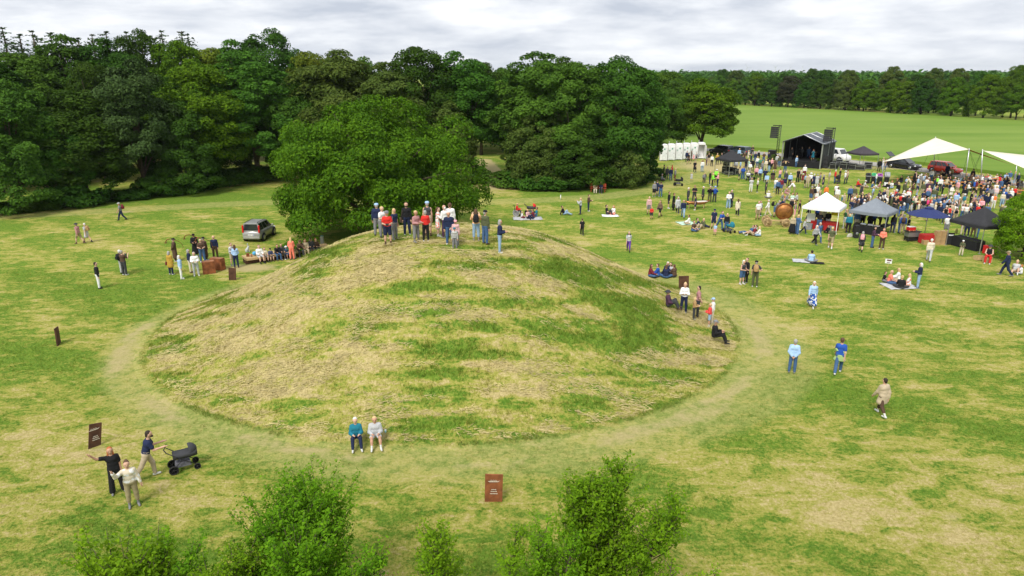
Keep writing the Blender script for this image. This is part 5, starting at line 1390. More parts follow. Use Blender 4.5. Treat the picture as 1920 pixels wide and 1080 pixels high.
def rows(txt):
    for ln in txt.strip().splitlines():
        a, top, bot, hair, hint = [q.strip() for q in ln.split(';')]; u, v, pose, face, h = a.split()
        yield float(u), float(v), pose, face, float(h), top, bot, hair, hint
def who(hair, h):
    w = hair.split()
    if h < 1.45: base = 'child'
    else: base = 'person'
    st = w[1] if len(w) > 1 else ''
    if st in ('cap', 'hat'): return '%s in %s %s' % (base, words_of(w[0]), st)
    return {'bald': 'balding '+base}.get(st, w[0]+'-haired '+base)
def describe(top, bot, hair, h, hint):
    w = who(hair, h); link = ' and ' if ' in ' in w else ' in '
    if bot.startswith('none') or top.endswith(('cloak',)): s = w+link+words_of(top)
    else: s = w+link+words_of(top)+(', ' if link == ' and ' else ' and ')+words_of(bot)
    return s+' '+hint
PICK = {}
def build_people():
    todo = []
    for r in rows(NEAR): todo.append((r, True))
    for r in rows(CROWD): todo.append((r, False))
    labs = {}
    for i, (r, fine) in enumerate(todo):
        u, v, pose, face, h, top, bot, hair, hint = r
        if fine:
            lab = (who(hair, h)+(' and ' if ' in ' in who(hair, h) else ' in ')+words_of(top)+' '+hint); 
            if len((lab+' '+words_of(bot)).split()) <= 14 and not bot.startswith('none'): lab = describe(top, bot, hair, h, hint)
        else: lab = describe(top, bot, hair, h, zone(u, v))
        lab = ' '.join(lab.split()[:16]); labs.setdefault(lab, []).append(i)
    names = {}
    for lab, ii in labs.items():
        if len(ii) == 1: names[ii[0]] = lab; continue
        ii = sorted(ii, key=lambda k: todo[k][0][0])
        for n, k in enumerate(ii): names[k] = lab+', '+('leftmost' if n == 0 else 'rightmost' if n == len(ii)-1 else 'middle one')
    for i, (r, fine) in enumerate(todo):
        u, v, pose, face, h, top, bot, hair, hint = r
        p = Gm(u, v); on = ground_z(p.x, p.y) > .02
        if 690 < u < 950 and v < 480 and p.y > 44: p = Vector((at_depth(u, v, 37.4).x, 37.4, ground_z(at_depth(u, v, 37.4).x, 37.4)))
        if pose in ('bench', 'benchl'): pass
        o = person(p, pose, face, h, top, bot, hair, names[i], fine, 'people in the festival crowd' if not fine else 'people on the lawn and the mound', zoff=.0)
        PICK[(int(u), int(v))] = o
build_people()
def build_mass():
    """the packed part of the crowd, where single figures cannot be told apart"""
    rng = random.Random(77); n0 = len(PEOPLE)
    tops = 'black tee|navy jacket|white tee|grey sweater|black jacket|lightblue shirt|red jacket|beige jacket|charcoal jacket|white blouse|denim jacket|pink sweater|olive jacket|navy tee|cream cardigan'.split('|')
    bots = 'charcoal trousers|denim jeans|navy trousers|beige trousers|black trousers|paledenim jeans'.split('|'); hairs = 'white short|grey short|blond bob|brown short|dark short|grey bald|brown long|blond short|white bob'.split('|')
    for k in range(95):
        u = rng.uniform(1590, 1900); v = rng.uniform(378, 418) if k < 62 else rng.uniform(345, 372)
        if k >= 62: u = rng.uniform(1715, 1915)
        if u < 1680 and v > 408: v -= 14
        person(G(u, v), rng.choice(('stand', 'stand', 'front', 'ease', 'hip')), rng.choice(('f', 'b', 'l', 'r', 'br', 'fl')), rng.uniform(1.6, 1.82), rng.choice(tops), rng.choice(bots), rng.choice(hairs), 'member of the packed festival crowd', False)
    EXTRA.extend(PEOPLE[n0:])
build_mass()
# ------------------------------------------------------------------ things on the lawn
BLK = mat('black_fabric', (.014, .014, .016), .85, var=.2); BLKP = mat('black_plastic', (.02, .02, .022), .5); ALU = mat('aluminium', (.55, .56, .57), .4, .8)
WHT = mat('white_plastic', (.78, .78, .77), .45, var=.04); RUB = mat('tyre_rubber', (.018, .018, .018), .85); STEEL = mat('grey_steel', (.30, .31, .32), .45, .7)
GLASS = mat('car_glass', (.02, .026, .03), .08, spec=.8); WOODP = mat('pale_wood', (.48, .34, .17), .8, var=.2, scale=6, bump=.2); CHROME = mat('rim_metal', (.5, .5, .5), .3, .9)
RUST = mat('rusty_steel', (.22, .075, .028), .9, var=.45, scale=3.5, bump=.3); RUSTD = mat('dark_rusty_steel', (.085, .04, .024), .9, var=.5, scale=3, bump=.3); PALE = mat('pale_cutout', (.62, .56, .46), .9)
BENCHW = mat('orange_trestle_wood', (.62, .24, .045), .6, var=.15); BRONZE = mat('hammered_bronze', (.40, .17, .055), .42, .75, var=.35, scale=5, bump=.5); BRONZED = mat('bronze_rim', (.20, .075, .025), .5, .6)
def heading(a, b): return math.atan2(b.y-a.y, b.x-a.x)

def car(name, loc, yaw, L, W, H, bm, label, van=False, hatch=False, rails=False, rear_red=True):
    """x is forward; stations lofted from rear to front bumper"""
    e = empty(name, loc, yaw, label, 'car'); hw = W/2; bz = .26*H/1.5; belt = .60*H; hood = .52*H if not van else .62*H
    st = [(-.5, bz+.12, belt*.72, .80), (-.492, bz, belt*.9, .90), (-.46, bz-.03, belt, .96), (-.3, bz-.05, belt*1.01, 1.), (0, bz-.05, belt, 1.), (.14, bz-.05, belt*.98, 1.), (.24, bz-.05, hood*1.02, .99), (.38, bz-.05, hood*.95, .96), (.46, bz-.03, hood*.84, .90), (.49, bz, hood*.72, .82), (.5, bz+.1, hood*.62, .70)]
    vs = []; fs = []; n = 11
    for x, zb, zt, w in st:
        ww = hw*w
        half = [(ww*.80, zb), (ww*.96, zb+.08), (ww, (zb+zt)*.5), (ww*.985, zt-.10), (ww*.90, zt-.015)]
        sec = [(y, z) for y, z in half]+[(0, zt+.02)]+[(-y, z) for y, z in reversed(half)]
        vs += [(x*L, y, z) for y, z in sec]
    for i in range(len(st)-1):
        fs += [(i*n+j, i*n+j+1, (i+1)*n+j+1, (i+1)*n+j) for j in range(n-1)] + [(i*n+n-1, i*n, (i+1)*n, (i+1)*n+n-1)]
    fs += [tuple(range(n)), tuple(reversed(range((len(st)-1)*n, len(st)*n)))]
    MB().add(vs, fs, True).build('body', bm, e)
    # cabin
    b0, b1 = (-.475, .26) if not van else (-.485, .36); r0, r1 = (-.43, .06) if not van else (-.46, .22)
    if rails: r0 = -.46
    zb, zr = belt-.03, H-.02; w0, w1 = hw*.9, hw*.74
    P = lambda x, y, z: Vector((x*L, y, z))
    lo = [P(b0, -w0, zb), P(b1, -w0, zb), P(b1, w0, zb), P(b0, w0, zb)]; up = [P(r0, -w1, zr), P(r1, -w1, zr), P(r1, w1, zr), P(r0, w1, zr)]
    top = [P(r0+.03, -w1*.8, H), P(r1-.04, -w1*.8, H), P(r1-.04, w1*.8, H), P(r0+.03, w1*.8, H)]
    MB().add(lo+up+top, [(0, 1, 5, 4), (1, 2, 6, 5), (2, 3, 7, 6), (3, 0, 4, 7), (4, 5, 9, 8), (5, 6, 10, 9), (6, 7, 11, 10), (7, 4, 8, 11), (8, 9, 10, 11)]).build('roof', bm, e)
    def pane(nm, a, b, c, d, u0, u1, v0=.12, v1=.90):
        q = lambda u, v: (a.lerp(b, u)).lerp(d.lerp(c, u), v)
        nrm = (b-a).cross(d-a).normalized()*.008; pts = [q(u0, v0), q(u1, v0), q(u1, v1), q(u0, v1)]
        MB().add([p+nrm for p in pts]+[p-nrm*.5 for p in pts], [(0, 1, 2, 3), (0, 4, 5, 1), (1, 5, 6, 2), (2, 6, 7, 3), (3, 7, 4, 0)]).build(nm, GLASS, e)
    pane('windscreen', lo[1], lo[2], up[2], up[1], .05, .95)
    if not hatch: pane('rear_window', lo[3], lo[0], up[0], up[3], .07, .93)
    for a, b, c, d in ((lo[0], lo[1], up[1], up[0]), (lo[2], lo[3], up[3], up[2])):
        f = a is lo[0]
        for u0, u1 in ((.06, .34), (.37, .64), (.67, .9)): pane('side_window', a, b, c, d, u0 if f else 1-u1, u1 if f else 1-u0)
    if hatch:
        MB().box((r0*L-.35, 0, H+.38), (.95, W*.72, .05), ry=R(38)).build('open_tailgate', bm, e); MB().box((r0*L-.39, 0, H+.42), (.6, W*.6, .03), ry=R(38)).build('rear_window', GLASS, e)
        MB().box((-.478*L, 0, belt*.95), (.03, W*.72, .8)).build('boot_opening', BLKP, e)
    wr = .30*H/1.5+.02
    for x in (-.32, .315):
        for s in (-1, 1):
            MB().lathe([(wr*1.16, -.02), (wr*1.16, .02)], (x*L, s*(hw-.012), wr), 20, 'Y').build('wheel_arch', BLKP, e)
            w = MB().lathe([(wr*.62, -.1), (wr*.94, -.1), (wr, -.06), (wr, .06), (wr*.94, .1), (wr*.62, .1)], (x*L, s*(hw-.06), wr), 20, 'Y').build('wheel', RUB, e)
            MB().lathe([(wr*.64, 0), (wr*.6, s*.03), (.04, s*.045)], (x*L, s*(hw+.025), wr), 12, 'Y').build('rim', CHROME, w)
    red = mat('tail_lamp', (.55, .015, .012), .25); clear = mat('head_lamp', (.7, .72, .74), .1, spec=.8)
    for s in (-1, 1):
        if rails: MB().box((-.482*L, s*w0*.93, belt+.18), (.10, .13, .62), ry=R(5)).build('tail_light', red, e, bevel=.02)
        else: MB().box((-.488*L, s*hw*.76, belt*.84), (.1, .26, .17)).build('tail_light', red, e, bevel=.02)
        MB().box((.445*L, s*hw*.72, hood*.78), (.22, .30, .15), rz=-s*.5, ry=R(16)).build('headlight', clear, e, bevel=.03)
        MB().box((.19*L, s*(hw+.08), belt+.07), (.12, .18, .13)).build('mirror', bm, e, bevel=.03)
        MB().box((-.06*L, s*(hw*1.0), belt*.88), (.18, .02, .03)).build('door_handle', BLKP, e)
        if rails: MB().tube([(r0*L+.05, s*w1*.85, H-.02), (r0*L+.2, s*w1*.85, H+.06), (r1*L-.3, s*w1*.85, H+.06), (r1*L-.1, s*w1*.85, H-.02)], .022, 6).build('roof_rail', BLKP, e)
    MB().box((-.49*L, 0, bz+.13), (.12, W*.86, .2)).build('rear_bumper', bm if rails else BLKP, e, bevel=.04)
    MB().box((.475*L, 0, bz+.10), (.12, W*.72, .16)).build('grille', BLKP, e, bevel=.03)
    pl = MB().box((-.501*L, 0, belt*.66), (.03, .52, .115)).build('number_plate', WHT, e)
    MB().box((-.501*L-.017, -.225, belt*.66), (.004, .05, .11)).build('plate_band', mat('plate_blue', (.02, .06, .4), .5), pl)
    for k in range(6): MB().box((-.501*L-.017, -.15+k*.065+(.03 if k > 1 else 0), belt*.66), (.004, .035, .06)).build('plate_mark', BLKP, pl)
    return e
p = G(466, 453); fw = Vector((p.x, p.y)).normalized(); yaw = math.atan2(fw.y, fw.x)-R(24)
car('silver_car', (p.x+.5, p.y+1.4, 0), yaw, 3.55, 1.62, 1.6, mat('silver_paint', (.34, .34, .33), .3, .35), 'small silver hatchback with roof rails parked beside the round oak', rails=True)
rd = heading(G(1560, 303), G(1800, 330))
car('black_car', G(1694, 316), rd-.06, 4.5, 1.8, 1.5, mat('black_paint', (.012, .012, .013), .2, spec=.6), 'black car with its tailgate open on the road by the sail tent', hatch=True)
car('red_car', G(1771, 324), rd-.1, 4.2, 1.75, 1.55, mat('red_paint', (.78, .045, .015), .22, spec=.6), 'bright red hatchback parked on the road under the sail tent peak')
car('white_van', G(1563, 303), rd-.05, 4.9, 1.95, 2.1, mat('white_paint', (.72, .72, .72), .25, spec=.6), 'white van half hidden behind the right side of the stage', van=True)
car('dark_estate_car', G(1384, 290), rd+pi-.02, 4.5, 1.78, 1.48, mat('blue_grey_paint', (.06, .085, .10), .22, spec=.6), 'dark blue-grey car on the road behind the sound gazebo')
car('grey_car', G(1352, 288), rd+pi-.02, 4.4, 1.78, 1.5, mat('dark_grey_paint', (.035, .037, .04), .22, spec=.6), 'dark car under the trees between toilets and sound gazebo')

# ---- portable toilets
def toilet(loc, yaw, label, open_door=False):
    e = empty('portable_toilet', loc, yaw, label, 'toilet', 'row of white portable toilets'); w, d, h = 1.12, 1.12, 2.35
    if not open_door: MB().box((0, 0, .1+h/2), (w, d, h)).build('cabin', WHT, e, bevel=.03)
    else:
        b = MB(); b.box((-w/2+.03, 0, .1+h/2), (.06, d, h)); b.box((w/2-.03, 0, .1+h/2), (.06, d, h)); b.box((0, d/2-.03, .1+h/2), (w-.12, .06, h)); b.box((0, 0, .14), (w-.12, d-.06, .08)); b.box((0, -d/2+.03, .1+h-.1), (w-.12, .06, .2))
        b.build('cabin', WHT, e); MB().box((0, .2, .4), (.5, .5, .45), taper=.8).build('toilet_seat', mat('pale_grey', (.5, .5, .5), .5), e)
    rf = MB().lathe([(.80, 0), (.80, .05), (.62, .14), (.2, .19), (.001, .2)], (0, 0, .1+h), 4).build('roof', WHT, e); rf.rotation_euler = (0, 0, pi/4)
    for sx in (-1, 1): MB().box((sx*.45, 0, .05), (.12, 1.15, .1)).build('skid', STEEL, e)
    if open_door: dr = MB().box((w/2+.02, -d/2-.44, .12+1.05), (.05, .86, 2.06)).build('door', WHT, e)
    else:
        dr = MB().box((.05, -d/2-.02, .12+1.05), (.82, .05, 2.06)).build('door', mat('toilet_door', (.68, .70, .70), .45), e, bevel=.01)
        MB().box((.38, -d/2-.06, 1.15), (.05, .03, .12)).build('latch', BLKP, dr)
        g = mat('green_print', (.03, .26, .13), .5); MB().box((.1, -d/2-.05, 1.85), (.2, .012, .22)).build('sign', g, dr)
        for k in range(2): MB().box((-.30, -d/2-.049, 1.62-k*.12), (.26-.06*k, .01, .06)).build('lettering', g, dr)
    for sx in (-1, 1): MB().box((sx*.535, -d/2-.012, .1+h/2), (.05, .05, h)).build('corner_post', WHT, e)
    MB().tube([(-.35, .35, h), (-.35, .35, h+.6)], .05, 8).build('vent_pipe', mat('pipe_grey', (.35, .35, .36), .6), e)
a0, a1 = G(1243, 301), G(1313, 297); ty = math.atan2(-a0.x, a0.y)*1.0+R(8)
TL = ['leftmost portable toilet, half hidden by the dark tree', 'second portable toilet from the tree', 'third portable toilet from the tree', 'fourth portable toilet, with green lettering', 'fifth portable toilet next to the open one', 'rightmost portable toilet with its door open']
for k in range(6):
    q = a0.lerp(a1, k/5); toilet((q.x, q.y, 0), ty, TL[k], k == 5)

# ---- gazebos
def gazebo(uf, ul, size, eave, peak, roofm, legm, label, valance=.22, flip=False):
    """uf: pixel of the front leg, ul: pixel of the left leg"""
    F = G(*uf); Lf = G(*ul); d = (Lf-F).normalized(); n = Vector((-d.y, d.x, 0)) 
    if n.y < 0: n = -n
    c = [F, F+d*size, F+(d+n)*size, F+n*size]; mid = F+(d+n)*size/2
    e = empty('gazebo', mid, 0, label, 'gazebo'); c = [q-mid for q in c]
    b = MB(); K = 8; vs = []; fs = []
    for i in range(4):     # sagging hipped roof
        a, bb = c[i], c[(i+1) % 4]
        g = [[None]*(K+1) for _ in range(K+1)]
        for r in range(K+1):
            t = r/K
            for s in range(K+1):
                q = a.lerp(bb, s/K)*(1-t)*1.03; z = eave+(peak-eave)*(t**1.15)-.05*sin(pi*s/K)*(1-t)
                g[r][s] = len(vs); vs.append((q.x, q.y, z))
        for r in range(K):
            for s in range(K): fs.append((g[r][s], g[r][s+1], g[r+1][s+1], g[r+1][s]))
    o = b.add(vs, fs, True).build('canopy', roofm, e); sm = o.modifiers.new('thick', 'SOLIDIFY'); sm.thickness = .015
    v = MB(); 
    for i in range(4):
        a, bb = c[i]*1.035, c[(i+1) % 4]*1.035; m = a.lerp(bb, .5)
        pts = [a.lerp(bb, s/8) for s in range(9)]; vv = [(q.x, q.y, eave+.01-.05*sin(pi*s/8)) for s, q in enumerate(pts)]+[(q.x, q.y, eave-valance-.05*sin(pi*s/8)) for s, q in enumerate(pts)]
        v.add(vv, [(s, s+1, s+10, s+9) for s in range(8)])
    o = v.build('valance', roofm, e); sm = o.modifiers.new('thick', 'SOLIDIFY'); sm.thickness = .012
    for q in c:
        lg = MB().box((q.x, q.y, eave/2), (.05, .05, eave), rz=math.atan2(d.y, d.x)).build('leg', legm, e); MB().box((q.x, q.y, .01), (.16, .16, .02)).build('foot_plate', legm, lg)
    for i in range(4):
        a, bb = c[i], c[(i+1) % 4]; MB().tube([(a.x, a.y, eave-.06), (bb.x, bb.y, eave-.06)], .018, 5).build('frame_bar', legm, e)
    return mid, d, n, F
CREAM = mat('white_canopy', (.80, .80, .83), .7, var=.03); GREYC = mat('grey_canopy', (.20, .225, .26), .75, var=.08); BLKC = mat('black_canopy', (.030, .030, .034), .75, var=.15); PURC = mat('dark_plum_canopy', (.052, .044, .052), .75, var=.1)
FOH = gazebo((1366, 331), (1332, 324), 3.0, 2.15, 3.35, BLKC, ALU, 'black gazebo over the sound desk facing the stage')
WG = gazebo((1567, 439), (1502, 431), 3.0, 2.15, 3.35, CREAM, WHT, 'white gazebo over an information stall right of the copper disc')
GG = gazebo((1656, 447), (1590, 437), 3.0, 2.05, 3.1, GREYC, mat('grey_leg', (.2, .22, .25), .5), 'grey gazebo over a black-draped stall between white gazebo and blue parasol')
BG = gazebo((1836, 476), (1787, 463), 3.0, 2.15, 3.35, BLKC, ALU, 'black gazebo partly hidden by the tree at the right edge')
PG = gazebo((1610, 316), (1574, 309), 3.0, 2.1, 3.1, PURC, ALU, 'small dark plum gazebo right of the stage')

def box_thing(name, loc, size, m, label, cat, rz=0, lid=None, group=None, legs=False):
    e = empty(name, loc, rz, label, cat, group); w, d, h = size
    MB().box((0, 0, h/2), (w, d, h)).build('body', m, e, bevel=min(.03, h*.06))
    if lid: MB().box((0, 0, h+.012), (w*1.02, d*1.02, .03)).build('lid', lid, e)
    return e
def cased(loc, size, rz, label, wheels=True):
    """black flight case with metal edges, corner balls and castors"""
    e = empty('flight_case', loc, rz, label, 'flight case', 'black flight cases'); w, d, h = size; z0 = .12 if wheels else .02
    MB().box((0, 0, z0+h/2), (w, d, h)).build('case_body', BLKP, e)
    b = MB()
    for sx in (-1, 1):
        for sy in (-1, 1): b.box((sx*w/2, sy*d/2, z0+h/2), (.035, .035, h+.02))
    for z in (z0, z0+h*.68, z0+h):
        for sy in (-1, 1): b.box((0, sy*d/2, z), (w, .035, .035))
        for sx in (-1, 1): b.box((sx*w/2, 0, z), (.035, d, .035))
    b.build('metal_edging', ALU, e)
    for sx in (-1, 1):
        for sy in (-1, 1): MB().lathe([(.05, -.02), (.05, .02)], (sx*w*.4, sy*d*.4, .06), 8, 'X').build('castor', RUB, e)
cz = FOH[0]; FD, FN = FOH[1], FOH[2]; fr = math.atan2(FD.y, FD.x)
for k, (a, b, sz, z, lab) in enumerate([(-.75, -.2, (.9, .6, .9), 0, 'tall black flight case at the left under the sound gazebo'), (-.7, -.2, (.8, .55, .5), 1.03, 'small black flight case on top of the tall one in the sound gazebo'), (.35, -.6, (1.1, .6, .35), 0, 'low black flight case in front under the sound gazebo'), (.2, .5, (1.2, .7, .7), 0, 'wide black flight case at the back under the sound gazebo')]):
    q = cz-FD*a+FN*b; cased((q.x, q.y, z), sz, fr, lab)
e = empty('mixing_desk', cz-FD*.1+FN*.05, fr, 'black sound mixing desk on a stand under the sound gazebo', 'mixing desk')
MB().box((0, 0, .95), (1.3, .7, .14), rx=R(8)).build('console', BLKP, e); [MB().box((sx*.55, 0, .45), (.06, .6, .9)).build('leg', BLKP, e) for sx in (-1, 1)]
for k in range(9): MB().box((-.52+k*.13, -.05, 1.03), (.04, .4, .012), rx=R(8)).build('fader_strip', STEEL, e)
for k, (u, v, sz, lab) in enumerate([(1563, 317, (.9, .7, .8), 'black flight case next to the right speaker tower'), (1582, 318, (1.0, .7, .95), 'black flight case left under the plum gazebo'), (1597, 318, (1.1, .6, .8), 'black flight case in the middle under the plum gazebo'), (1613, 319, (1.2, .7, .6), 'low black flight case at the front leg of the plum gazebo'), (1627, 317, (1.0, .6, .85), 'brown-black flight case right under the plum gazebo'), (1573, 313, (.8, .6, 1.0), 'flight case behind the others right of the stage')]): cased(G(u, v), sz, rd+.1*k, lab)

# ---- stage
def build_stage():
    A, B = G(1464, 311), G(1537, 317); d = (B-A).normalized(); W = (B-A).length; n = Vector((-d.y, d.x, 0)); D = 6.2
    if n.y < 0: n = -n
    rz = math.atan2(d.y, d.x); e = empty('stage', A, rz, 'black covered festival stage with gabled grey roof at the field edge', 'stage')
    dz = .95
    for i in range(3):
        for j in range(3): MB().box((W*(i+.5)/3, D*(j+.5)/3, dz-.06), (W/3-.015, D/3-.015, .12)).build('deck_panel', BLKP, e)
    MB().box((W/2, .02, (dz-.14)/2), (W, .03, dz-.14)).build('skirt', BLK, e)
    for s in (0, 1): MB().box((W*s, D/2, (dz-.14)/2), (.03, D, dz-.14)).build('side_skirt', BLK, e)
    E, K = 3.6, 4.75; tr = ALU
    for x in (0, W):
        for y in (0, D/2, D): MB().box((x, y, E/2), (.16, .16, E)).build('truss_post', tr if y == 0 else STEEL, e)
    for y in (-.02, D/2, D):
        b = MB(); b.tube([(-.1, y, E), (W/2, y, K), (W+.1, y, E)], .07, 6); b.build('roof_arch', tr, e)
    for x in (0, W/2, W): MB().tube([(x, 0, E if x != W/2 else K), (x, D, E if x != W/2 else K)], .06, 6).build('purlin', tr, e)
    rm = mat('stage_roof', (.062, .072, .088), .5, var=.1)
    for s in (0, 1):
        x0 = -.25 if s == 0 else W+.25; vs = []; fs = []; NN = 6
        for i in range(NN+1):
            for j in range(NN+1):
                t = i/NN; y = -.3+(D+.5)*j/NN; vs.append((x0+(W/2-x0)*t, y, E-.08+(K+.1-E)*t-.04*sin(pi*j/NN*3)**2*(1-t*.5)))
        fs = [(i*(NN+1)+j, (i+1)*(NN+1)+j, (i+1)*(NN+1)+j+1, i*(NN+1)+j+1) for i in range(NN) for j in range(NN)]
        o = MB().add(vs, fs, True).build('roof_sheet', rm, e); q = o.modifiers.new('thick', 'SOLIDIFY'); q.thickness = .03
    MB().add([(0, D+.05, 0), (W, D+.05, 0), (W, D+.05, E), (W/2, D+.05, K), (0, D+.05, E)], [(0, 1, 2, 3, 4)]).build('back_drop', BLK, e)
    MB().box((.0, D*.55, dz+(E-dz)/2), (.03, D*.9, E-dz)).build('side_wall', BLK, e)
    MB().box((W, D*.55, dz+(E-dz)/2), (.03, D*.9, E-dz)).build('side_wall', mat('grey_gauze', (.05, .055, .055), .9, var=.3), e)
    for x in (.25, .75): MB().lathe([(.02, 0), (.1, -.05), (.12, -.22), (.001, -.22)], (W*x, D*.35, E+.5), 8).build('stage_lamp', BLKP, e)
    for k in range(3): MB().box((-1.1+.0*k, 1.2-k*.32+.3, .2+k*.24-.1), (1., .3, .05)).build('stair_tread', WOODP, e)
    M = e.matrix_basis
    def on(x, y, pose, f, h, top, bot, hair, lab): 
        q = M @ Vector((x, y, dz)); person(q, pose, f, h, top, bot, hair, lab, False, 'musicians on the stage')
    on(W*.16, 1.5, 'stand', 'f', 1.78, 'black shirt', 'black trousers', 'dark short', 'musician in black at the left side of the stage')
    on(W*.34, 3.0, 'front', 'f', 1.74, 'charcoal shirt', 'black trousers', 'grey short', 'musician in dark clothes at the back left of the stage')
    on(W*.50, 3.4, 'front', 'f', 1.80, 'denim shirt', 'denim jeans', 'brown short', 'musician in blue denim at the back of the stage')
    on(W*.73, 1.2, 'phone', 'f', 1.70, 'teal dress', 'none', 'ginger long', 'singer in teal dress at the microphone on stage')
    on(W*.60, 4.2, 'bench', 'f', 1.72, 'black tee', 'black trousers', 'dark short', 'drummer in black seated at the back of the stage')
    g = person(M @ Vector((W*.42, -.5, 0)), 'stand', 'fr', 1.72, 'lightblue top', 'denim jeans', 'blond tail', 'blonde in light blue with yellow bag leaning on the stage front', False, 'people in the festival crowd')
    for k, (x, y) in enumerate(((W*.73, .85), (W*.3, 2.5), (W*.5, 2.9))):
        m = empty('microphone_stand', M @ Vector((x, y, dz)), rz, ['microphone stand of the singer in teal', 'microphone stand at the left of the stage', 'microphone stand at the back of the stage'][k], 'microphone')
        MB().tube([(0, 0, 0), (0, 0, 1.4)], .015, 5).build('pole', BLKP, m); MB().lathe([(.16, 0), (.16, .02), (.02, .03)], (0, 0, 0), 10).build('base', BLKP, m); MB().tube([(0, 0, 1.38), (.0, .14, 1.5)], [.015, .03], 6).build('microphone', STEEL, m)
    for k, x in enumerate((.2, .82)):
        m = empty('stage_monitor', M @ Vector((W*x, .5, dz)), rz, ['black wedge monitor at the left stage edge', 'black wedge monitor at the right stage edge'][k], 'monitor speaker')
        MB().prism([(-.25, 0), (.25, 0), (.2, .1), (-.1, .38), (-.25, .38)], -.3, .3, 'X').build('cabinet', BLKP, m); MB().box((0, -.0, .01), (.5, .4, .02)).build('base', BLKP, m)
    m = empty('drum_kit', M @ Vector((W*.58, 3.5, dz)), rz, 'drum kit at the back of the stage', 'drum kit')
    MB().lathe([(.28, -.2), (.28, .2)], (0, 0, .29), 16, 'Y').build('bass_drum', mat('drum_red', (.25, .05, .03), .4), m); MB().lathe([(.2, .0), (.2, .18)], (.45, .2, .5), 12).build('snare_drum', STEEL, m); MB().tube([(.45, .2, 0), (.45, .2, .5)], .02, 5).build('snare_stand', ALU, m)
    for sx in (-1, 1): MB().tube([(sx*.6, .1, 0), (sx*.6, .1, 1.05)], .015, 5).build('cymbal_stand', ALU, m); MB().lathe([(.22, 0), (.05, .04), (.001, .045)], (sx*.6, .1, 1.05), 12).build('cymbal', mat('brass', (.6, .42, .12), .3, .9), m)
    # speaker towers
    for k, (um, vb, vt, ua, va0, va1, us, vs0, vs1) in enumerate([(1455, 307, 234, 1448, 238, 260, 1446, 281, 302), (1554, 315, 239, 1548, 243, 267, 1545.5, 288, 314)]):
        b0 = G(um, vb); top = at_depth(um, vt, b0.y).z; t = empty('speaker_tower', b0, rz, ['left black speaker tower with hanging line array beside the stage', 'right black speaker tower with hanging line array beside the stage'][k], 'speaker tower')
        mb = MB()
        for sx in (-.14, .14):
            for sy in (-.14, .14): mb.tube([(sx, sy, 0), (sx, sy, top)], .03, 5)
        mb.build('mast', BLKP, t)
        for z in np.arange(.4, top, .42): MB().tube([(-.14, -.14, z), (.14, -.14, z+.4)], .018, 4).build('brace', BLKP, t)
        MB().box((-.45, 0, top-.12), (1.3, .12, .12)).build('boom', BLKP, t)
        MB().box((0, 0, .05), (1.4, 1.4, .1)).build('base_plate', STEEL, t)
        for q in range(6):
            cab = MB().prism([(-.3, 0), (.25, .03), (.25, .24), (-.3, .27)], -.5, .5, 'X').build('array_cabinet', BLKP, t, loc=(-.68, -.25-.015*q*q*.4, top-.55-.29*q), rot=(R(-1.5*q), 0, 0))
            MB().box((0, -.305, .135), (.92, .02, .2)).build('grille', mat('speaker_grille', (.03, .03, .032), .7), cab)
        for q in range(3):
            s0 = G(us, vs1+1); cab = MB().box((0, 0, .02+.29+q*.6), (1.05, .8, .58)).build('sub_speaker', BLKP, t, bevel=.02); loc = t.matrix_basis.inverted() @ s0; cab.location = (loc.x, loc.y, 0)
            MB().box((0, -.41, .31+q*.6), (.94, .02, .48)).build('grille', mat('speaker_grille', (.03, .03, .032), .7), cab)
    # plants in pots at the stage edge
    fm, ft = crown_mesh('fronds', 300, .75, .45, 1.35, 26, 40, .2, -.3, 1., .35)
    for k, (u, v) in enumerate([(1453, 307), (1527, 313)]):
        q = G(u, v); m = empty('potted_plant', q, 0, ['pale green potted plant left of the stage steps', 'pale green potted plant at the right stage corner'][k], 'plant')
        MB().lathe([(.2, 0), (.27, .45), (.24, .45), (.22, .4)], (0, 0, 0), 12).build('pot', mat('dark_pot', (.06, .05, .045), .7), m); obj('fronds', fm, M_PALE, m)
build_stage()

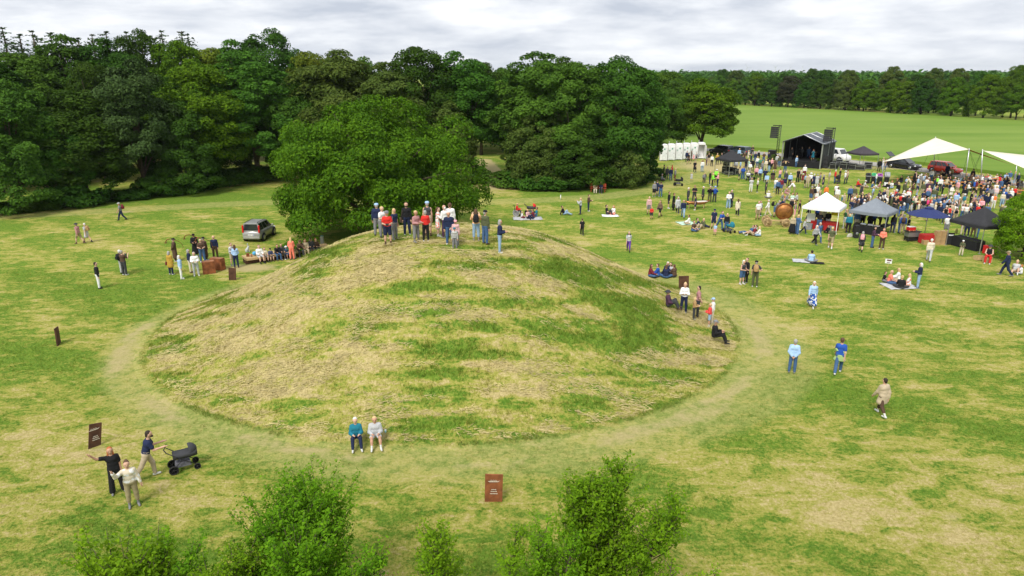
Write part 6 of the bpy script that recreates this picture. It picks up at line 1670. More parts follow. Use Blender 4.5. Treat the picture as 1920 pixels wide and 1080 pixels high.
# ---- sail tent
def build_sail():
    sm = mat('cream_sail', (.74, .68, .54), .8, var=.04, scale=1.); sb = mat('cream_sail_backlit', (.46, .29, .12), .85, var=.08, scale=1.)  # second one: same cream cloth, backlit underside painted in as brown
    def top(u, v, ub, vb): b = G(ub, vb); return at_depth(u, v, b.y), b
    Lp, Lb = top(1656, 303, 1653, 345); Kp, Kb = top(1754, 258, 1750, 323); Rp, Rb = top(1817, 280, 1808, 351); Sp, Sb = top(1842, 282, 1838, 356); Fp, Fb = top(1906, 312, 1904, 341)
    def sheet(name, quad, m, par, sag, bow):
        N_ = 14; vs = []; a, b, c, d = quad
        for i in range(N_+1):
            for j in range(N_+1):
                s, t = i/N_, j/N_
                s2 = s+bow*sin(pi*t)*(.5-s)*0; q = a.lerp(b, s).lerp(d.lerp(c, s), t); k = (sin(pi*s)+sin(pi*t))*.5; cen = (a+b+c+d)/4
                edge = max(abs(s-.5), abs(t-.5))*2; q = q.lerp(Vector((cen.x, cen.y, q.z)), bow*(1-min(1, abs(abs(s-.5)-abs(t-.5))*2+0))*0+bow*sin(pi*s)*(1 if t in (0, 1) else 0)*1+bow*sin(pi*t)*(1 if s in (0, 1) else 0)*1)
                q.z -= sag*sin(pi*s)*sin(pi*t); vs.append(q)
        fs = [(i*(N_+1)+j, (i+1)*(N_+1)+j, (i+1)*(N_+1)+j+1, i*(N_+1)+j+1) for i in range(N_) for j in range(N_)]
        o = MB().add(vs, fs, True).build(name, m, par); q = o.modifiers.new('thick', 'SOLIDIFY'); q.thickness = .012; return o
    e = empty('sail_tent', (Rb.x, Rb.y, 0), 0, 'large cream sail tent with high peak over the trestle tables', 'sail tent'); O = Vector((Rb.x, Rb.y, 0))
    # two triangles meeting on the line peak - near corner, each slightly slack
    def tri(name, a, b, c, m, sag):
        N_ = 16; vs = []; fs = []; idx = {}
        for i in range(N_+1):
            for j in range(N_+1-i):
                k = N_-i-j; q = (a*i+b*j+c*k)/N_; w = 27*(i*j*k)/N_**3; e2 = 4*(i*k)/N_**2; q = q.copy(); q.z -= sag*w; idx[i, j] = len(vs)
                vs.append(q-O)
        for i in range(N_):
            for j in range(N_-i):
                fs.append((idx[i, j], idx[i+1, j], idx[i, j+1]))
                if i+j < N_-1: fs.append((idx[i+1, j], idx[i+1, j+1], idx[i, j+1]))
        o = MB().add(vs, fs, True).build(name, m, e if a is not Sp else e2_); q = o.modifiers.new('thick', 'SOLIDIFY'); q.thickness = .012; return o
    tri('sail_cloth', Lp, Rp, Kp, sm, .25); tri('sail_flap', Kp, Rp, Fp, sb, .15)
    for t_, b_ in ((Lp, Lb), (Kp, Kb), (Rp, Rb)):
        MB().tube([b_-O, t_-O+Vector((0, 0, .12))], .055, 8).build('pole', ALU, e)
    def rope(a, b, par): MB().tube([a-O if par is e else a-O2, b-O if par is e else b-O2], .014, 4).build('guy_rope', BLK, par)
    for t_, u, v in ((Lp, 1632, 325), (Lp, 1668, 350), (Kp, 1762, 318), (Kp, 1725, 325), (Rp, 1795, 362), (Rp, 1842, 344), (Rp, 1830, 330)): rope(t_, G(u, v), e)
    for u, v in ((1632, 325), (1668, 350), (1762, 318), (1725, 325), (1795, 362), (1842, 344), (1830, 330)): q = G(u, v)-O; MB().tube([(q.x, q.y, .15), (q.x, q.y, -.05)], .02, 5).build('peg', STEEL, e)
    O2 = Vector((Sb.x, Sb.y, 0)); e2_ = empty('sail_tent', O2, 0, 'second cream sail cut off by the right edge of the photograph', 'sail tent')
    Qp = at_depth(2010, 300, 78); Q2 = at_depth(1990, 345, 72)
    def tri2(a, b, c):
        N_ = 10; vs = []; fs = []; idx = {}
        for i in range(N_+1):
            for j in range(N_+1-i):
                k = N_-i-j; q = (a*i+b*j+c*k)/N_; q.z -= .25*27*(i*j*k)/N_**3; idx[i, j] = len(vs); vs.append(q-O2)
        for i in range(N_):
            for j in range(N_-i):
                fs.append((idx[i, j], idx[i+1, j], idx[i, j+1]))
                if i+j < N_-1: fs.append((idx[i+1, j], idx[i+1, j+1], idx[i, j+1]))
        o = MB().add(vs, fs, True).build('sail_cloth', sm, e2_); q = o.modifiers.new('thick', 'SOLIDIFY'); q.thickness = .012
    tri2(Sp, Q2, Qp)
    MB().tube([Sb-O2, Sp-O2+Vector((0, 0, .12))], .06, 8).build('pole', ALU, e2_); MB().tube([Fb-O2, Fp-O2+Vector((0, 0, .1))], .055, 8).build('pole', ALU, e2_)
    MB().tube([(Q2.x-O2.x, Q2.y-O2.y, 0), Q2-O2], .055, 8).build('pole', ALU, e2_); MB().tube([(Qp.x-O2.x, Qp.y-O2.y, 0), Qp-O2], .055, 8).build('pole', ALU, e2_)
    for t_, u, v in ((Sp, 1800, 368), (Sp, 1822, 332), (Fp, 1925, 345)): rope(t_, G(u, v), e2_)
build_sail()

# ---- trestle tables with benches and the people on them
def build_tables():
    def top_board(name, L, W, z, par, y=0, legs=True):
        o = MB().box((0, y, z), (L, W, .03)).build(name, BENCHW, par)
        for sx in (-.38, .38):
            MB().add([(sx*L-.02, y-W*.4, 0), (sx*L+.02, y-W*.4, 0), (sx*L+.02, y+W*.4, 0), (sx*L-.02, y+W*.4, 0), (sx*L-.02, y-W*.25, z-.016), (sx*L+.02, y-W*.25, z-.016), (sx*L+.02, y+W*.25, z-.016), (sx*L-.02, y+W*.25, z-.016)], [(0, 1, 5, 4), (2, 3, 7, 6), (1, 2, 6, 5), (3, 0, 4, 7)]).build('leg', mat('green_steel', (.03, .07, .045), .5), o)
    spots = [(1724, 344, .15), (1757, 338, .1), (1768, 350, -.1), (1800, 353, .2), (1830, 345, .1), (1833, 357, .1), (1861, 362, .05), (1860, 346, .1), (1899, 357, .15), (1910, 369, .1)]
    who_ = list(SEATED); k = 0
    wh = ['sail tent left end', 'peak pole of the sail tent', 'red car', 'leaning grey pole', 'road right of the red car', 'two near poles', 'open grass at the right', 'road in the middle', 'far right pole', 'tree at the right edge']
    for i, (u, v, a) in enumerate(spots):
        q = G(u, v); rz = rd+pi/2*0+a+R(35 if i % 2 else 12); t = empty('trestle_table', q, rz, 'orange wooden beer table at '+wh[i], 'table'); top_board('table_top', 2.2, .55, .76, t)
        for s in (-1, 1):
            pq = q+Matrix.Rotation(rz, 3, 'Z') @ Vector((0, s*.62, 0)); bt = empty('bench', pq, rz, 'orange bench on the %s side of table at %s' % ('near' if s < 0 else 'far', wh[i]), 'bench', 'trestle benches'); top_board('seat_board', 2.2, .26, .46, bt)
            for x in (-.55, .5):
                if k >= len(who_): continue
                tp, hr = who_[k].split('|'); k += 1
                pp = q+Matrix.Rotation(rz, 3, 'Z') @ Vector((x, s*.62, 0)); yw = rz+(pi if s > 0 else 0)
                lab = ('%s in %s seated at table by %s' % (who(hr, 1.7) if 'cap' not in hr else 'person with %s' % hr, words_of(tp), wh[i]))
                person(pp+Matrix.Rotation(yw, 3, 'Z') @ Vector((0, -.0, 0)), 'benchl', 'f', 1.72, tp, PR.choice(['denim jeans', 'charcoal trousers', 'beige trousers', 'navy trousers']), hr, ' '.join(lab.split()[:16]), False, 'people seated at the trestle tables', yaw=yw)
build_tables()
# ---- waste bins
def wbin(u, v, col, label, hood):
    e = empty('waste_bin', G(u, v), R(-20), label, 'bin', 'waste bins by the sail tent')
    MB().box((0, 0, .5), (.46, .5, .86), taper=1.18).build('body', BLKP, e, bevel=.03); lm = mat('bin_lid_'+col, {'black': (.02, .02, .022), 'green': (.05, .42, .16), 'purple': (.36, .08, .38), 'grey': (.30, .31, .33)}[col], .5)
    MB().box((0, 0, .95), (.60, .64, .10)).build('rim', mat('bin_rim', (.25, .26, .27), .5), e, bevel=.02)
    if hood: MB().prism([(-.32, 1.0), (.32, 1.0), (.32, 1.45), (.12, 1.5), (-.32, 1.1)], -.3, .3, 'X').build('hood', lm, e)
    else:
        l = MB().box((0, 0, 1.12), (.58, .62, .24), rx=R(18), taper=.85).build('lid', lm, e); MB().lathe([(.15, 0), (.15, .02), (.001, .02)], (0, -.08, 1.23), 12).build('opening', BLK, l)
    for s in (-1, 1): MB().lathe([(.1, -.03), (.1, .03)], (s*.24, .25, .1), 10, 'X').build('wheel', RUB, e)
wbin(1626, 344, 'black', 'black waste bin, leftmost of four', False); wbin(1636.5, 344, 'green', 'waste bin with green lid, second of four', False)
wbin(1648, 345, 'purple', 'waste bin with purple lid, third of four', False); wbin(1661, 345, 'grey', 'waste bin with grey sloping hood, rightmost of four', True)

# ---- sun disc on its wagon
def build_chariot():
    q = G(1453, 423); r = G(1469, 426); rz = -R(12)
    e = empty('bronze_disc_wagon', (q.x, q.y, 0), rz, 'large domed copper disc standing on a low wooden spoked-wheel wagon', 'disc wagon')
    dsc = MB().lathe([(.75, .02), (.75, -.03), (.72, -.05), (.66, -.045), (.55, -.10), (.35, -.17), (.15, -.20), (.001, -.205)], (.68, .1, 1.32), 40, 'Y').build('disc', BRONZE, e); MB().lathe([(.70, -.055), (.77, -.06), (.79, 0), (.77, .05), (.70, .05)], (.68, .1, 1.32), 40, 'Y').build('rim', BRONZED, dsc)
    MB().box((.1, 0, .47), (2.3, .14, .12)).build('beam', WOODP, e)
    for x in (-.75, .85): MB().tube([(x, -.6, .38), (x, .6, .38)], .045, 7).build('axle', WOODP, e)
    MB().box((.68, .05, .54), (.5, .3, .1)).build('disc_stand', WOODP, e)
    for x in (-.75, .85):
        for y in (-.58, .58):
            w = MB().lathe([(.34, -.04), (.40, -.04), (.40, .04), (.34, .04), (.34, -.04)], (x, y, .40), 20, 'Y').build('wheel', WOODP, e); MB().lathe([(.07, -.07), (.07, .07)], (x, y, .40), 10, 'Y').build('hub', WOODP, w)
            for k in range(4): MB().tube([(x+cos(k*pi/2+.4)*.06, y, .40+sin(k*pi/2+.4)*.06), (x+cos(k*pi/2+.4)*.35, y, .40+sin(k*pi/2+.4)*.35)], .025, 6).build('spoke', WOODP, w)
    for k in (-1, 1): MB().tube([(-.75, 0, .5), (-.95, k*.05, .85), (-.6, k*.05, 1.0), (-.35, 0, .72)], .035, 6).build('horse_bow', WOODP, e)
build_chariot()

# ---- boat-shaped bronze table
def build_boat_table():
    q = G(1306, 391); e = empty('boat_table', q, R(8), 'long bronze boat-shaped table on trestle legs on the mid lawn', 'table')
    vs = []; fs = []; K = 12
    for i in range(K+1):
        t = i/K*2-1; w = .42*(1-abs(t)**2.6)+.03; z = .72+.16*abs(t)**2.5; x = t*1.45
        vs += [(x, -w, z), (x, -w*.6, z-.28*(1-abs(t)**3)), (x, w*.6, z-.28*(1-abs(t)**3)), (x, w, z), (x, 0, z-.06)]
        if i:
            a, b = (i-1)*5, i*5; fs += [(a, a+1, b+1, b), (a+1, a+2, b+2, b+1), (a+2, a+3, b+3, b+2), (a+3, a+4, b+4, b+3), (a+4, a, b, b+4)]
    MB().add(vs, fs, True).build('hull', BRONZE, e)
    MB().box((.5, -.02, .74), (1.1, .6, .025), ry=-.03).build('cover', mat('pale_hide', (.6, .56, .5), .9), e)
    for x in (-.8, .8):
        for s in (-1, 1): MB().tube([(x, 0, .55), (x+s*.18, s*.3, 0)], .03, 6).build('leg', WOODP, e)
build_boat_table()

# ---- rust-steel plates
def plate(u, v, w, h, face, label, m=RUST, marks=True, lean=0., name='steel_sign', tk=.05):
    p = Gm(u, v); a = math.atan2(-p.x, p.y)+face; e = empty(name, (p.x, p.y, p.z), a, label, 'sign')
    g = MB().box((0, 0, h/2-.03), (w, tk, h+.06), ry=lean).build('plate', m, e)
    if marks:
        y = -.032
        # small ship with crew, then three short lines of writing
        MB().prism([(-.19, .78*h), (-.14, .74*h), (.14, .74*h), (.20, .79*h), (.14, .765*h), (-.14, .765*h)], y, y-.006, 'Y').build('ship_emblem', PALE, e)
        for k in range(7): MB().box((-.11+k*.035, y-.003, .79*h+.01*(k % 2)), (.012, .006, .045)).build('crew_mark', PALE, e)
        for r_, (z, n) in enumerate(((.46, 4), (.39, 5), (.31, 6))):
            for k in range(n): MB().box(((k-(n-1)/2)*.042, y-.003, z*h), (.032, .006, .022+.008*((k+r_) % 2))).build('letter', PALE, e)
plate(182, 836, .42, .92, .25, 'dark rusty steel sign with pale ship emblem behind the waving women', RUSTD, True, .2)
plate(926, 940, .58, 1.02, -.04, 'rusty steel sign with pale ship emblem in the centre foreground', RUST, True, .03)
plate(437, 525, .48, .85, -.35, 'dark steel plate standing left of the mound below the long bench', RUSTD, False, .08, 'steel_plate')
plate(1281, 546, .62, 1.0, .12, 'dark steel plate behind the woman in white sweater', RUSTD, False, -.07, 'steel_plate')
plate(111, 645, .55, .9, 1.25, 'dark steel plate seen nearly edge-on at the far left of the lawn', RUSTD, False, .1, 'steel_plate')
# ---- rust blocks
for (u, v, w, d, h, f, lab) in [(390, 514, .82, .5, .88, .04, 'low rust-red steel block, the nearer of two beside the horn players'), (407, 507, .95, .45, .86, -.75, 'rust-red steel block set at an angle behind the nearer block')]:
    p = G(u, v); e = empty('steel_block', (p.x, p.y+.25, 0), math.atan2(-p.x, p.y)+f, lab, 'block'); MB().box((0, 0, h/2), (w, d, h)).build('shell', RUST, e, bevel=.02); MB().box((0, 0, h+.004), (w*.9, d*.85, .012)).build('top_plate', mat('rust_top', (.26, .12, .06), .8, var=.3), e)

# ---- long bench with the people on it
def build_bench():
    A, B = G(463, 497), G(612, 474); d = (B-A).normalized(); n = Vector((-d.y, d.x, 0)); L = (B-A).length; rz = math.atan2(d.y, d.x)
    if n.y < 0: n = -n
    e = empty('long_bench', A, rz, 'long pale wooden bench on dark steel base left of the mound', 'bench')
    k = 0; x = 0
    while x < L-.2:
        l = 1.3; MB().box((x+l/2, .62, .385), (l-.012, 1.2, .17)).build('timber', WOODP, e); MB().box((x+l/2, .62, .15), (l*.98, .8, .29)).build('base', RUSTD, e); x += l
    M = e.matrix_basis; W = [('white shirt', 'lightgrey shorts', 'brown short', 1.72, 'bench', 'in white shirt, first on the left of the long bench'), ('cream tee', 'grey shorts', 'brown short', 1.40, 'bench', 'boy in cream tee, second on the long bench'), ('navy patterned sweater', 'navy shorts', 'black cap', 1.25, 'bench', 'small boy in dark cap, third on the long bench'),
         ('black hoodie', 'denim jeans', 'brown short', 1.60, 'benchl', 'in black hoodie and jeans, fourth on the long bench'), ('charcoal top', 'charcoal trousers', 'brown long', 1.55, 'bench', 'long-haired, in dark top near the middle of the long bench'), ('denim dress', 'none', 'white hat', 1.25, 'bench', 'child in white hat on the long bench'),
         ('green jacket', 'beige trousers', 'grey bob', 1.68, 'bench', 'grey-haired in green beside the coral jacket, long bench'), ('brown jacket', 'charcoal trousers', 'brown cap', 1.74, 'benchl', 'in brown jacket and cap towards the bench end'), ('beige jacket', 'beige trousers', 'ginger bob', 1.66, 'bench', 'ginger-haired in beige towards the bench end'), ('charcoal jacket', 'charcoal trousers', 'grey bob', 1.74, 'bench', 'grey-haired in charcoal next to the bench end'), ('brown sweater', 'charcoal trousers', 'ginger bob', 1.60, 'bench', 'in brown, last on the long bench by the stone post')]
    us = [487, 497, 508, 520, 529, 538, 546, 564, 575, 586, 595]
    for u, (tp, bt, hr, h, po, lab) in zip(us, W):
        # where the sight line at u meets the bench front
        g0 = G(u, 470); dr = Vector((g0.x, g0.y)); t = (A.x*dr.y-A.y*dr.x)/(d.y*dr.x-d.x*dr.y); p = A+d*t+n*.22
        person(p, po, 'f', h, tp, bt, hr, 'person '+lab if not lab.startswith(('boy', 'small', 'child')) else lab, True, 'people on the long bench', yaw=rz+pi+PR.uniform(-.2, .2))
    p = A+d*((549-463)/(612-463)*L*.92)-n*.45; person(Vector((p.x, p.y, 0)), 'front', 'b', 1.70, 'coral jacket', 'coral trousers', 'blond long', 'blonde in coral jacket standing with her back turned at the long bench', True, 'people on the long bench')
    q = M @ Vector((.75, .5, .47)); g = empty('globe', q, 0, 'small blue globe on the left end of the long bench', 'globe'); MB().lathe([(.001, .04)]+[(.15*sin(a), .2-.15*cos(a)) for a in np.linspace(.2, pi-.05, 9)], (0, 0, 0), 16).build('ball', mat('globe_blue', (.08, .35, .6), .4, var=.5, scale=8), g); MB().lathe([(.09, 0), (.09, .02), (.02, .05)], (0, 0, 0), 10).build('foot', WOODP, g)
    q = M @ Vector((.3, .6, .47)); g = empty('red_box', q, rz, 'small red-brown box on the left end of the long bench', 'box'); MB().box((0, 0, .11), (.2, .16, .22)).build('body', RUST, g, bevel=.01); MB().box((0, 0, .23), (.22, .18, .02)).build('lid', RUST, g)
    q = M @ Vector((.5, .4, .47)); g = empty('brown_jar', q, rz, 'small brown jar beside the globe on the long bench', 'jar'); MB().lathe([(.05, 0), (.08, .08), (.06, .17), (.045, .2)], (0, 0, 0), 12).build('pot', mat('clay', (.3, .14, .07), .8), g); MB().lathe([(.05, .2), (.05, .215), (.01, .23)], (0, 0, 0), 10).build('lid', WOODP, g)
    p = G(463, 472); e = empty('rabbit_figure', p, 0, 'small white rabbit figure on the grass behind the long bench', 'figure'); cm = mat('figure_grey', (.5, .5, .5), .8)
    V, F = grow([((0, 0, .12), (.08, 0, .22), .13, .12), ((.1, 0, .3), (.16, 0, .4), .09, .08), ((.14, .03, .45), (.1, .05, .66), .03, .025), ((.14, -.03, .45), (.1, -.05, .66), .03, .025), ((.2, 0, .04), (.1, 0, .1), .05, .05)], .025); o = obj('body', mesh_np('body', V, F, True), cm, e)
    MB().lathe([(.12, 0), (.12, .02)], (0, 0, 0), 10).build('base', cm, e)
    p = G(605, 462); e = empty('stone_post', (p.x, p.y, 0), 0, 'short pale stone post at the far end of the long bench', 'post'); MB().box((0, 0, .4), (.28, .25, .9), taper=.85).build('shaft', mat('pale_stone', (.45, .44, .40), .9, var=.2), e, bevel=.03); MB().box((0, 0, .87), (.2, .18, .06)).build('cap', mat('mint_cap', (.2, .42, .32), .7), e)
build_bench()

# ---- bronze horns of the three players
def horn(key, label, k=1.):
    o = PICK[key]; M = o.matrix_basis; p = M @ Vector((0, .12, 1.56)); e = empty('curved_horn', p, math.atan2(-p.x, p.y), label, 'horn')
    ctrl = [Vector(q) for q in ((-.62, .02, -.16), (-.60, .0, -.02), (-.48, 0, .10), (-.25, 0, .13), (-.05, 0, .05), (.10, 0, -.04), (.30, -.02, -.16), (.46, -.04, -.38), (.50, -.05, -.66))]; pts = []
    for i in range(len(ctrl)-1):
        for t in (0, .33, .67): pts.append(ctrl[i].lerp(ctrl[i+1], t)*k)
    pts.append(ctrl[-1]*k)
    MB().tube(pts, [.036-.024*i/(len(pts)-1) for i in range(len(pts))], 7).build('tube', BRONZED, e)
    MB().lathe([(.04, -.01), (.12, 0), (.12, .015), (.03, .02)], tuple(ctrl[0]*k), 14).build('bell_disc', BRONZED, e); MB().lathe([(.02, 0), (.03, .03)], tuple(ctrl[-1]*k), 8).build('mouthpiece', BRONZE, e)
horn((330, 490), 'curved bronze horn of the leftmost player'); horn((368, 481), 'curved bronze horn of the middle player', 1.05); horn((386, 488), 'curved bronze horn of the rightmost player')

# ---- prams, wheelchair, blankets
def pram(loc, yaw, col, label, big=True, hood2=None):
    e = empty('stroller', loc, yaw, label, 'stroller'); m = mat('pram_'+col, COLS[col], .8, var=.15); fr = BLKP
    for s in (-1, 1):
        MB().tube([(s*.26, -.55, 1.02), (s*.26, -.2, .72), (s*.25, .15, .45), (s*.22, .5, .2)], .018, 6).build('frame', fr, e)
        MB().tube([(s*.27, -.38, .2), (s*.26, 0, .58)], .016, 6).build('strut', fr, e)
        for y, r in ((-.38, .19), (.5, .13)):
            w = MB().lathe([(r*.78, -.03), (r, -.025), (r, .025), (r*.78, .03), (r*.78, -.03)], (s*.29, y, r), 16, 'X').build('wheel', RUB, e); MB().lathe([(.03, -.035), (.03, .035)], (s*.29, y, r), 8, 'X').build('hub', fr, w)
            for k in range(5): MB().tube([(s*.29, y, r), (s*.29, y+cos(k*1.257)*r*.8, r+sin(k*1.257)*r*.8)], .012, 4).build('spoke', fr, w)
    MB().tube([(-.26, -.55, 1.02), (0, -.62, 1.05), (.26, -.55, 1.02)], .022, 6).build('handle', fr, e)
    vs = []; fs = []; K = 10        # carrycot hull
    for i in range(K+1):
        t = i/K*2-1; w = .24*(1-abs(t)**4*.35); y = .12+t*.46
        vs += [(-w, y, .78+.04*t*t), (-w*.85, y, .58), (0, y, .54), (w*.85, y, .58), (w, y, .78+.04*t*t), (0, y, .80)]
        if i: a, b = (i-1)*6, i*6; fs += [(a+j, a+(j+1) % 6, b+(j+1) % 6, b+j) for j in range(6)]
    fs += [tuple(range(6)), tuple(reversed(range(K*6, K*6+6)))]
    MB().add(vs, fs, True).build('carrycot', m, e)
    vs = []; fs = []                # folding hood at the far end
    for i in range(7):
        a = pi*(i/6)*.55; 
        for j in range(9): q = pi*j/8; vs.append((-cos(q)*.25, .30+cos(a)*.30*sin(q)*1.0+.0, .78+sin(a)*.32*sin(q)*.95+.02))
        if i: fs += [((i-1)*9+j, (i-1)*9+j+1, i*9+j+1, i*9+j) for j in range(8)]
    o = MB().add(vs, fs, True).build('hood', mat('pram_'+(hood2 or col), COLS[hood2 or col], .8), e); q = o.modifiers.new('thick', 'SOLIDIFY'); q.thickness = .015
    MB().box((0, .0, .3), (.4, .6, .16), taper=.9).build('basket', mat('basket_grey', (.12, .12, .14), .9, var=.4, scale=10), e)
    return e
def pushed(key, col, label, sc):
    o = PICK[key]; q = (hand_of(o, 'push', 1, 1)+hand_of(o, 'push', -1, 1))/2; a = o.rotation_euler.z
    e = pram((q.x-sin(a)*.55*sc*1.0, q.y+cos(a)*.55*sc, 0), a, col, label); e.scale = (sc, sc, sc*1.02)
pushed((281, 896), 'charcoal', 'dark grey pram pushed by the bearded man', .86)
for key in ((281, 896), (764, 441)):
    o = PICK[key]; po = 'push' if key[0] == 281 else 'stand'; S = skeleton(po); H = S['head']; V, F = grow([(H+np.array([-.05, .05, -.06]), H+np.array([0, .085, -.085]), .03, .032), (H+np.array([.05, .05, -.06]), H+np.array([0, .085, -.085]), .03, .032)], .018); obj('beard', to_mesh('beard', V, F, S['lift']), mat('hair_dark', HAIRC['dark'], .7), o)
p = G(994, 402); pram((p.x, p.y, 0), yaw_of(p, 'r'), 'charcoal', 'stroller with red hood behind the picnic blanket', hood2='red')
pushed((1349, 431), 'teal', 'teal stroller pushed across the mid lawn', .9)
p = G(1271, 348); pram((p.x, p.y, 0), yaw_of(p, 'r'), 'black', 'black stroller under the trees by the path')
p = G(1570, 344); pram((p.x, p.y, 0), yaw_of(p, 'f'), 'black', 'black stroller with pink blanket before the plum gazebo')
p = G(1407, 337); pram((p.x, p.y, 0), yaw_of(p, 'fl'), 'charcoal', 'dark stroller beside the person seated near the sound gazebo')
def wheelchair(u, v, face, label):
    p = G(u, v); e = empty('wheelchair', p, yaw_of(p, face), label, 'wheelchair')
    MB().box((0, 0, .5), (.44, .44, .06)).build('seat', BLK, e); MB().box((0, -.22, .78), (.44, .05, .5)).build('backrest', BLK, e)
    for s in (-1, 1):
        w = MB().lathe([(.28, -.02), (.31, -.02), (.31, .02), (.28, .02), (.28, -.02)], (s*.28, -.08, .31), 20, 'X').build('wheel', mat('wheel_light', (.5, .5, .5), .5), e)
        for k in range(6): MB().tube([(s*.28, -.08, .31), (s*.28, -.08+cos(k*pi/3)*.28, .31+sin(k*pi/3)*.28)], .006, 4).build('spoke', ALU, w)
        MB().tube([(s*.22, .25, .5), (s*.22, .42, .12)], .018, 5).build('footrest', ALU, e); MB().lathe([(.08, -.02), (.08, .02)], (s*.2, .3, .08), 10, 'X').build('front_wheel', RUB, e)
        MB().tube([(s*.22, -.25, 1.0), (s*.22, -.38, 1.02)], .015, 5).build('push_handle', BLKP, e)
    return p
p = wheelchair(969, 405, 'r', 'wheelchair at the left end of the picnic blanket'); person(p, 'bench', 'r', 1.66, 'red jacket', 'charcoal trousers', 'blond short', 'person in red jacket sitting in the wheelchair', True)
p = wheelchair(1402, 338, 'f', 'wheelchair in the crowd right of the sound gazebo')
def blanket(u, v, w, d, rz, col, label):
    p = G(u, v); vs = []; rng = random.Random(int(u)); K = 8
    for i in range(K+1):
        for j in range(K+1): vs.append(((i/K-.5)*w+rng.uniform(-.03, .03), (j/K-.5)*d+rng.uniform(-.03, .03), .03+rng.uniform(0, .04)))
    fs = [(i*(K+1)+j, (i+1)*(K+1)+j, (i+1)*(K+1)+j+1, i*(K+1)+j+1) for i in range(K) for j in range(K)]
    o = MB().add(vs, fs, True).build('picnic_blanket', mat('blanket_'+col, COLS[col], .95, var=.2, scale=4), loc=p, rot=(0, 0, rz)); q = o.modifiers.new('thick', 'SOLIDIFY'); q.thickness = .01; tag(o, label, 'blanket')
blanket(989, 410, 2.8, 1.5, .05, 'lightgrey', 'pale picnic blanket under the group with the wheelchair'); blanket(1287, 419, 1.6, 1.5, .2, 'mint', 'pale mint picnic blanket on the mid lawn'); blanket(1502, 490, 1.2, 1.0, -.3, 'lightgrey', 'grey blanket left of the lone sitter in light blue')
blanket(1144, 405, 1.6, 1.1, 0, 'white', 'white cloth under the seated couple on the far lawn'); blanket(1686, 537, 2.0, 1.4, .1, 'lightgrey', 'pale blanket under the right-hand picnic group'); blanket(1532, 494, 1.0, .5, -.2, 'black', 'dark jacket spread on the grass beside the lone sitter')
# ---- red bench under the trees
p = G(1121, 360); e = empty('park_bench', p, yaw_of(p, 'f'), 'red wooden bench under the trees with two people on it', 'bench'); RW = mat('red_bench_wood', (.42, .07, .03), .7, var=.15)
for k in range(3): MB().box((0, .1-k*.16+.1, .44), (1.9, .13, .04)).build('seat_slat', RW, e); MB().box((0, -.24, .6+k*.14), (1.9, .04, .11)).build('back_slat', RW, e)
for s in (-.8, .8): MB().box((s, -.02, .21), (.07, .45, .42)).build('leg', RW, e); MB().box((s, -.27, .6), (.07, .05, .8)).build('back_post', RW, e)

# ---- stalls
def stall_table(name, c, size, rz, m, label, skirt=True):
    e = empty(name, c, rz, label, 'table'); w, d, h = size
    MB().box((0, 0, h), (w, d, .04)).build('table_top', m, e)
    if skirt:
        MB().box((0, -d/2-.01, h/2), (w, .02, h-.06)).build('cloth_front', m, e); MB().box((-w/2-.01, 0, h/2), (.02, d, h-.06)).build('cloth_side', m, e); MB().box((w/2+.01, 0, h/2), (.02, d, h-.06)).build('cloth_side', m, e)
    for sx in (-1, 1):
        for sy in (-1, 1): MB().box((sx*(w/2-.08), sy*(d/2-.08), h/2-.02), (.04, .04, h-.04)).build('leg', STEEL, e)
    return e
REDC = mat('red_cloth', (.42, .02, .02), .85)
mid, d, n, F = WG; rz = math.atan2(-d.y, -d.x)
stall_table('stall_table', mid-d*.25+n*(-.2), (2.2, .7, .76), rz, REDC, 'table with red cloth under the white gazebo')
for k, (a, b, s, m, lab) in enumerate([(-.9, -.9, (.55, .4, .5), mat('crate_grey', (.22, .23, .25), .6), 'grey crate left under the white gazebo table'), (.0, -1.0, (.6, .4, .48), mat('crate_dark', (.08, .085, .09), .6), 'dark crate in the middle under the white gazebo'), (.95, -1.0, (.5, .4, .52), mat('crate_grey', (.22, .23, .25), .6), 'grey crate at the right front leg of the white gazebo')]):
    q = mid-d*a+n*b; e = box_thing('plastic_crate', (q.x, q.y, 0), s, m, lab, 'crate', rz, lid=m)
q = mid+d*.9-n*.5; e = empty('display_board', (q.x, q.y, 0), rz, 'white display board at the left under the white gazebo', 'board'); MB().box((0, 0, 1.0), (.7, .03, .8)).build('panel', WHT, e); [MB().box((s*.3, 0, .3), (.03, .03, .6)).build('leg', ALU, e) for s in (-1, 1)]
q = mid-d*.8+n*1.0; e = empty('yellow_banner', (q.x, q.y, 0), rz, 'bright yellow banner hanging at the back of the white gazebo', 'banner'); MB().box((0, 0, 1.45), (.7, .02, .6)).build('cloth', mat('banner_yellow', (.8, .65, .02), .8), e); MB().tube([(-.35, 0, 0), (-.35, 0, 1.8)], .02, 6).build('pole', ALU, e)
mid, d, n, F = GG; rz = math.atan2(-d.y, -d.x)
stall_table('stall_table', mid-n*.6, (2.4, .7, .78), rz, BLK, 'black-draped table under the grey gazebo'); stall_table('stall_table', mid-d*1.0+n*.2, (.7, 1.6, .78), rz, BLK, 'black side table at the right of the grey gazebo', False)
for k, (a, c) in enumerate(((-.5, (.5, .62, .7)), (.1, (.55, .56, .6)), (.6, (.5, .4, .3)))):
    q = mid-n*.6-d*a; e = empty('serving_tray', (q.x, q.y, .80), rz, ['left tray of goods on the black table under the grey gazebo', 'middle tray of goods on the black table under the grey gazebo', 'right tray of goods on the black table under the grey gazebo'][k], 'tray'); MB().box((0, 0, .015), (.45, .3, .03)).build('base', WHT, e); [MB().box((-.15+.1*i, 0, .06), (.07, .22, .06)).build('item', mat('goods_%d' % k, c, .7), e) for i in range(4)]
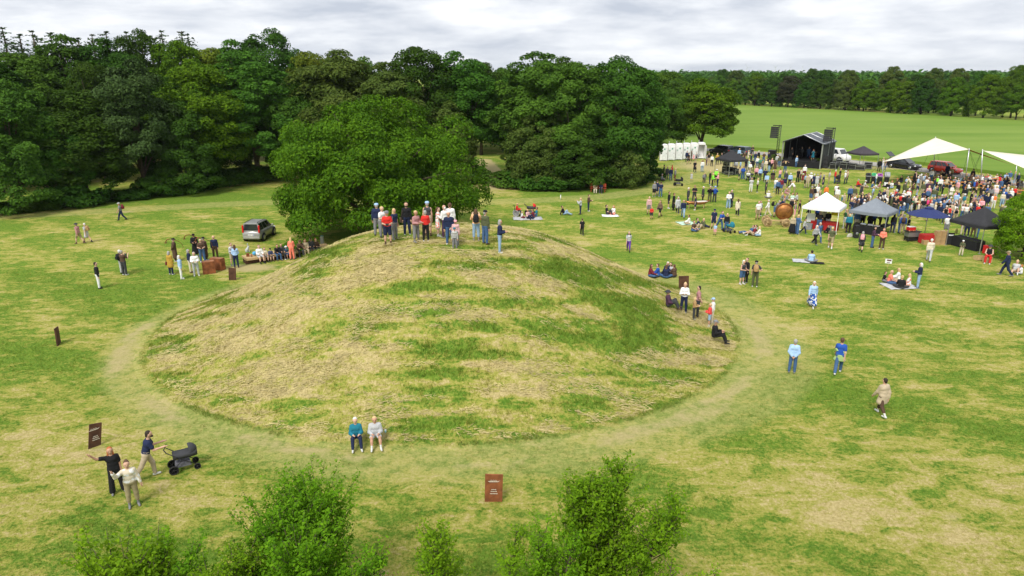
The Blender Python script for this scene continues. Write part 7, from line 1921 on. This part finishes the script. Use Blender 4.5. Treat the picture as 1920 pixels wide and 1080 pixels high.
e = empty('speaker_on_grass', G(1604, 446), 0, 'black loudspeaker standing left in front of the grey gazebo', 'speaker'); MB().box((0, 0, .55), (.38, .36, 1.1), taper=.92).build('cabinet', BLKP, e, bevel=.03); MB().lathe([(.13, 0), (.11, -.02), (.02, -.03)], (0, -.18, .4), 12, 'Y').build('woofer', STEEL, e)
e = empty('canvas_bag', G(1593, 444), .4, 'pale canvas bag on the grass before the grey gazebo', 'bag'); MB().box((0, 0, .14), (.5, .25, .28), taper=.7).build('bag_body', mat('canvas_bag', (.55, .52, .45), .9, var=.3), e, bevel=.04); MB().tube([(-.15, 0, .27), (0, 0, .42), (.15, 0, .27)], .012, 5).build('handle', BLK, e)
# parasol
p = G(1731, 452); e = empty('parasol', p, .2, 'large navy blue octagonal parasol over the grill stall', 'parasol'); NAV = mat('navy_canopy', (.022, .034, .125), .75, var=.08)
K = 8; vs = []; fs = []
for i in range(6):
    r = 1.6*(1-i/5)+.02; 
    for k in range(K*2):
        a = k*pi/K; rr = r*(1 if k % 2 == 0 else cos(pi/K)*1.0); z = 2.25+.62*(i/5)**.9; vs.append((cos(a)*rr, sin(a)*rr, z-(0 if k % 2 == 0 else .03*(1-i/5))))
    if i: fs += [((i-1)*16+j, (i-1)*16+(j+1) % 16, i*16+(j+1) % 16, i*16+j) for j in range(16)]
o = MB().add(vs, fs).build('canopy', NAV, e); q = o.modifiers.new('thick', 'SOLIDIFY'); q.thickness = .012
MB().lathe([(.36, 2.80), (.34, 2.83), (.02, 2.95)], (0, 0, 0), 16).build('vent_cap', NAV, e); MB().tube([(0, 0, 0), (0, 0, 2.85)], .025, 8).build('pole', ALU, e); MB().lathe([(.3, 0), (.3, .06), (.05, .1)], (0, 0, 0), 14).build('base', BLKP, e)
for k in range(8): MB().tube([(0, 0, 2.8), (cos(k*pi/4)*1.55, sin(k*pi/4)*1.55, 2.23)], .012, 4).build('rib', ALU, e)
# grill, boxes, boards beside it
p = G(1708, 452); e = empty('grill', p, .1, 'large black grill with steel front under the left side of the parasol', 'grill')
MB().box((0, 0, .62), (1.0, .6, .42)).build('fire_box', STEEL, e, bevel=.02); MB().box((0, .0, .86), (1.15, .66, .05)).build('hot_plate', BLKP, e); MB().box((0, .05, .25), (.9, .5, .3)).build('lower_shelf', BLKP, e)
for sx in (-1, 1):
    for sy in (-1, 1): MB().box((sx*.45, sy*.25, .22), (.05, .05, .44)).build('leg', BLKP, e)
for k in range(5): MB().lathe([(.06, 0), (.06, .04)], (-.36+.18*k, -.1+.08*(k % 2), .89), 8).build('bun', mat('bread', (.5, .3, .12), .8), e)
e = box_thing('red_cool_box', at_depth(1707, 430, G(1708, 452).y+.2)-Vector((0, 0, 0)), (.6, .4, .3), mat('red_plastic', (.55, .02, .02), .5), 'red box standing on the grill stall', 'box', .1, lid=WHT); e.location = (G(1708, 452).x-.1, G(1708, 452).y+.12, .90)
p = G(1740, 456); stall_table('stall_table', p, (1.3, .7, .75), .1, REDC, 'low red-draped table in front of the parasol')
CARD = mat('cardboard', (.42, .27, .13), .9, var=.12)
for k, (u, v, z, lab) in enumerate([(1755, 458, 0, 'lower cardboard box of the left stack by the parasol'), (1755, 458, .38, 'middle cardboard box of the left stack by the parasol'), (1755, 458, .76, 'top cardboard box of the left stack by the parasol'), (1764, 458, 0, 'lower cardboard box of the right stack by the parasol'), (1764, 458, .38, 'middle cardboard box of the right stack by the parasol'), (1764, 458, .76, 'top cardboard box of the right stack by the parasol'), (1734, 458, 0, 'cardboard box under the red-draped table')]):
    q = G(u, v); e = empty('cardboard_box', (q.x, q.y, z), .1*k % .3, lab, 'box', 'cardboard boxes by the parasol'); MB().box((0, 0, .185), (.42, .36, .37)).build('carton', CARD, e); MB().box((0, -.0, .373), (.06, .37, .006)).build('tape', mat('tape', (.5, .4, .25), .4), e)
p = G(1779, 459); e = empty('blackboard', p, -.1, 'blackboard with chalk lettering between boxes and black gazebo', 'sign'); MB().box((0, 0, .52), (.6, .04, .95), rx=R(-8)).build('board', BLKP, e); MB().box((0, .22, .5), (.6, .03, .95), rx=R(14)).build('back_board', BLKP, e)
for k in range(4): MB().box((-.16+k*.1, -.10, .83), (.07, .012, .10), rx=R(-8)).build('letter', WHT, e)
for k in range(4): MB().box((-.12+(k % 2)*.22, -.045, .18+(k//2)*.1), (.1, .012, .05), rx=R(-8)).build('letter', WHT, e)
mid, d, n, F = BG; rz = math.atan2(-d.y, -d.x)
stall_table('stall_table', mid+d*.2-n*.75, (2.2, .8, .8), rz, BLK, 'black-draped counter under the right-hand black gazebo')
e = box_thing('red_crate', G(1816, 466), (.9, .45, .25), mat('red_plastic', (.55, .02, .02), .5), 'low red crate before the counter of the right-hand black gazebo', 'crate', rz, lid=mat('red_plastic', (.55, .02, .02), .5))
e = box_thing('red_crate', G(1853, 476), (.75, .4, .6), mat('red_plastic', (.55, .02, .02), .5), 'tall red crate behind the seated man with hat', 'crate', rz+.2, lid=mat('red_plastic', (.55, .02, .02), .5))
p = G(1836, 487); e = empty('wooden_crate', p, .15, 'low wooden crate left of the seated man with hat', 'crate')
for k in range(3): MB().box((0, -.2, .06+k*.1), (.75, .02, .07)).build('slat', WOODP, e); MB().box((0, .2, .06+k*.1), (.75, .02, .07)).build('slat', WOODP, e)
for s in (-1, 1): MB().box((s*.36, 0, .15), (.025, .38, .28)).build('end_board', WOODP, e)
MB().box((0, 0, .02), (.7, .38, .02)).build('bottom', WOODP, e)
p = PICK[(1851, 492)].location; e = empty('wooden_crate', (p.x, p.y+.05, 0), .1, 'wooden crate used as a seat by the man with hat', 'crate')
for k in range(4): MB().box((0, -.17, .06+k*.105), (.5, .02, .08)).build('slat', WOODP, e)
MB().box((0, 0, .41), (.5, .36, .02)).build('top_board', WOODP, e); [MB().box((s*.24, 0, .2), (.025, .34, .38)).build('end_board', WOODP, e) for s in (-1, 1)]
e = empty('yellow_bag', G(1789, 455), .3, 'pale yellow bag hanging at the left leg of the right-hand black gazebo', 'bag'); MB().box((0, 0, .95), (.28, .12, .4), taper=.7).build('bag_body', mat('bag_yellow', (.6, .6, .15), .7), e, bevel=.03); MB().tube([(-.06, 0, 1.14), (0, 0, 1.35), (.06, 0, 1.14)], .01, 5).build('handle', mat('bag_yellow', (.6, .6, .15), .7), e)
# camp chairs
for u, v, col, lab in ((1437, 343, 'lightblue', 'light blue folding chair facing the stage'), (1448, 342, 'brown', 'brown folding chair of the person facing the stage')):
    p = G(u, v); e = empty('folding_chair', p, yaw_of(p, 'b'), lab, 'chair'); m = mat('cloth_'+col, COLS[col], .9); MB().box((0, .05, .42), (.5, .45, .03)).build('seat', m, e); MB().box((0, -.2, .7), (.5, .03, .5), rx=R(-8)).build('backrest', m, e)
    for s in (-1, 1): MB().tube([(s*.25, -.25, 0), (s*.25, .25, .45)], .015, 5).build('leg', ALU, e); MB().tube([(s*.25, .25, 0), (s*.25, -.22, .9)], .015, 5).build('leg', ALU, e)
# sign on a stick, white posts, cup
p = G(1663, 508); e = empty('picket_sign', p, yaw_of(p, 'b'), 'small white sign with dark print on a thin stick behind the right picnic group', 'sign'); MB().tube([(0, 0, -.1), (0, 0, .75)], .015, 5).build('stick', WOODP, e); MB().box((0, -.02, .72), (.42, .02, .32)).build('board', WHT, e); MB().box((.03, -.034, .79), (.28, .01, .1)).build('print', mat('print_brown', (.12, .04, .03), .7), e); MB().box((0, -.034, .63), (.2, .01, .04)).build('print', mat('print_brown', (.12, .04, .03), .7), e)
p = G(1051, 375); e = empty('marker_post', p, 0, 'thin white marker post beside the pale track', 'post'); MB().tube([(0, 0, 0), (0, 0, .55)], .05, 8).build('shaft', WHT, e); MB().lathe([(.06, .55), (.06, .62), (.01, .64)], (0, 0, 0), 8).build('cap', STEEL, e)
p = Gm(723, 812); e = empty('paper_cup', p, 0, 'pale blue cup on the grass beside the seated boy', 'cup'); MB().lathe([(.03, 0), (.042, .13), (.04, .13), (.03, .02)], (0, 0, 0), 10).build('cup', mat('cup_blue', (.35, .6, .65), .6), e); MB().lathe([(.044, .13), (.044, .14), (.01, .145)], (0, 0, 0), 10).build('lid', WHT, e)
# bags and rucksacks people carry
for k, c, lab in [((165, 455), 'tan', 'brown rucksack of the walker in pale grey dress'), ((229, 413), 'maroon', 'maroon rucksack of the man walking along the track'), ((231, 513), 'black', 'black rucksack of the white-haired onlooker'), ((893, 452), 'black', 'black rucksack on the peach sweater'), ((1414, 538), 'tan', 'tan rucksack of the man with feet apart'), ((1178, 472), 'navy', 'navy rucksack of the woman in purple'),
                  ((1613, 472), 'pink', 'pink rucksack of the woman in charcoal coat'), ((1451, 407), 'black', 'black rucksack of the man leaning at the copper disc'), ((1701, 378), 'olive', 'olive rucksack in the queue below the bins'), ((1793, 384), 'blue', 'bright blue rucksack on the open grass below the sail tent'), ((1690, 439), 'brown', 'brown rucksack at the grill stall'), ((1804, 394), 'teal', 'teal rucksack in the crowd behind the black gazebo'), ((1702, 397), 'black', 'black rucksack of the bending white-haired person'), ((1663, 369), 'black', 'black rucksack in the queue near the bins')]: backpack(PICK[k], c, lab)
for k, c, s, lab in [((322, 515), 'maroon', -1, 'red shoulder bag of the person in mustard coat'), ((741, 449), 'grey', 1, 'grey shoulder bag on the mound top'), ((937, 474), 'brown', -1, 'small brown bag of the rightmost person on the mound top'), ((1720, 540), 'tan', 1, 'tan shoulder bag beside the right picnic group'), ((764, 441), 'brown', 1, 'brown handbag of the bearded man on the mound top'), ((1634, 464), 'pink', -1, 'pink bag of the long-haired woman before the grey gazebo'), ((1237, 407), 'grey', 1, 'grey bag of the walker in patterned brown top'), ((1634, 378), 'black', -1, 'black bag of the person in light blue tee')]: handbag(PICK[k], c, lab, s)
# camera in the hands of the man in red
o = PICK[(728, 459)]; q = hand_of(o, 'front', 1, 1.8); q2 = hand_of(o, 'front', -1, 1.8); c = (q+q2)/2; e = empty('camera', c, o.rotation_euler.z, 'black camera held by the man in red on the mound top', 'camera'); MB().box((0, .05, .0), (.16, .08, .11)).build('camera_body', BLKP, e, bevel=.01); MB().lathe([(.045, 0), (.045, .12), (.03, .13)], (0, .09, 0), 12, 'Y').build('lens', BLKP, e)
# cloth tied round the walker in blue, pale green
o = PICK[(1570, 700)]; c = obj('waist_cloth', top_mesh('stride', 'dress', True), mat('cloth_palegreen', (.35, .48, .2), .9), o, scale=(1.03, 1.03, .62)); c.location = (0, 0, .32); c['label'] = 'pale green cloth tied round the waist'

# ---- wind turbines on the horizon
for k, (u, v, lab) in enumerate([(1401, 127, 'leftmost of four distant wind turbines'), (1454, 126, 'second of four distant wind turbines'), (1482, 127, 'third of four distant wind turbines'), (1505, 125, 'rightmost of four distant wind turbines')]):
    t = at_depth(u, v, 5200); e = empty('wind_turbine', (t.x, t.y, 0), .4*k, lab, 'wind turbine', 'wind turbines on the horizon'); tm = mat('turbine_white', (.6, .62, .65), .6)
    MB().tube([(0, 0, 0), (0, 0, t.z)], [2.6, 1.6], 8).build('tower', tm, e); MB().box((0, 0, t.z), (3, 8, 3)).build('nacelle', tm, e)
    for j in range(3):
        a = j*2*pi/3+k*.7; MB().add([(cos(a+pi/2)*1.3*s, -5, t.z+sin(a+pi/2)*1.3*s) for s in (-1, 1)]+[(cos(a)*34+cos(a+pi/2)*.5*s, -5.3, t.z+sin(a)*34+sin(a+pi/2)*.5*s) for s in (1, -1)]+[(cos(a+pi/2)*1.3*s, -4.4, t.z+sin(a+pi/2)*1.3*s) for s in (-1, 1)], [(0, 1, 2, 3), (4, 5, 2, 3), (0, 1, 5, 4)]).build('blade', tm, e)

# ---- past 300 people, the ones that show smallest become one distant crowd
def join_crowd(limit=296):
    C0 = Vector((0, 0, CAM_H)); order = sorted((o for o in PEOPLE if o not in EXTRA), key=lambda o: -o.scale[2]/(o.location-C0).length); rest = order[limit:]+EXTRA
    if not rest: return
    bpy.context.view_layer.update(); V = []; F3 = []; MI = []; mats = []; off = 0
    for o in rest:
        for q in [o]+list(o.children):
            me = q.data; n = len(me.vertices); co = np.empty(n*3, np.float32); me.vertices.foreach_get('co', co); co = co.reshape(-1, 3)
            W = np.array(q.matrix_world); V.append(co @ W[:3, :3].T+W[:3, 3]); me.calc_loop_triangles(); t = np.empty(len(me.loop_triangles)*3, np.int32); me.loop_triangles.foreach_get('vertices', t); pi_ = np.empty(len(me.loop_triangles), np.int32); me.loop_triangles.foreach_get('material_index', pi_)
            sl = []
            for s_ in q.material_slots:
                if s_.material not in mats: mats.append(s_.material)
                sl.append(mats.index(s_.material))
            MI.append(np.array(sl)[pi_]); F3.append(t.reshape(-1, 3)+off); off += n
    for o in rest:
        for q in list(o.children): bpy.data.objects.remove(q)
        bpy.data.objects.remove(o)
    mi = np.concatenate(MI).astype(np.int32); me = mesh_np('distant_crowd', np.concatenate(V), np.concatenate(F3), True); me.polygons.foreach_set('material_index', mi)
    for m in mats: me.materials.append(m)
    o = kind(bpy.data.objects.new('distant_crowd', me), 'stuff'); COL.objects.link(o); o['label'] = 'packed and farthest people of the festival crowd'; o['category'] = 'crowd'
join_crowd()

# ---- thin summer haze over the whole country
def build_haze():
    m = bpy.data.materials.new('haze_air'); m.use_nodes = True; nt = m.node_tree; nt.nodes.remove(nt.nodes['Principled BSDF'])
    v = nt.nodes.new('ShaderNodeVolumePrincipled'); v.inputs['Color'].default_value = (.80, .87, .95, 1); v.inputs['Density'].default_value = .00007; v.inputs['Anisotropy'].default_value = .2
    nt.links.new(v.outputs[0], nt.nodes['Material Output'].inputs['Volume'])
    o = MB().box((0, 0, 49.5), (19000, 19000, 101)).build('haze', m); kind(o, 'stuff'); o['label'] = 'thin pale haze in the air towards the horizon'; o['category'] = 'haze'
build_haze()
